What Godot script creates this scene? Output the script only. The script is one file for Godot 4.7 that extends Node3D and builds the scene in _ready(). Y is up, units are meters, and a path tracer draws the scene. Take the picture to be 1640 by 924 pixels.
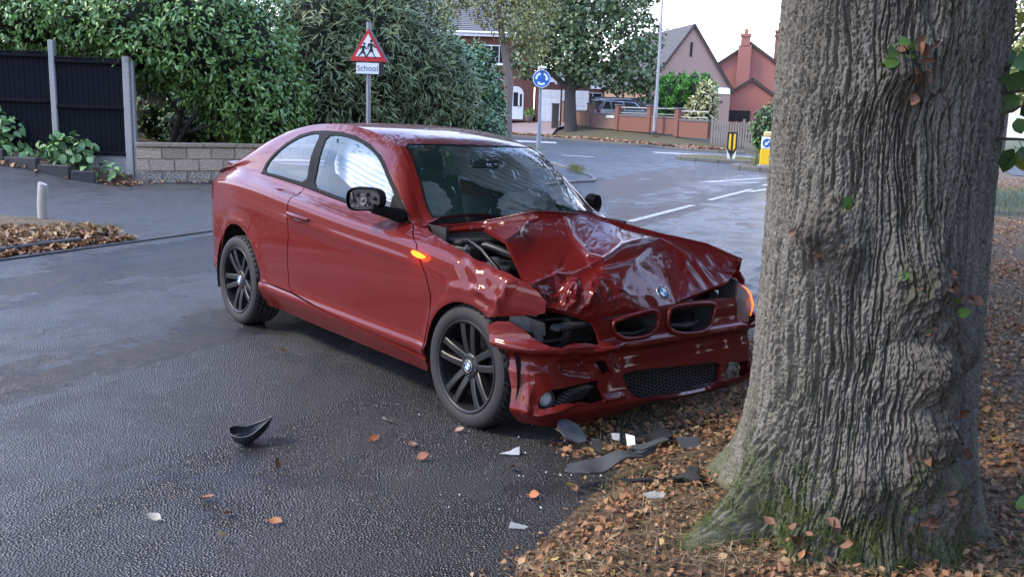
extends Node3D
# A damaged red coupe stopped at the kerb beside a big lime tree, on a suburban road that leads to a small roundabout.
# World: metres, y up, the camera stands at the origin's column and looks towards -z.

var used_names := {}
var rng := RandomNumberGenerator.new()
var mats := {}

# ---------------------------------------------------------------- naming and tagging
func numbered(called: String) -> String:
	if not used_names.has(called):
		used_names[called] = 0
		return called
	used_names[called] += 1
	return "%s_%03d" % [called, used_names[called]]

func tag(o: Node3D, label := "", category := "", group := "", kind := "") -> Node3D:
	if label != "": o.set_meta("label", label)
	if category != "": o.set_meta("category", category)
	if group != "": o.set_meta("group", group)
	if kind != "": o.set_meta("kind", kind)
	return o

func thing(called: String, label: String, category: String, at := Vector3.ZERO, turn := 0.0, group := "") -> Node3D:
	var o := Node3D.new()
	o.name = numbered(called)
	add_child(o, true)
	o.position = at
	o.rotation.y = turn
	tag(o, label, category, group)
	return o

func put(called: String, mesh: Mesh, m: Material, parent: Node3D = null, at := Vector3.ZERO) -> MeshInstance3D:
	var o := MeshInstance3D.new()
	o.mesh = mesh
	o.material_override = m
	o.position = at
	if parent == null:
		o.name = numbered(called)
		add_child(o, true)
	else:
		o.name = called
		parent.add_child(o, true)
	return o

func copy_of(o: Node3D, label := "") -> Node3D:
	var c: Node3D = o.duplicate()
	c.name = numbered(str(o.name).rstrip("0123456789").trim_suffix("_"))
	add_child(c)
	if label != "": c.set_meta("label", label)
	return c

func scatter(called: String, mesh: Mesh, m: Material, places: Array, colors: Array, parent: Node3D = null) -> MultiMeshInstance3D:
	var mm := MultiMesh.new()
	mm.transform_format = MultiMesh.TRANSFORM_3D
	mm.use_colors = true
	mm.mesh = mesh
	mm.instance_count = places.size()
	for i in places.size():
		mm.set_instance_transform(i, places[i])
		mm.set_instance_color(i, colors[i])
	var o := MultiMeshInstance3D.new()
	o.multimesh = mm
	o.material_override = m
	o.set_meta("kind", "stuff")
	if parent == null:
		o.name = numbered(called)
		add_child(o, true)
	else:
		o.name = called
		parent.add_child(o, true)
	return o

# ---------------------------------------------------------------- materials
func lin(r: float, g: float, b: float) -> Color:
	return Color(r, g, b).linear_to_srgb()

func mat(called: String, base: Color, rough := 0.7, metal := 0.0) -> StandardMaterial3D:
	if mats.has(called): return mats[called]
	var m := StandardMaterial3D.new()
	m.resource_name = called
	m.albedo_color = base
	m.roughness = rough
	m.metallic = metal
	m.cull_mode = BaseMaterial3D.CULL_DISABLED
	mats[called] = m
	return m

func noise(freq: float, kind := FastNoiseLite.TYPE_SIMPLEX_SMOOTH, octaves := 4, sd := 1) -> FastNoiseLite:
	var n := FastNoiseLite.new()
	n.seed = sd
	n.noise_type = kind
	n.frequency = freq
	n.fractal_type = FastNoiseLite.FRACTAL_FBM if octaves > 1 else FastNoiseLite.FRACTAL_NONE
	n.fractal_octaves = octaves
	return n

func noise_tex(size: int, freq: float, dark: Color, light: Color, octaves := 4, sd := 1, mid := -1.0, kind := FastNoiseLite.TYPE_SIMPLEX_SMOOTH) -> ImageTexture:
	# a seamless noise picture coloured from dark to light
	var img := noise(freq, kind, octaves, sd).get_seamless_image(size, size)
	img.convert(Image.FORMAT_RGB8)
	var d := img.get_data()
	var lut := PackedByteArray()
	lut.resize(768)
	for i in 256:
		var t := i / 255.0
		if mid >= 0.0: t = smoothstep(mid - 0.18, mid + 0.18, t)
		var c := dark.lerp(light, t)
		lut[i * 3] = c.r8
		lut[i * 3 + 1] = c.g8
		lut[i * 3 + 2] = c.b8
	for i in range(0, d.size(), 3):
		var k := d[i] * 3
		d[i] = lut[k]
		d[i + 1] = lut[k + 1]
		d[i + 2] = lut[k + 2]
	var out := Image.create_from_data(size, size, false, Image.FORMAT_RGB8, d)
	return ImageTexture.create_from_image(out)

func normal_tex(size: int, freq: float, strength: float, octaves := 4, sd := 1, kind := FastNoiseLite.TYPE_SIMPLEX_SMOOTH) -> ImageTexture:
	var img := noise(freq, kind, octaves, sd).get_seamless_image(size, size)
	img.convert(Image.FORMAT_RGBA8)
	img.bump_map_to_normal_map(strength)
	return ImageTexture.create_from_image(img)

func tri_planar(m: StandardMaterial3D, tiles_per_metre: float, world := true) -> StandardMaterial3D:
	m.uv1_triplanar = true
	m.uv1_world_triplanar = world
	m.uv1_scale = Vector3.ONE * tiles_per_metre
	return m

# ---------------------------------------------------------------- mesh building
class MB:
	var v := PackedVector3Array()
	var n := PackedVector3Array()
	var c := PackedColorArray()
	var uv := PackedVector2Array()
	var ix := PackedInt32Array()
	var tint := Color(1, 1, 1)
	func vert(p: Vector3, nn: Vector3, t := Vector2.ZERO) -> int:
		v.append(p)
		n.append(nn)
		c.append(tint)
		uv.append(t)
		return v.size() - 1
	func face(a: int, b: int, d: int) -> void:
		# turned so that its front agrees with the normals (Godot's fronts run clockwise)
		var g := (v[b] - v[a]).cross(v[d] - v[a])
		if g.dot(n[a] + n[b] + n[d]) > 0.0: ix.append_array([a, d, b])
		else: ix.append_array([a, b, d])
	func flat(a: Vector3, b: Vector3, d: Vector3) -> void:
		var g := (b - a).cross(d - a).normalized()
		var i := v.size()
		for p in [a, b, d]: vert(p, g)
		ix.append_array([i, i + 2, i + 1])
	func quad(a: Vector3, b: Vector3, d: Vector3, e: Vector3) -> void:
		flat(a, b, d)
		flat(a, d, e)
	func smooth(angle := 35.0) -> void:
		# averages the normals of faces that meet at less than the angle (one vertex per corner)
		var at := {}
		var fn := PackedVector3Array()
		fn.resize(ix.size() / 3)
		for f in fn.size():
			var a := v[ix[f * 3]]
			fn[f] = (v[ix[f * 3 + 2]] - a).cross(v[ix[f * 3 + 1]] - a)
			for k in 3:
				var key := Vector3i((v[ix[f * 3 + k]] * 5000.0).round())
				if not at.has(key): at[key] = PackedInt32Array()
				at[key].append(f)
		var v2 := PackedVector3Array()
		var n2 := PackedVector3Array()
		var c2 := PackedColorArray()
		var u2 := PackedVector2Array()
		var cut := cos(deg_to_rad(angle))
		for f in fn.size():
			var me := fn[f].normalized()
			for k in 3:
				var i := ix[f * 3 + k]
				var s := Vector3.ZERO
				for o in at[Vector3i((v[i] * 5000.0).round())]:
					if fn[o].normalized().dot(me) >= cut: s += fn[o]
				v2.append(v[i])
				n2.append(s.normalized() if s.length_squared() > 1e-20 else me)
				c2.append(c[i])
				u2.append(uv[i])
		v = v2
		n = n2
		c = c2
		uv = u2
		for i in ix.size(): ix[i] = i
	func box(at: Vector3, size: Vector3, basis := Basis.IDENTITY, bevel := 0.0) -> void:
		var h := size * 0.5
		if bevel <= 0.0:
			for ax in 3:
				for s in [-1.0, 1.0]:
					var d := Vector3.ZERO
					d[ax] = s
					var u := Vector3.ZERO
					u[(ax + 1) % 3] = 1.0
					var w := d.cross(u)
					var o := d * h
					var a := at + basis * (o - u * h - w * h)
					var b := at + basis * (o + u * h - w * h)
					var e := at + basis * (o + u * h + w * h)
					var g := at + basis * (o - u * h + w * h)
					quad(a, b, e, g)
			return
		var r := minf(bevel, minf(h.x, minf(h.y, h.z)) * 0.9)
		var cs := {}
		for sx in [-1, 1]:
			for sy in [-1, 1]:
				for sz in [-1, 1]:
					var s := Vector3(sx, sy, sz)
					for ax in 3:
						var p := s * (h - Vector3.ONE * r)
						p[ax] = s[ax] * h[ax]
						cs[[sx, sy, sz, ax]] = at + basis * p
		for ax in 3:
			var b1 := (ax + 1) % 3
			var b2 := (ax + 2) % 3
			for s in [-1, 1]:
				var q := []
				for k in [[-1, -1], [1, -1], [1, 1], [-1, 1]]:
					var key := [0, 0, 0, ax]
					key[ax] = s
					key[b1] = k[0]
					key[b2] = k[1]
					q.append(cs[key])
				if s > 0: quad(q[0], q[1], q[2], q[3])
				else: quad(q[3], q[2], q[1], q[0])
			for s1 in [-1, 1]:
				for s2 in [-1, 1]:
					var k0 := [0, 0, 0, b1]
					k0[b1] = s1
					k0[b2] = s2
					var q2 := []
					for e in [[-1, b1], [1, b1], [1, b2], [-1, b2]]:
						var key2 := k0.duplicate()
						key2[ax] = e[0]
						key2[3] = e[1]
						q2.append(cs[key2])
					if s1 * s2 > 0: quad(q2[3], q2[2], q2[1], q2[0])
					else: quad(q2[0], q2[1], q2[2], q2[3])
		for sx in [-1, 1]:
			for sy in [-1, 1]:
				for sz in [-1, 1]:
					var t := [cs[[sx, sy, sz, 0]], cs[[sx, sy, sz, 1]], cs[[sx, sy, sz, 2]]]
					if sx * sy * sz > 0: flat(t[0], t[1], t[2])
					else: flat(t[2], t[1], t[0])
	func tube(path: Array, radii: Array, sides := 8, caps := true) -> void:
		var base := v.size()
		var up := Vector3.UP
		for i in path.size():
			var d: Vector3 = (path[mini(i + 1, path.size() - 1)] - path[maxi(i - 1, 0)]).normalized()
			if absf(d.dot(up)) > 0.95: up = Vector3.RIGHT if absf(d.x) < 0.8 else Vector3.BACK
			var a := d.cross(up).normalized()
			var b := a.cross(d)
			up = b
			for k in sides:
				var t := TAU * k / sides
				var nn := a * cos(t) + b * sin(t)
				vert(path[i] + nn * radii[i % radii.size()], nn, Vector2(float(k) / sides, i))
		for i in path.size() - 1:
			for k in sides:
				var p := base + i * sides + k
				var q := base + i * sides + (k + 1) % sides
				face(p, q, p + sides)
				face(q, q + sides, p + sides)
		if caps:
			for e in [0, path.size() - 1]:
				var other: Vector3 = path[1] if e == 0 else path[path.size() - 2]
				var out: Vector3 = (path[e] - other).normalized()
				var m := vert(path[e], out)
				var ring := v.size()
				for k in sides: vert(v[base + e * sides + k], out)
				for k in sides: face(m, ring + k, ring + (k + 1) % sides)
	func lathe(profile: Array, segments := 48, at := Transform3D.IDENTITY, wobble = null) -> void:
		# profile of (radius, height) round the local z axis
		var base := v.size()
		var np := profile.size()
		for s in segments + 1:
			var t := TAU * s / segments
			for i in np:
				var p: Vector2 = profile[i]
				var d: Vector2 = profile[mini(i + 1, np - 1)] - profile[maxi(i - 1, 0)]
				var nn := Vector2(d.y, -d.x).normalized()
				var r := p.x
				if wobble != null: r += (wobble as Callable).call(i, s)
				vert(at * Vector3(r * cos(t), r * sin(t), p.y), (at.basis * Vector3(nn.x * cos(t), nn.x * sin(t), nn.y)).normalized(), Vector2(float(s) / segments, float(i) / np))
		for s in segments:
			for i in np - 1:
				var a := base + s * np + i
				face(a, a + 1, a + np)
				face(a + 1, a + np + 1, a + np)
	func slab(poly: PackedVector2Array, depth: float, at: Transform3D) -> void:
		# a flat outline in the local xy plane, from z = 0 down to z = -depth
		var t := Geometry2D.triangulate_polygon(poly)
		var up := at.basis.z.normalized()
		for s in [0.0, -depth]:
			var o := v.size()
			for p in poly: vert(at * Vector3(p.x, p.y, s), up if s == 0.0 else -up)
			for k in range(0, t.size(), 3): face(o + t[k], o + t[k + 1], o + t[k + 2])
			if depth <= 0.0: return
		var turn := -1.0 if Geometry2D.is_polygon_clockwise(poly) else 1.0
		for i in poly.size():
			var a := poly[i]
			var b := poly[(i + 1) % poly.size()]
			var d := (b - a).normalized() * turn
			var nn := (at.basis * Vector3(d.y, -d.x, 0)).normalized()
			var o := v.size()
			vert(at * Vector3(a.x, a.y, 0), nn)
			vert(at * Vector3(b.x, b.y, 0), nn)
			vert(at * Vector3(b.x, b.y, -depth), nn)
			vert(at * Vector3(a.x, a.y, -depth), nn)
			face(o, o + 1, o + 2)
			face(o, o + 2, o + 3)
	func mesh() -> ArrayMesh:
		var a := []
		a.resize(Mesh.ARRAY_MAX)
		a[Mesh.ARRAY_VERTEX] = v
		a[Mesh.ARRAY_NORMAL] = n
		a[Mesh.ARRAY_COLOR] = c
		a[Mesh.ARRAY_TEX_UV] = uv
		a[Mesh.ARRAY_INDEX] = ix
		var m := ArrayMesh.new()
		if v.size() and ix.size(): m.add_surface_from_arrays(Mesh.PRIMITIVE_TRIANGLES, a)
		return m

func box_mesh(size: Vector3, bevel := 0.0) -> ArrayMesh:
	var b := MB.new()
	b.box(Vector3.ZERO, size, Basis.IDENTITY, bevel)
	return b.mesh()

func frame_to(dir: Vector3, up := Vector3.UP) -> Basis:
	# a basis whose z looks along dir
	var z := dir.normalized()
	if absf(z.dot(up)) > 0.99: up = Vector3.RIGHT
	var x := up.cross(z).normalized()
	return Basis(x, z.cross(x), z)

func cubic(keys: Array, x: float) -> float:
	var k := keys.size()
	if x <= keys[0][0]: return keys[0][1]
	if x >= keys[k - 1][0]: return keys[k - 1][1]
	var i := 0
	while x >= keys[i + 1][0]: i += 1
	var x0: float = keys[i][0]
	var y0: float = keys[i][1]
	var x1: float = keys[i + 1][0]
	var y1: float = keys[i + 1][1]
	var h := x1 - x0
	var m := (y1 - y0) / h
	var ma := m
	var mb := m
	if i > 0: ma = 0.5 * (m + (y0 - keys[i - 1][1]) / (x0 - keys[i - 1][0]))
	if i + 2 < k: mb = 0.5 * (m + (keys[i + 2][1] - y1) / (keys[i + 2][0] - x1))
	var t := (x - x0) / h
	return y0 * (1.0 + 2.0 * t) * (1.0 - t) * (1.0 - t) + y1 * t * t * (3.0 - 2.0 * t) + h * (ma * t * (1.0 - t) * (1.0 - t) - mb * t * t * (1.0 - t))

func poly(points: Array) -> PackedVector2Array:
	var out := PackedVector2Array()
	for p in points: out.append(Vector2(p[0], p[1]))
	return out

func rounded(p: PackedVector2Array, turns := 2) -> PackedVector2Array:
	# corner cutting, for soft outlines
	for t in turns:
		var o := PackedVector2Array()
		for i in p.size():
			var a := p[i]
			var b := p[(i + 1) % p.size()]
			o.append(a.lerp(b, 0.25))
			o.append(a.lerp(b, 0.75))
		p = o
	return p

func dense(p: PackedVector2Array, step: float) -> PackedVector2Array:
	var o := PackedVector2Array()
	for i in p.size():
		var a := p[i]
		var b := p[(i + 1) % p.size()]
		var k := maxi(1, int(ceil(a.distance_to(b) / step)))
		for j in k: o.append(a.lerp(b, float(j) / k))
	return o

# a sheet cut from a curved surface: fn(u, v) gives the place, outline and holes are drawn in (u, v)
func panel(fn: Callable, outline: PackedVector2Array, holes: Array, du: float, dv: float, flange := 0.012, out_hint := Vector3.ZERO) -> MB:
	var b := MB.new()
	var box := Rect2(outline[0], Vector2.ZERO)
	for p in outline: box = box.expand(p)
	var nu := maxi(1, int(ceil(box.size.x / du)))
	var nv := maxi(1, int(ceil(box.size.y / dv)))
	var cell := Vector2(box.size.x / nu, box.size.y / nv)
	var edge := {}
	var rings := [outline]
	rings.append_array(holes)
	for r in rings:
		for i in r.size():
			var p: Vector2 = r[i]
			var q: Vector2 = r[(i + 1) % r.size()]
			var k := int(maxf(absf(q.x - p.x) / cell.x, absf(q.y - p.y) / cell.y) * 4.0) + 1
			for j in k + 1:
				var w := (p.lerp(q, float(j) / k) - box.position) / cell
				for ox in [-0.02, 0.02]:
					for oy in [-0.02, 0.02]: edge[Vector2i(int(floor(w.x + ox)), int(floor(w.y + oy)))] = true
	var grid := {}
	var e := 0.002
	var place := func(p: Vector2) -> int:
		var key := Vector2i((p * 20000.0).round())
		if grid.has(key): return grid[key]
		var at: Vector3 = fn.call(p.x, p.y)
		var tu: Vector3 = fn.call(p.x + e, p.y) - fn.call(p.x - e, p.y)
		var tv: Vector3 = fn.call(p.x, p.y + e * dv / du) - fn.call(p.x, p.y - e * dv / du)
		var nn := tu.cross(tv).normalized()
		if nn.dot(out_hint) < 0.0: nn = -nn
		grid[key] = b.vert(at, nn, p)
		return grid[key]
	for i in nu:
		for j in nv:
			var o := box.position + Vector2(i, j) * cell
			if not edge.has(Vector2i(i, j)):
				var mid := o + cell * 0.5
				if not Geometry2D.is_point_in_polygon(mid, outline): continue
				var out := false
				for h in holes:
					if Geometry2D.is_point_in_polygon(mid, h):
						out = true
						break
				if out: continue
				var a: int = place.call(o)
				var c2: int = place.call(o + Vector2(cell.x, 0))
				var d: int = place.call(o + cell)
				var f: int = place.call(o + Vector2(0, cell.y))
				b.face(a, c2, d)
				b.face(a, d, f)
				continue
			var pieces := Geometry2D.intersect_polygons(PackedVector2Array([o, o + Vector2(cell.x, 0), o + cell, o + Vector2(0, cell.y)]), outline)
			for h in holes:
				var left := []
				for pc in pieces: left.append_array(Geometry2D.clip_polygons(pc, h))
				pieces.assign(left)
			for pc in pieces:
				if pc.size() < 3: continue
				var t := Geometry2D.triangulate_polygon(pc)
				for k in range(0, t.size(), 3): b.face(place.call(pc[t[k]]), place.call(pc[t[k + 1]]), place.call(pc[t[k + 2]]))
	if flange > 0.0:
		for r in rings:
			for i in r.size():
				var a: int = place.call(r[i])
				var c3: int = place.call(r[(i + 1) % r.size()])
				var p := b.v[a]
				var q := b.v[c3]
				if p.distance_to(q) < 1e-5: continue
				var pa := p - b.n[a] * flange
				var qa := q - b.n[c3] * flange
				b.flat(p, q, qa)
				b.flat(p, qa, pa)
	return b

# ---------------------------------------------------------------- the scene
func _ready() -> void:
	rng.seed = 20240917
	var cam := Camera3D.new()
	cam.name = "camera"
	add_child(cam)
	cam.position = Vector3(0, 1.6, 0)
	cam.rotation = Vector3(-0.190977, 0.0, 0.034)
	cam.fov = 34.24
	cam.near = 0.05
	cam.far = 900.0
	cam.current = true
	var env := Environment.new()
	var sky := ProceduralSkyMaterial.new()
	sky.sky_top_color = Color(0.56, 0.69, 0.93)
	sky.sky_horizon_color = Color(0.98, 0.955, 0.93)
	sky.sky_curve = 0.14
	sky.sky_energy_multiplier = 1.25
	sky.ground_bottom_color = Color(0.16, 0.16, 0.15)
	sky.ground_horizon_color = Color(0.35, 0.34, 0.32)
	sky.sky_cover = sky_clouds()
	sky.sky_cover_modulate = Color(1, 1, 1, 0.55)
	env.background_mode = Environment.BG_SKY
	env.sky = Sky.new()
	env.sky.sky_material = sky
	env.tonemap_mode = Environment.TONE_MAPPER_LINEAR
	env.tonemap_exposure = 2.75
	env.sdfgi_enabled = true
	env.ssao_enabled = true
	env.ssil_enabled = true
	var we := WorldEnvironment.new()
	we.name = "environment"
	we.environment = env
	add_child(we)
	var sun := DirectionalLight3D.new()
	sun.name = "sun"
	add_child(sun)
	sun.light_energy = 0.6
	sun.light_angular_distance = 12.0
	sun.light_color = Color(1.0, 0.94, 0.84)
	sun.shadow_enabled = true
	sun.look_at_from_position(Vector3(-8, 8, 1), Vector3.ZERO)
	build_all()

func sky_clouds() -> ImageTexture:
	# thin even cloud, a little broken overhead
	var w := 512
	var h := 256
	var n := noise(1.0, FastNoiseLite.TYPE_SIMPLEX_SMOOTH, 4, 5)
	var img := Image.create(w, h, false, Image.FORMAT_RGBA8)
	for y in h:
		var el := PI * (0.5 - (y + 0.5) / h)
		for x in w:
			var az := TAU * (x + 0.5) / w
			var p := Vector3(cos(az) * cos(el), sin(el) * 1.6, sin(az) * cos(el)) * 2.2
			var a := smoothstep(-0.25, 0.45, n.get_noise_3dv(p)) * smoothstep(-0.02, 0.1, sin(el))
			img.set_pixel(x, y, Color(0.86, 0.87, 0.90, a))
	return ImageTexture.create_from_image(img)

# ---------------------------------------------------------------- the damaged red coupe
# Car axes: x forwards from the front axle, y up, z to the driver's side.
const CAR_X := Vector3(0.65188, -0.00968, 0.75826)
const CAR_Y := Vector3(0.02449, 0.99967, -0.00829)
const CAR_Z := Vector3(-0.75793, 0.02397, 0.65190)
const BELT := [[-3.5, 0.95], [-3.42, 0.985], [-3.1, 1.035], [-2.8, 1.05], [-2.54, 1.042], [-2.07, 1.003], [-1.82, 0.994], [-1.35, 0.964], [-0.75, 0.928], [-0.3, 0.905], [0.1, 0.862], [0.43, 0.80]]
const SHOULDER := [[-3.5, 0.885], [-3.42, 0.92], [-3.1, 0.96], [-2.8, 0.975], [-2.46, 0.97], [-1.82, 0.93], [-1.13, 0.887], [-0.6, 0.862], [-0.3, 0.842], [0.1, 0.80], [0.43, 0.745]]
const GUTTER := [[-3.5, 0.965], [-3.42, 1.0], [-3.13, 1.07], [-2.72, 1.28], [-2.34, 1.382], [-2.0, 1.42], [-1.6, 1.416], [-1.3, 1.372], [-1.06, 1.30], [-0.87, 1.14], [-0.67, 0.95], [-0.5, 0.925], [0.43, 0.82]]
const GUTTER_Z := [[-3.5, 0.60], [-3.42, 0.62], [-3.13, 0.64], [-2.72, 0.575], [-2.34, 0.54], [-2.0, 0.535], [-1.6, 0.535], [-1.3, 0.545], [-1.06, 0.565], [-0.87, 0.615], [-0.67, 0.675], [-0.5, 0.70], [0.43, 0.66]]
const TAPER := [[-3.52, 0.78], [-3.46, 0.82], [-3.3, 0.885], [-3.1, 0.93], [-2.8, 0.975], [-2.4, 1.0], [0.0, 1.0], [0.2, 0.99], [0.45, 0.955]]
const ROOF := [[-3.5, 0.975], [-3.35, 1.03], [-3.1, 1.06], [-3.02, 1.075], [-2.7, 1.25], [-2.4, 1.365], [-2.0, 1.437], [-1.6, 1.442], [-1.3, 1.42], [-1.0, 1.345], [-0.75, 1.165], [-0.55, 1.0], [-0.42, 0.90], [-0.3, 0.83]]
const NOSE := [[0.10, 0.878], [0.28, 0.868], [0.40, 0.838], [0.48, 0.775], [0.53, 0.69], [0.565, 0.55], [0.59, 0.35], [0.60, 0.0], [0.60, -0.35], [0.602, -0.55], [0.595, -0.70], [0.565, -0.80], [0.45, -0.855], [0.28, -0.868], [0.10, -0.878]]
var sections := {}
var nose_curve := []
var dents: FastNoiseLite
var side_damage := false

func crm(a: float, b: float, c: float, d: float, f: float) -> float:
	return 0.5 * (2.0 * b + (c - a) * f + (2.0 * a - 5.0 * b + 4.0 * c - d) * f * f + (3.0 * b - a - 3.0 * c + d) * f * f * f)

func section(i: int) -> Array:
	if sections.has(i): return sections[i]
	var x := i * 0.01
	var b := cubic(BELT, x)
	var s := cubic(SHOULDER, x)
	var g := cubic(GUTTER, x)
	var gz := cubic(GUTTER_Z, x)
	var p := cubic(TAPER, x)
	var bz := 0.752 * p
	sections[i] = [
		[0.15, 0.285, 0.36, 0.58, s - 0.09, s, b, b + (g - b) * 0.5, b + (g - b) * 0.86, g],
		[0.79 * p, 0.865 * p, 0.853 * p, 0.874 * p, 0.876 * p, 0.852 * p, bz, bz + (gz + 0.055 - bz) * 0.5 + 0.012, gz + 0.05, gz]]
	return sections[i]

func along(line: Array, t: float) -> float:
	var i := clampi(int(floor(t)), 0, 8)
	return crm(line[maxi(i - 1, 0)], line[i], line[i + 1], line[mini(i + 2, 9)], t - i)

func side_yz(x: float, t: float) -> Vector2:
	var i := int(floor(x * 100.0))
	var f := x * 100.0 - i
	var a := section(i)
	var b := section(i + 1)
	return Vector2(lerpf(along(a[0], t), along(b[0], t), f), lerpf(along(a[1], t), along(b[1], t), f))

func crease(p: Vector2, a: Vector2, b: Vector2, width: float) -> float:
	var q := Geometry2D.get_closest_point_to_segment(p, a, b)
	return exp(-p.distance_squared_to(q) / (width * width))

func side_point(x: float, t: float) -> Vector3:
	var q := side_yz(x, t)
	var y := q.x
	var z := q.y
	# arch lips stand a little proud
	var ra := absf(Vector2(x + 2.67, y - 0.29).length() - 0.40)
	var fa := absf(Vector2(x - 0.03, y - 0.27).length() - 0.36)
	z += 0.016 * exp(-ra * ra / 0.0016) + 0.014 * exp(-fa * fa / 0.0014)
	# the crease under the door handles
	z += 0.007 * exp(-pow((y - (0.74 - 0.035 * x)) / 0.022, 2.0)) * smoothstep(-3.2, -2.4, x) * (1.0 - smoothstep(-0.6, -0.2, x))
	if side_damage and x > -0.45:
		var p := Vector2(x, y)
		var w := smoothstep(-0.40, 0.15, x)
		# folds pushed into the wing by the crash
		var past := maxf(0.0, (x - 0.262) * 0.97 - (y - 0.69) * 0.24)
		z -= past * 0.55
		z += 0.013 * crease(p, Vector2(0.30, 0.79), Vector2(0.22, 0.58), 0.022)
		z += 0.013 * crease(p, Vector2(-0.11, 0.67), Vector2(0.12, 0.70), 0.03) + 0.012 * crease(p, Vector2(0.12, 0.70), Vector2(0.21, 0.665), 0.02)
		z -= 0.009 * crease(p, Vector2(-0.10, 0.86), Vector2(0.03, 0.72), 0.03)
		z += 0.008 * crease(p, Vector2(-0.02, 0.85), Vector2(0.10, 0.745), 0.025) - 0.007 * crease(p, Vector2(0.08, 0.84), Vector2(0.14, 0.74), 0.03)
		z += w * 0.0025 * dents.get_noise_2d(x * 3.0, y * 3.0)
		y += w * 0.008 * dents.get_noise_2d(x * 2.0 + 7.0, 3.0)
	return Vector3(x, y, z)

func side_t(x: float, y: float) -> float:
	var lo := 0.0
	var hi := 9.0
	if y >= side_yz(x, 9.0).x: return 9.0
	for k in 18:
		var m := (lo + hi) * 0.5
		if side_yz(x, m).x < y: lo = m
		else: hi = m
	return lo

func side_outline(points: PackedVector2Array, step := 0.03) -> PackedVector2Array:
	var o := PackedVector2Array()
	for p in dense(points, step): o.append(Vector2(p.x, side_t(p.x, p.y)))
	return o

func roof_point(x: float, s: float) -> Vector3:
	var g := cubic(GUTTER, x)
	var c := cubic(ROOF, x)
	return Vector3(x, c - (c - g) * pow(absf(s), 2.6), s * cubic(GUTTER_Z, x))

func nose_point(s: float, y: float) -> Vector3:
	if nose_curve.is_empty():
		var at := 0.0
		var last := Vector2(NOSE[0][0], NOSE[0][1])
		for i in NOSE.size() - 1:
			var q := [NOSE[maxi(i - 1, 0)], NOSE[i], NOSE[i + 1], NOSE[mini(i + 2, NOSE.size() - 1)]]
			for k in 12:
				var f := k / 12.0
				var p := Vector2(crm(q[0][0], q[1][0], q[2][0], q[3][0], f), crm(q[0][1], q[1][1], q[2][1], q[3][1], f))
				at += p.distance_to(last)
				last = p
				nose_curve.append([at, p])
	var lo := 0
	var hi := nose_curve.size() - 1
	while hi - lo > 1:
		var m := (lo + hi) / 2
		if nose_curve[m][0] <= s: lo = m
		else: hi = m
	var a: Vector2 = nose_curve[lo][1]
	var b: Vector2 = nose_curve[hi][1]
	var f2: float = (s - nose_curve[lo][0]) / (nose_curve[hi][0] - nose_curve[lo][0])
	var p2 := a.lerp(b, f2)
	var d := (b - a).normalized()
	var out := Vector2(-d.y, d.x)
	var off := cubic([[0.04, -0.10], [0.10, -0.035], [0.165, 0.015], [0.20, 0.004], [0.34, -0.016], [0.435, -0.014], [0.452, 0.026], [0.478, 0.036], [0.495, 0.018], [0.53, 0.004], [0.60, -0.002], [0.66, -0.03]], y)
	# torn and pushed-in part at the driver's corner
	var w := exp(-pow((s - 0.66) / 0.20, 2.0)) * exp(-pow((y - 0.41) / 0.10, 2.0))
	off += w * (-0.030 + 0.012 * dents.get_noise_2d(s * 3.0, y * 3.2))
	if s > 0.4 and s < 1.0:
		var q := Vector2(s, y)
		off += 0.013 * crease(q, Vector2(0.50, 0.455), Vector2(0.63, 0.405), 0.016) + 0.012 * crease(q, Vector2(0.63, 0.405), Vector2(0.74, 0.425), 0.014) - 0.012 * crease(q, Vector2(0.55, 0.36), Vector2(0.70, 0.335), 0.018) + 0.010 * crease(q, Vector2(0.79, 0.44), Vector2(0.86, 0.38), 0.014) - 0.012 * crease(q, Vector2(0.84, 0.43), Vector2(0.88, 0.36), 0.016)
	off += 0.03 * exp(-pow((y - 0.45 - 0.03 * sin(s * 9.0)) / 0.022, 2.0)) * smoothstep(0.46, 0.52, s) * (1.0 - smoothstep(0.80, 0.88, s))
	off += 0.02 * exp(-pow((s - 0.36) / 0.02, 2.0)) * smoothstep(0.12, 0.16, y) * (1.0 - smoothstep(0.24, 0.30, y))
	off += 0.02 * exp(-pow((y - (0.205 - 0.09 * clampf((0.6 - s) / 0.3, 0.0, 1.0))) / 0.016, 2.0)) * smoothstep(0.34, 0.42, s) * (1.0 - smoothstep(0.86, 0.95, s))
	off += 0.001 * dents.get_noise_2d(s * 1.7, y * 2.0 + 5.0)
	# the arch end flares off its clips
	off += 0.03 * (1.0 - smoothstep(0.16, 0.34, s)) * smoothstep(0.40, 0.56, y)
	return Vector3(p2.x + out.x * off, y, p2.y + out.y * off)

func arc_points(c: Vector2, r: float, from: float, to: float, steps := 24) -> Array:
	var o := []
	for k in steps + 1:
		var a := deg_to_rad(lerpf(from, to, float(k) / steps))
		o.append([c.x + r * cos(a), c.y + r * sin(a)])
	return o

func gutter_points(a: float, b: float, step := 0.05) -> Array:
	var o := []
	var k := int(ceil(absf(b - a) / step))
	for i in k + 1:
		var x := lerpf(a, b, float(i) / k)
		o.append([x, cubic(GUTTER, x) + 0.05])
	return o

func mirror_side(b: MB) -> MB:
	for i in b.v.size():
		b.v[i].z = -b.v[i].z
		b.n[i].z = -b.n[i].z
	for i in range(0, b.ix.size(), 3):
		var k := b.ix[i]
		b.ix[i] = b.ix[i + 1]
		b.ix[i + 1] = k
	return b

func paint_material() -> StandardMaterial3D:
	var m := mat("red metallic paint", lin(0.118, 0.0085, 0.0075), 0.5, 0.1)
	m.metallic_specular = 0.2
	m.clearcoat_enabled = true
	m.clearcoat = 0.65
	m.clearcoat_roughness = 0.035
	return m

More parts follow.
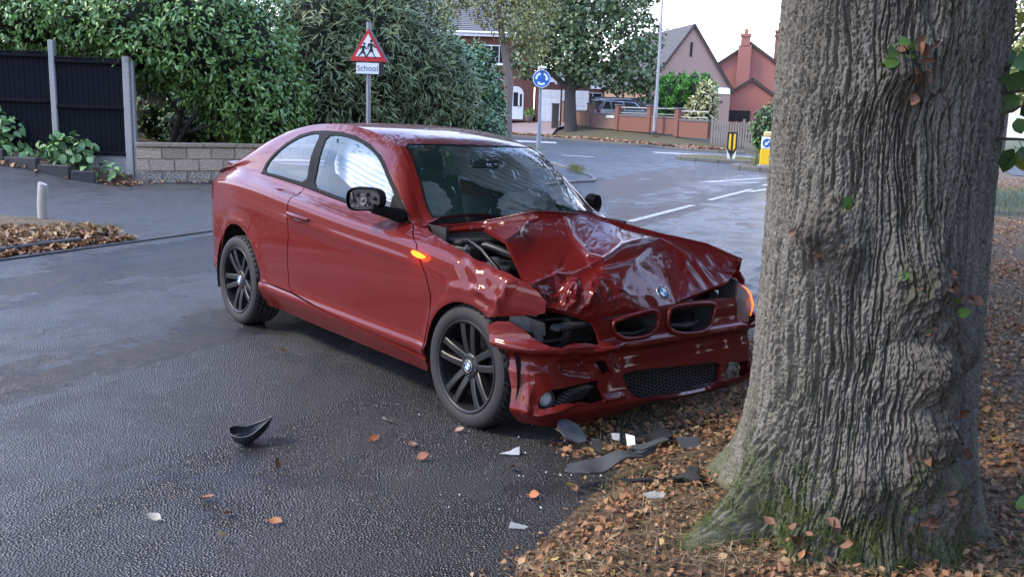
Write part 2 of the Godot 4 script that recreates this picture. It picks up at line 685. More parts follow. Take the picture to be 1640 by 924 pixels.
func build_car() -> void:
	var car := thing("crashed_coupe", "dark red two-door coupe with crumpled bonnet and torn front bumper, stopped beside the big tree", "car")
	car.transform = Transform3D(Basis(CAR_X, CAR_Y, CAR_Z), Vector3(0.41133, 0.0, -5.14434))
	dents = noise(1.6, FastNoiseLite.TYPE_SIMPLEX_SMOOTH, 3, 44)
	var paint := paint_material()
	var black := mat("black trim", lin(0.006, 0.006, 0.007), 0.6)
	black.metallic_specular = 0.25
	var rubber := mat("tyre rubber", lin(0.016, 0.016, 0.017), 0.75)
	var dark := mat("dark plastic", lin(0.02, 0.021, 0.023), 0.6)
	var shell := mat("underbody black", lin(0.006, 0.006, 0.006), 0.9)
	var glass := mat("tinted glass", Color(0.22, 0.36, 0.36, 0.20), 0.02)
	glass.transparency = BaseMaterial3D.TRANSPARENCY_ALPHA
	glass.metallic_specular = 0.75
	var trim_low := [[-0.78, 0.936], [-1.035, 0.950], [-1.35, 0.970], [-1.64, 0.993], [-1.87, 1.012], [-2.1, 1.027], [-2.3, 1.038]]
	var trim := poly([[-2.549, 1.047], [-2.552, 1.075], [-2.54, 1.112], [-2.465, 1.192], [-2.389, 1.268], [-2.28, 1.330], [-2.131, 1.363], [-1.963, 1.374], [-1.764, 1.376], [-1.565, 1.361], [-1.378, 1.325], [-1.222, 1.274], [-1.115, 1.222], [-0.964, 1.127], [-0.804, 1.023], [-0.67, 0.929]] + trim_low)
	var glass_q := rounded(poly([[-2.509, 1.056], [-2.512, 1.106], [-2.439, 1.181], [-2.359, 1.256], [-2.251, 1.314], [-2.123, 1.345], [-1.995, 1.356], [-1.955, 1.25], [-1.925, 1.15], [-1.905, 1.036], [-2.115, 1.041], [-2.303, 1.052]]), 1)
	var glass_d := rounded(poly([[-1.895, 1.345], [-1.781, 1.357], [-1.598, 1.347], [-1.416, 1.314], [-1.256, 1.266], [-1.135, 1.212], [-0.954, 1.097], [-0.80, 0.996], [-0.72, 0.945], [-0.779, 0.945], [-1.035, 0.960], [-1.324, 0.982], [-1.633, 1.006], [-1.80, 1.022], [-1.815, 1.154], [-1.85, 1.253]]), 1)
	var door_cut := [[-1.876, 0.366], [-1.872, 0.526], [-1.85, 0.70], [-1.858, 0.80], [-1.885, 0.93], [-1.90, 1.0135]]
	var door_front := [[-0.70, 0.933], [-0.62, 0.915], [-0.45, 0.845], [-0.33, 0.70], [-0.285, 0.60], [-0.287, 0.50], [-0.33, 0.36], [-0.333, 0.262]]
	var door := poly([[-1.83, 0.333], [-1.86, 0.345]] + door_cut + [[-1.87, 1.0115], [-1.64, 0.9915], [-1.35, 0.9685], [-1.035, 0.9485], [-0.78, 0.9345]] + door_front + [[-0.82, 0.274], [-1.37, 0.302]])
	var shift := func(line: Array, dx: float) -> Array:
		var o := []
		for p in line: o.append([p[0] + dx, p[1]])
		return o
	var quarter_cut: Array = shift.call(door_cut, -0.010)
	var trim_top := []
	for p in trim.slice(0, 16): trim_top.append([p.x, p.y + 0.002])
	quarter_cut.pop_back()
	var rev_top := trim_top.duplicate()
	var quarter := poly([[-1.84, 0.333], [-1.868, 0.345]] + quarter_cut + [[-1.905, 1.0125], [-2.1, 1.025], [-2.3, 1.036]] + rev_top + [[-0.655, 0.932], [-0.62, 0.925]] + gutter_points(-0.62, -3.40) + [[-3.495, 0.93], [-3.497, 0.70], [-3.25, 0.655]] + arc_points(Vector2(-2.67, 0.29), 0.385, 138.0, 6.0) + [[-2.0, 0.3335]])
	var rear_bumper := poly([[-3.497, 0.693], [-3.25, 0.648]] + arc_points(Vector2(-2.67, 0.29), 0.385, 139.5, 197.0, 10) + [[-3.1, 0.175], [-3.497, 0.20]])
	var wing_front: Array = shift.call(door_front, 0.010)
	wing_front.reverse()
	var wing := poly([[-0.326, 0.245]] + wing_front + [[-0.655, 0.945], [-0.56, 0.93], [-0.446, 0.905], [-0.234, 0.873], [-0.029, 0.842], [0.145, 0.816], [0.298, 0.791], [0.36, 0.765], [0.407, 0.737], [0.446, 0.695], [0.446, 0.640], [0.413, 0.624], [0.30, 0.60]] + arc_points(Vector2(0.03, 0.27), 0.35, 62.0, 184.0))
	var sill := poly([[-2.285, 0.327], [-2.0, 0.326], [-1.83, 0.326], [-1.37, 0.295], [-0.82, 0.267], [-0.325, 0.239], [-0.32, 0.155], [-2.30, 0.155]])
	for side in [1, -1]:
		side_damage = side == 1
		var du := 0.045 if side == 1 else 0.09
		for d in [["quarter_panel", quarter, [], paint], ["door", door, [], paint], ["front_wing", wing, [], paint], ["side_skirt", sill, [], paint], ["rear_bumper", rear_bumper, [], paint], ["window_trim", trim, [glass_q, glass_d], black]]:
			var holes := []
			for h in d[2]: holes.append(side_outline(h))
			var fine := du * (0.6 if d[0] == "front_wing" else 1.0)
			var lift := 0.005 if d[0] == "side_skirt" else 0.0
			var fn := func(x: float, t: float) -> Vector3: return side_point(x, t) + Vector3(0, 0, lift)
			var b := panel(fn, side_outline(d[1]), holes, fine, 0.25 * fine / 0.045, 0.014 + lift, Vector3(0, 0.3, 1))
			if side < 0: mirror_side(b)
			put(d[0], b.mesh(), d[3], car)
		for d in [["quarter_window", glass_q], ["door_window", glass_d]]:
			var inner := func(x: float, t: float) -> Vector3: return side_point(x, t) - Vector3(0, 0, 0.006)
			var g := panel(inner, side_outline(d[1]), [], 0.06, 0.35, 0.0, Vector3(0, 0.3, 1))
			if side < 0: mirror_side(g)
			put(d[0], g.mesh(), glass, car)
		# tail lamp at the corner
		var lamp_fn := func(x: float, t: float) -> Vector3: return side_point(x, t) + Vector3(0, 0, 0.004)
		var tl := panel(lamp_fn, side_outline(poly([[-3.49, 0.925], [-3.40, 0.935], [-3.37, 0.90], [-3.39, 0.79], [-3.49, 0.765]])), [], 0.04, 0.3, 0.01, Vector3(0, 0.3, 1))
		if side < 0: mirror_side(tl)
		put("tail_lamp", tl.mesh(), mat("red lamp lens", lin(0.22, 0.004, 0.006), 0.08), car)
	# roof, screens and boot
	var wo := rounded(poly([[-1.135, -0.945], [-1.07, -0.70], [-1.03, -0.4], [-1.012, 0.0], [-1.03, 0.4], [-1.07, 0.70], [-1.135, 0.945], [-0.95, 0.935], [-0.68, 0.94], [-0.59, 0.93], [-0.47, 0.0], [-0.59, -0.93], [-0.68, -0.94], [-0.95, -0.935]]), 1)
	var wi := rounded(poly([[-1.118, -0.92], [-1.055, -0.68], [-1.014, -0.4], [-0.996, 0.0], [-1.014, 0.4], [-1.055, 0.68], [-1.118, 0.92], [-0.95, 0.91], [-0.68, 0.92], [-0.60, 0.90], [-0.48, 0.0], [-0.60, -0.90], [-0.68, -0.92], [-0.95, -0.91]]), 1)
	var ro := rounded(poly([[-2.42, -0.80], [-2.36, 0.0], [-2.42, 0.80], [-2.7, 0.88], [-3.02, 0.90], [-3.06, 0.0], [-3.02, -0.90], [-2.7, -0.88]]), 1)
	var roof_line := PackedVector2Array()
	for k in 61: roof_line.append(Vector2(lerpf(-3.07, -0.60, k / 60.0), 0.9995))
	for k in 61: roof_line.append(Vector2(lerpf(-0.60, -3.07, k / 60.0), -0.9995))
	put("roof", panel(roof_point, roof_line, [dense(wo, 0.06), dense(ro, 0.06)], 0.05, 0.08, 0.01, Vector3.UP).mesh(), paint, car)
	put("windscreen_seal", panel(roof_point, dense(wo, 0.06), [dense(wi, 0.06)], 0.05, 0.08, 0.006, Vector3.UP).mesh(), black, car)
	var lowered := func(x: float, s: float) -> Vector3: return roof_point(x, s) - Vector3(-0.003, 0.004, 0)
	put("windscreen", panel(lowered, dense(wi, 0.06), [], 0.05, 0.1, 0.0, Vector3.UP).mesh(), glass, car)
	put("rear_window", panel(lowered, dense(ro, 0.06), [], 0.05, 0.1, 0.0, Vector3.UP).mesh(), glass, car)
	put("boot_lid", panel(roof_point, poly([[-3.49, -0.995], [-3.075, -0.995], [-3.075, 0.995], [-3.49, 0.995]]), [], 0.05, 0.1, 0.01, Vector3.UP).mesh(), paint, car)
	var sp := MB.new()
	for k in 2:
		var ring := []
		for j in 25:
			var z := lerpf(-0.60, 0.60, j / 24.0)
			var drop := 0.02 * pow(absf(z) / 0.6, 2.0)
			var back := 0.06 * pow(absf(z) / 0.6, 2.0)
			ring.append([Vector3(-3.28 + back * 0.3, 1.032 - drop, z), Vector3(-3.40 + back, 1.072 - drop, z), Vector3(-3.505 + back, 1.085 - drop, z), Vector3(-3.50 + back, 1.070 - drop, z), Vector3(-3.42 + back, 1.03 - drop, z)])
		if k == 0:
			for j in 24:
				for e in 4: sp.quad(ring[j][e], ring[j + 1][e], ring[j + 1][e + 1], ring[j][e + 1])
			for e in [0, 24]:
				sp.flat(ring[e][0], ring[e][1], ring[e][4])
				sp.flat(ring[e][1], ring[e][2], ring[e][3])
				sp.flat(ring[e][1], ring[e][3], ring[e][4])
	sp.smooth(30.0)
	put("boot_spoiler", sp.mesh(), paint, car)
	var rear := MB.new()
	side_damage = false
	for i in 18:
		for j in 16:
			var q := []
			for c in [[i, j], [i + 1, j], [i + 1, j + 1], [i, j + 1]]:
				var p := side_point(-3.498, c[0] / 18.0 * 6.6)
				var f: float = c[1] / 8.0 - 1.0
				q.append(Vector3(-3.498 - 0.09 * (1.0 - f * f), p.y, p.z * f))
			rear.quad(q[0], q[1], q[2], q[3])
	rear.smooth(40.0)
	put("rear_panel", rear.mesh(), paint, car)
	build_front(car, paint, black, dark, shell)
	build_wheels(car, rubber, shell)
	build_cabin(car, dark, shell)
	build_car_details(car, paint, black, dark)

const FOLD := {"a0": Vector3(-0.597, 0.909, 0.660), "a1": Vector3(-0.470, 0.946, 0.426), "a2": Vector3(-0.170, 1.038, 0.301), "a3": Vector3(-0.120, 1.037, 0.166), "a4": Vector3(-0.130, 1.026, -0.028), "a5": Vector3(-0.090, 1.017, -0.098), "lip0": Vector3(-0.582, 0.887, 0.665), "lip1": Vector3(-0.430, 0.919, 0.425),
	"e1": Vector3(0.020, 0.989, -0.180), "e2": Vector3(0.200, 0.948, -0.308), "e3": Vector3(0.380, 0.904, -0.524), "tip": Vector3(0.550, 0.832, -0.640), "f1": Vector3(0.548, 0.761, -0.580), "f2": Vector3(0.563, 0.726, -0.520), "f3": Vector3(0.564, 0.646, -0.110), "f4": Vector3(0.581, 0.620, 0.050), "f5": Vector3(0.577, 0.614, 0.140),
	"f6": Vector3(0.519, 0.577, 0.370), "f7": Vector3(0.485, 0.584, 0.450), "f8": Vector3(0.438, 0.618, 0.540), "f9": Vector3(0.344, 0.641, 0.655), "s1": Vector3(0.335, 0.691, 0.680), "s0": Vector3(0.290, 0.737, 0.700), "n1": Vector3(0.208, 0.765, 0.680), "n2": Vector3(0.126, 0.819, 0.650), "n3": Vector3(0.017, 0.920, 0.640),
	"b2": Vector3(0.005, 0.960, 0.540), "b3": Vector3(-0.122, 0.988, 0.380), "b4": Vector3(-0.135, 1.004, 0.284), "r1": Vector3(-0.075, 1.004, 0.139), "r2": Vector3(0.095, 0.934, 0.240), "r3": Vector3(0.274, 0.870, 0.300), "k": Vector3(0.348, 0.857, 0.260), "kb": Vector3(0.397, 0.816, 0.310), "g1": Vector3(0.304, 0.913, 0.080), "g2": Vector3(0.281, 0.930, -0.090),
	"t": Vector3(0.254, 0.922, -0.270), "g3": Vector3(0.391, 0.843, 0.070), "t1": Vector3(0.409, 0.859, -0.320), "t2": Vector3(0.501, 0.779, -0.460), "v": Vector3(0.185, 0.820, 0.400), "v2": Vector3(0.096, 0.874, 0.450), "v3": Vector3(0.312, 0.811, 0.340), "k1": Vector3(0.328, 0.779, 0.450), "k2": Vector3(0.309, 0.753, 0.490), "k3": Vector3(0.284, 0.786, 0.520),
	"l1": Vector3(0.446, 0.736, 0.530), "l2": Vector3(0.495, 0.713, 0.470), "m1": Vector3(0.491, 0.744, 0.270), "m2": Vector3(0.556, 0.643, 0.250), "m3": Vector3(0.429, 0.802, 0.310), "i0": Vector3(-0.100, 1.014, -0.009), "i1": Vector3(0.060, 0.966, -0.191), "i2": Vector3(0.215, 0.934, -0.279), "i3": Vector3(0.395, 0.890, -0.496), "i4": Vector3(0.559, 0.825, -0.600),
	"p1": Vector3(-0.535, 0.914, 0.552), "p2": Vector3(-0.435, 0.938, 0.422), "p3": Vector3(-0.270, 0.982, 0.346)}

func build_bonnet(car: Node3D, paint: Material) -> void:
	# a sheet with creases: points along every fold are joined by Delaunay triangles, then beaten with fine dents
	var rim := ["a0", "a1", "a2", "a3", "a4", "a5", "e1", "e2", "e3", "tip", "f1", "f2", "f3", "f4", "f5", "f6", "f7", "f8", "f9", "s1", "s0", "n1", "n2", "n3", "lip1", "lip0"]
	var folds := [["n3", "b2", "b3", "b4"], ["r1", "r2", "r3", "k"], ["k", "g1", "g2", "t"], ["kb", "g3", "t"], ["t", "t1", "t2", "f1"], ["k", "k1", "k3", "s0"], ["k1", "k2", "l1"], ["k", "kb", "m3", "m1", "m2"], ["kb", "l2"], ["lip0", "p1", "p2", "p3", "b4"], ["b4", "r1"], ["i0", "i1", "i2", "i3", "i4"], ["v2", "v", "v3", "kb"], ["l1", "l2", "m2"], ["lip1", "n3"]]
	var ax := Vector3(0.70, 0.16, 0.70).normalized()
	var ex := Vector3.UP.cross(ax).normalized()
	var ey := ax.cross(ex)
	var pts := []
	var flat := PackedVector2Array()
	var outline := PackedVector2Array()
	var add := func(p: Vector3) -> void:
		var q := Vector2(p.dot(ex), p.dot(ey))
		for o in flat:
			if o.distance_squared_to(q) < 1.6e-5: return
		pts.append(p)
		flat.append(q)
	var edge := []
	for i in rim.size():
		var a: Vector3 = FOLD[rim[i]]
		var b: Vector3 = FOLD[rim[(i + 1) % rim.size()]]
		var k := maxi(1, int(ceil(a.distance_to(b) / 0.05)))
		for j in k:
			var p := a.lerp(b, float(j) / k)
			edge.append(p)
			outline.append(Vector2(p.dot(ex), p.dot(ey)))
			add.call(p)
	for f in folds:
		for i in f.size() - 1:
			var a: Vector3 = FOLD[f[i]]
			var b: Vector3 = FOLD[f[i + 1]]
			var k := maxi(1, int(ceil(a.distance_to(b) / 0.035)))
			for j in k + 1: add.call(a.lerp(b, float(j) / k))
	var t := Geometry2D.triangulate_delaunay(flat)
	var ridge := noise(9.0, FastNoiseLite.TYPE_SIMPLEX_SMOOTH, 1, 9)
	var wave := noise(5.0, FastNoiseLite.TYPE_SIMPLEX_SMOOTH, 2, 12)
	var beat := func(p: Vector3) -> Vector3:
		var w := exp(-p.distance_squared_to(Vector3(0.40, 0.73, 0.54)) / 0.0110) + 0.45 * exp(-p.distance_squared_to(Vector3(0.49, 0.72, 0.34)) / 0.012)
		var far := exp(-p.distance_squared_to(Vector3(-0.25, 0.98, 0.06)) / 0.006)
		var s := exp(-p.distance_squared_to(Vector3(0.50, 0.80, -0.36)) / 0.012)
		var d := wave.get_noise_3dv(p) * 0.0025 + ridge.get_noise_3dv(p) * 0.0008
		d += w * (0.018 - 0.055 * absf(ridge.get_noise_3dv(p)) - 0.010 * absf(ridge.get_noise_3dv(p * 2.0))) + far * 0.012 * ridge.get_noise_3dv(p * 1.3)
		d += s * 0.008 * sin((p.x * 0.7 - p.z + p.y) * 60.0)
		return p + Vector3(0.55, 0.75, 0.35).normalized() * d
	# patches between the creases are relaxed until they are smooth; points on a crease or on the rim stay
	var verts := PackedVector3Array()
	var near := []
	var index := {}
	var tris := PackedInt32Array()
	var n := 12
	for k in range(0, t.size(), 3):
		var mid := (flat[t[k]] + flat[t[k + 1]] + flat[t[k + 2]]) / 3.0
		if not Geometry2D.is_point_in_polygon(mid, outline): continue
		var p0: Vector3 = pts[t[k]]
		var p1: Vector3 = pts[t[k + 1]]
		var p2: Vector3 = pts[t[k + 2]]
		var grid := []
		for i in n + 1:
			var row := []
			for j in n + 1 - i:
				var p := p0 + (p1 - p0) * (float(i) / n) + (p2 - p0) * (float(j) / n)
				var key := Vector3i((p * 8000.0).round())
				if not index.has(key):
					index[key] = verts.size()
					verts.append(p)
					near.append({})
				row.append(index[key])
			grid.append(row)
		for i in n:
			for j in n - i:
				tris.append_array([grid[i][j], grid[i + 1][j], grid[i][j + 1]])
				if j < n - i - 1: tris.append_array([grid[i + 1][j], grid[i + 1][j + 1], grid[i][j + 1]])
	for k in range(0, tris.size(), 3):
		for c in 3:
			near[tris[k + c]][tris[k + (c + 1) % 3]] = true
			near[tris[k + c]][tris[k + (c + 2) % 3]] = true
	var held := PackedByteArray()
	held.resize(verts.size())
	var lines := []
	for f in folds.slice(0, 12) + [folds[14]]:
		for i in f.size() - 1: lines.append([FOLD[f[i]], FOLD[f[i + 1]]])
	for i in edge.size(): lines.append([edge[i], edge[(i + 1) % edge.size()]])
	for i in verts.size():
		for l in lines:
			if Geometry3D.get_closest_point_to_segment(verts[i], l[0], l[1]).distance_squared_to(verts[i]) < 1e-6:
				held[i] = 1
				break
	for turn in 70:
		for i in verts.size():
			if held[i]: continue
			var s := Vector3.ZERO
			for o in near[i]: s += verts[o]
			verts[i] = s / near[i].size()
	var ridges := []
	for f in [folds[0], folds[1], folds[2], folds[3], folds[5], folds[4]]:
		for i in f.size() - 1: ridges.append([FOLD[f[i]], FOLD[f[i + 1]]])
	var swell := Vector3(0.5, 0.8, 0.3).normalized()
	for i in verts.size():
		var best := 1.0
		for l in ridges: best = minf(best, Geometry3D.get_closest_point_to_segment(verts[i], l[0], l[1]).distance_squared_to(verts[i]))
		verts[i] = beat.call(verts[i]) + swell * 0.008 * exp(-best / 0.00016)
	var b := MB.new()
	for k in range(0, tris.size(), 3): b.flat(verts[tris[k]], verts[tris[k + 1]], verts[tris[k + 2]])
	b.smooth(80.0)
	put("bonnet", b.mesh(), paint, car)
	# the part behind the buckled ridge, falling back to the screen
	var back := MB.new()
	var crest := [FOLD["a0"], FOLD["a1"], FOLD["a2"], FOLD["a3"], FOLD["a4"], FOLD["a5"], FOLD["e1"], FOLD["e2"], FOLD["e3"], FOLD["tip"]]
	var foot := [Vector3(-0.60, 0.905, 0.655), Vector3(-0.545, 0.925, 0.42), Vector3(-0.50, 0.935, 0.14), Vector3(-0.50, 0.935, -0.14), Vector3(-0.545, 0.925, -0.42), Vector3(-0.62, 0.915, -0.655), Vector3(-0.43, 0.885, -0.69), Vector3(-0.10, 0.865, -0.70), Vector3(0.25, 0.82, -0.69), Vector3(0.53, 0.765, -0.655)]
	for i in crest.size() - 1:
		for j in 4:
			var f0 := j / 4.0
			var f1 := (j + 1) / 4.0
			back.quad(crest[i].lerp(foot[i], f0), crest[i + 1].lerp(foot[i + 1], f0), crest[i + 1].lerp(foot[i + 1], f1), crest[i].lerp(foot[i], f1))
	back.smooth(40.0)
	put("bonnet_rear_panel", back.mesh(), paint, car)
	# hemmed edge along the buckled ridge
	var hem := []
	for i in crest.size() - 1:
		for j in 5: hem.append(beat.call(crest[i].lerp(crest[i + 1], j / 5.0)))
	hem.append(beat.call(FOLD["tip"]))
	var bead := MB.new()
	bead.tube(hem, [0.0055], 10)
	put("bonnet_hem", bead.mesh(), paint, car)
	var e := MB.new()
	for i in edge.size():
		var p: Vector3 = beat.call(edge[i])
		var q: Vector3 = beat.call(edge[(i + 1) % edge.size()])
		var dn := Vector3(-0.010, -0.02, -0.004)
		e.quad(p, q, q + dn, p + dn)
	e.smooth(40.0)
	put("bonnet_flange", e.mesh(), paint, car)

func nose_normal(s: float, y: float) -> Vector3:
	return (nose_point(s + 0.01, y) - nose_point(s - 0.01, y)).cross(nose_point(s, y + 0.01) - nose_point(s, y - 0.01)).normalized()

func build_front(car: Node3D, paint: Material, black: Material, dark: Material, shell: Material) -> void:
	build_bonnet(car, paint)
	var outer := poly([[0.118, 0.545], [0.18, 0.578], [0.248, 0.589], [0.314, 0.558], [0.374, 0.519], [0.439, 0.493], [0.497, 0.484], [0.527, 0.496], [0.58, 0.502], [0.637, 0.499], [0.69, 0.487], [0.715, 0.494], [0.708, 0.525], [0.688, 0.56], [0.665, 0.597], [0.72, 0.602], [0.772, 0.606], [0.90, 0.62], [1.049, 0.634], [1.232, 0.64], [1.45, 0.642], [1.66, 0.638], [1.735, 0.632], [1.765, 0.60], [1.772, 0.50], [1.85, 0.478], [2.0, 0.50], [2.2, 0.54], [2.29, 0.56], [2.25, 0.46], [2.17, 0.33], [2.13, 0.20], [2.10, 0.12], [1.9, 0.115], [1.75, 0.112], [1.60, 0.10], [1.40, 0.112], [1.20, 0.13], [1.10, 0.138], [1.02, 0.112], [0.902, 0.09], [0.79, 0.075], [0.679, 0.066], [0.60, 0.058], [0.538, 0.055], [0.45, 0.068], [0.374, 0.085], [0.30, 0.09], [0.278, 0.14], [0.267, 0.257], [0.240, 0.33], [0.214, 0.395], [0.178, 0.456], [0.14, 0.51]])
	var fog := rounded(poly([[0.418, 0.178], [0.405, 0.21], [0.425, 0.248], [0.462, 0.270], [0.538, 0.278], [0.637, 0.288], [0.755, 0.300], [0.742, 0.272], [0.76, 0.240], [0.775, 0.192], [0.70, 0.186], [0.637, 0.195], [0.549, 0.210], [0.485, 0.196]]), 1)
	var torn := poly([[0.739, 0.387], [0.775, 0.384], [0.812, 0.376], [0.816, 0.352], [0.832, 0.326], [0.80, 0.330], [0.772, 0.320], [0.758, 0.35]])
	var low := rounded(poly([[0.895, 0.312], [1.018, 0.317], [1.17, 0.310], [1.325, 0.298], [1.50, 0.288], [1.690, 0.275], [1.668, 0.215], [1.645, 0.168], [1.60, 0.132], [1.48, 0.130], [1.325, 0.138], [1.21, 0.148], [1.112, 0.160], [1.03, 0.172], [0.975, 0.190], [0.942, 0.222], [0.92, 0.262]]), 1)
	var fog_far := rounded(poly([[1.735, 0.268], [1.80, 0.258], [1.95, 0.25], [2.02, 0.23], [2.0, 0.19], [1.9, 0.168], [1.78, 0.160], [1.70, 0.158], [1.715, 0.21]]), 1)
	var kid := [rounded(poly([[0.80, 0.596], [0.93, 0.612], [1.07, 0.624], [1.105, 0.610], [1.112, 0.560], [1.090, 0.525], [1.03, 0.499], [0.94, 0.494], [0.853, 0.502], [0.805, 0.535], [0.788, 0.57]]), 2),
		rounded(poly([[1.195, 0.620], [1.28, 0.627], [1.40, 0.626], [1.545, 0.618], [1.572, 0.603], [1.560, 0.552], [1.528, 0.500], [1.46, 0.482], [1.36, 0.478], [1.245, 0.488], [1.195, 0.512], [1.175, 0.560]]), 2)]
	put("front_bumper", panel(nose_point, dense(outer, 0.025), [dense(fog, 0.02), dense(torn, 0.02), dense(low, 0.025), dense(fog_far, 0.03), dense(kid[0], 0.02), dense(kid[1], 0.02)], 0.02, 0.013, 0.016, Vector3(1, 0.1, 0)).mesh(), paint, car)
	for k in kid:
		var line := dense(k, 0.02)
		var path := []
		for p in line: path.append(nose_point(p.x, p.y) + nose_normal(p.x, p.y) * 0.006)
		path.append(path[0])
		var fr := MB.new()
		fr.tube(path, [0.011], 8, false)
		put("grille_frame", fr.mesh(), paint, car)
		var walls := MB.new()
		for i in line.size():
			var p: Vector3 = path[i]
			var q: Vector3 = path[i + 1]
			var back := Vector3(-0.13, -0.01, 0.0)
			walls.quad(p, q, q + back, p + back)
		walls.smooth(40.0)
		put("grille_recess", walls.mesh(), dark, car)
		var mid := Vector2.ZERO
		for p in k: mid += p / k.size()
		var ledge := MB.new()
		ledge.tube([nose_point(mid.x - 0.12, mid.y - 0.035) - Vector3(0.05, 0, 0), nose_point(mid.x, mid.y - 0.05) - Vector3(0.035, 0, 0), nose_point(mid.x + 0.12, mid.y - 0.04) - Vector3(0.05, 0, 0)], [0.011], 6)
		ledge.box(nose_point(mid.x, mid.y - 0.052) - Vector3(0.075, 0, 0), Vector3(0.06, 0.012, 0.22), Basis(Vector3.UP, 0.0), 0.004)
		put("grille_ledge", ledge.mesh(), dark, car)
	# mesh of the lower intake: small hexagonal cells
	var hex := MB.new()
	var r := 0.017
	var box := Rect2(low[0], Vector2.ZERO)
	for p in low: box = box.expand(p)
	var hx := func(a: Vector2, b: Vector2) -> void:
		if not (Geometry2D.is_point_in_polygon(a, low) or Geometry2D.is_point_in_polygon(b, low)): return
		var n := Vector3(0.03, 0, 0)
		var pa := nose_point(a.x, a.y) - n
		var pb := nose_point(b.x, b.y) - n
		hex.tube([pa, pb], [0.0022], 4, false)
	var row := 0
	var y := box.position.y
	while y < box.end.y + r:
		var x := box.position.x + (r * 1.6 if row % 2 else 0.0)
		while x < box.end.x + r:
			var c := Vector2(x, y)
			var w := r * 1.05
			var h := r * 0.52
			hx.call(c + Vector2(-w, 0), c + Vector2(-w * 0.55, h))
			hx.call(c + Vector2(-w * 0.55, h), c + Vector2(w * 0.55, h))
			hx.call(c + Vector2(w * 0.55, h), c + Vector2(w, 0))
			hx.call(c + Vector2(-w, 0), c + Vector2(-w * 0.55, -h))
			hx.call(c + Vector2(w, 0), c + Vector2(w * 0.55, -h))
			x += r * 3.2
		y += r * 0.52
		row += 1
	tag(put("intake_mesh", hex.mesh(), mat("grille plastic", lin(0.035, 0.038, 0.043), 0.5), car), "", "", "", "stuff")
	var back := MB.new()
	for k in 24:
		var s0 := lerpf(0.36, 2.05, k / 24.0)
		var s1 := lerpf(0.36, 2.05, (k + 1) / 24.0)
		var o := func(s: float, yy: float) -> Vector3:
			var p := nose_point(s, yy)
			return Vector3(p.x - 0.10, yy, p.z * 0.93)
		back.quad(o.call(s0, 0.12), o.call(s1, 0.12), o.call(s1, 0.34), o.call(s0, 0.34))
	back.smooth(60.0)
	put("intake_duct", back.mesh(), shell, car)
	# fog lamp in the torn corner opening, with its black bezel and ducts
	var fl := Transform3D(frame_to(Vector3(0.86, 0.05, 0.5)), Vector3(0.462, 0.212, 0.715))
	var lens := MB.new()
	lens.lathe([Vector2(0.0, 0.014), Vector2(0.018, 0.012), Vector2(0.033, 0.004), Vector2(0.039, -0.01)], 24, fl)
	put("fog_lamp", lens.mesh(), mat("lamp glass", lin(0.42, 0.50, 0.55), 0.06), car)
	var bez := MB.new()
	bez.lathe([Vector2(0.039, -0.006), Vector2(0.046, 0.002), Vector2(0.054, -0.004), Vector2(0.056, -0.06)], 24, fl)
	for k in 5: bez.box(Vector3(0.505 + 0.006 * k, 0.20 + 0.014 * k, 0.60 - 0.01 * k), Vector3(0.05, 0.006, 0.17), Basis(Vector3.RIGHT, 0.10), 0.002)
	put("fog_lamp_bezel", bez.mesh(), dark, car)
	# the other front lamp, still in place, with its lit orange strip
	var ring := [Vector3(0.506, 0.736, -0.600), Vector3(0.544, 0.704, -0.640), Vector3(0.560, 0.679, -0.680), Vector3(0.569, 0.604, -0.740), Vector3(0.554, 0.509, -0.760), Vector3(0.555, 0.469, -0.760), Vector3(0.542, 0.465, -0.660), Vector3(0.548, 0.572, -0.640), Vector3(0.540, 0.645, -0.610)]
	var mid2 := Vector3.ZERO
	for p in ring: mid2 += p / ring.size()
	var hl := MB.new()
	for i in ring.size():
		var a: Vector3 = ring[i]
		var b: Vector3 = ring[(i + 1) % ring.size()]
		var m := mid2 + Vector3(0.03, 0.0, -0.01)
		var am := a.lerp(m, 0.55) + Vector3(0.014, 0, -0.004)
		var bm := b.lerp(m, 0.55) + Vector3(0.014, 0, -0.004)
		hl.quad(a, b, bm, am)
		hl.flat(am, bm, m)
	hl.smooth(50.0)
	var clear := mat("clear lamp lens", Color(0.80, 0.84, 0.86, 0.28), 0.03)
	clear.transparency = BaseMaterial3D.TRANSPARENCY_ALPHA
	var head := put("headlight", hl.mesh(), clear, car)
	var bowl := MB.new()
	for i in ring.size():
		var a: Vector3 = ring[i]
		var b: Vector3 = ring[(i + 1) % ring.size()]
		bowl.quad(a, b, b.lerp(mid2, 0.35) - Vector3(0.10, 0, 0.0), a.lerp(mid2, 0.35) - Vector3(0.10, 0, 0.0))
		bowl.flat(a.lerp(mid2, 0.35) - Vector3(0.10, 0, 0.0), b.lerp(mid2, 0.35) - Vector3(0.10, 0, 0.0), mid2 - Vector3(0.10, 0, 0))
	bowl.smooth(40.0)
	put("reflector", bowl.mesh(), mat("lamp chrome", lin(0.34, 0.34, 0.34), 0.25, 0.5), head)
	var eye := MB.new()
	eye.lathe([Vector2(0.0, 0.02), Vector2(0.02, 0.012), Vector2(0.032, -0.01), Vector2(0.036, -0.05)], 20, Transform3D(frame_to(Vector3(1, 0, -0.15)), Vector3(0.505, 0.60, -0.668)))
	eye.lathe([Vector2(0.0, 0.01), Vector2(0.016, 0.006), Vector2(0.024, -0.04)], 20, Transform3D(frame_to(Vector3(1, 0, -0.15)), Vector3(0.50, 0.53, -0.69)))
	put("projector", eye.mesh(), mat("lamp grey", lin(0.16, 0.16, 0.17), 0.2, 0.4), head)
	var lit := mat("lit orange lamp", lin(0.95, 0.22, 0.01), 0.3)
	lit.emission_enabled = true
	lit.emission = Color(1.0, 0.42, 0.05)
	lit.emission_energy_multiplier = 0.9
	var st := MB.new()
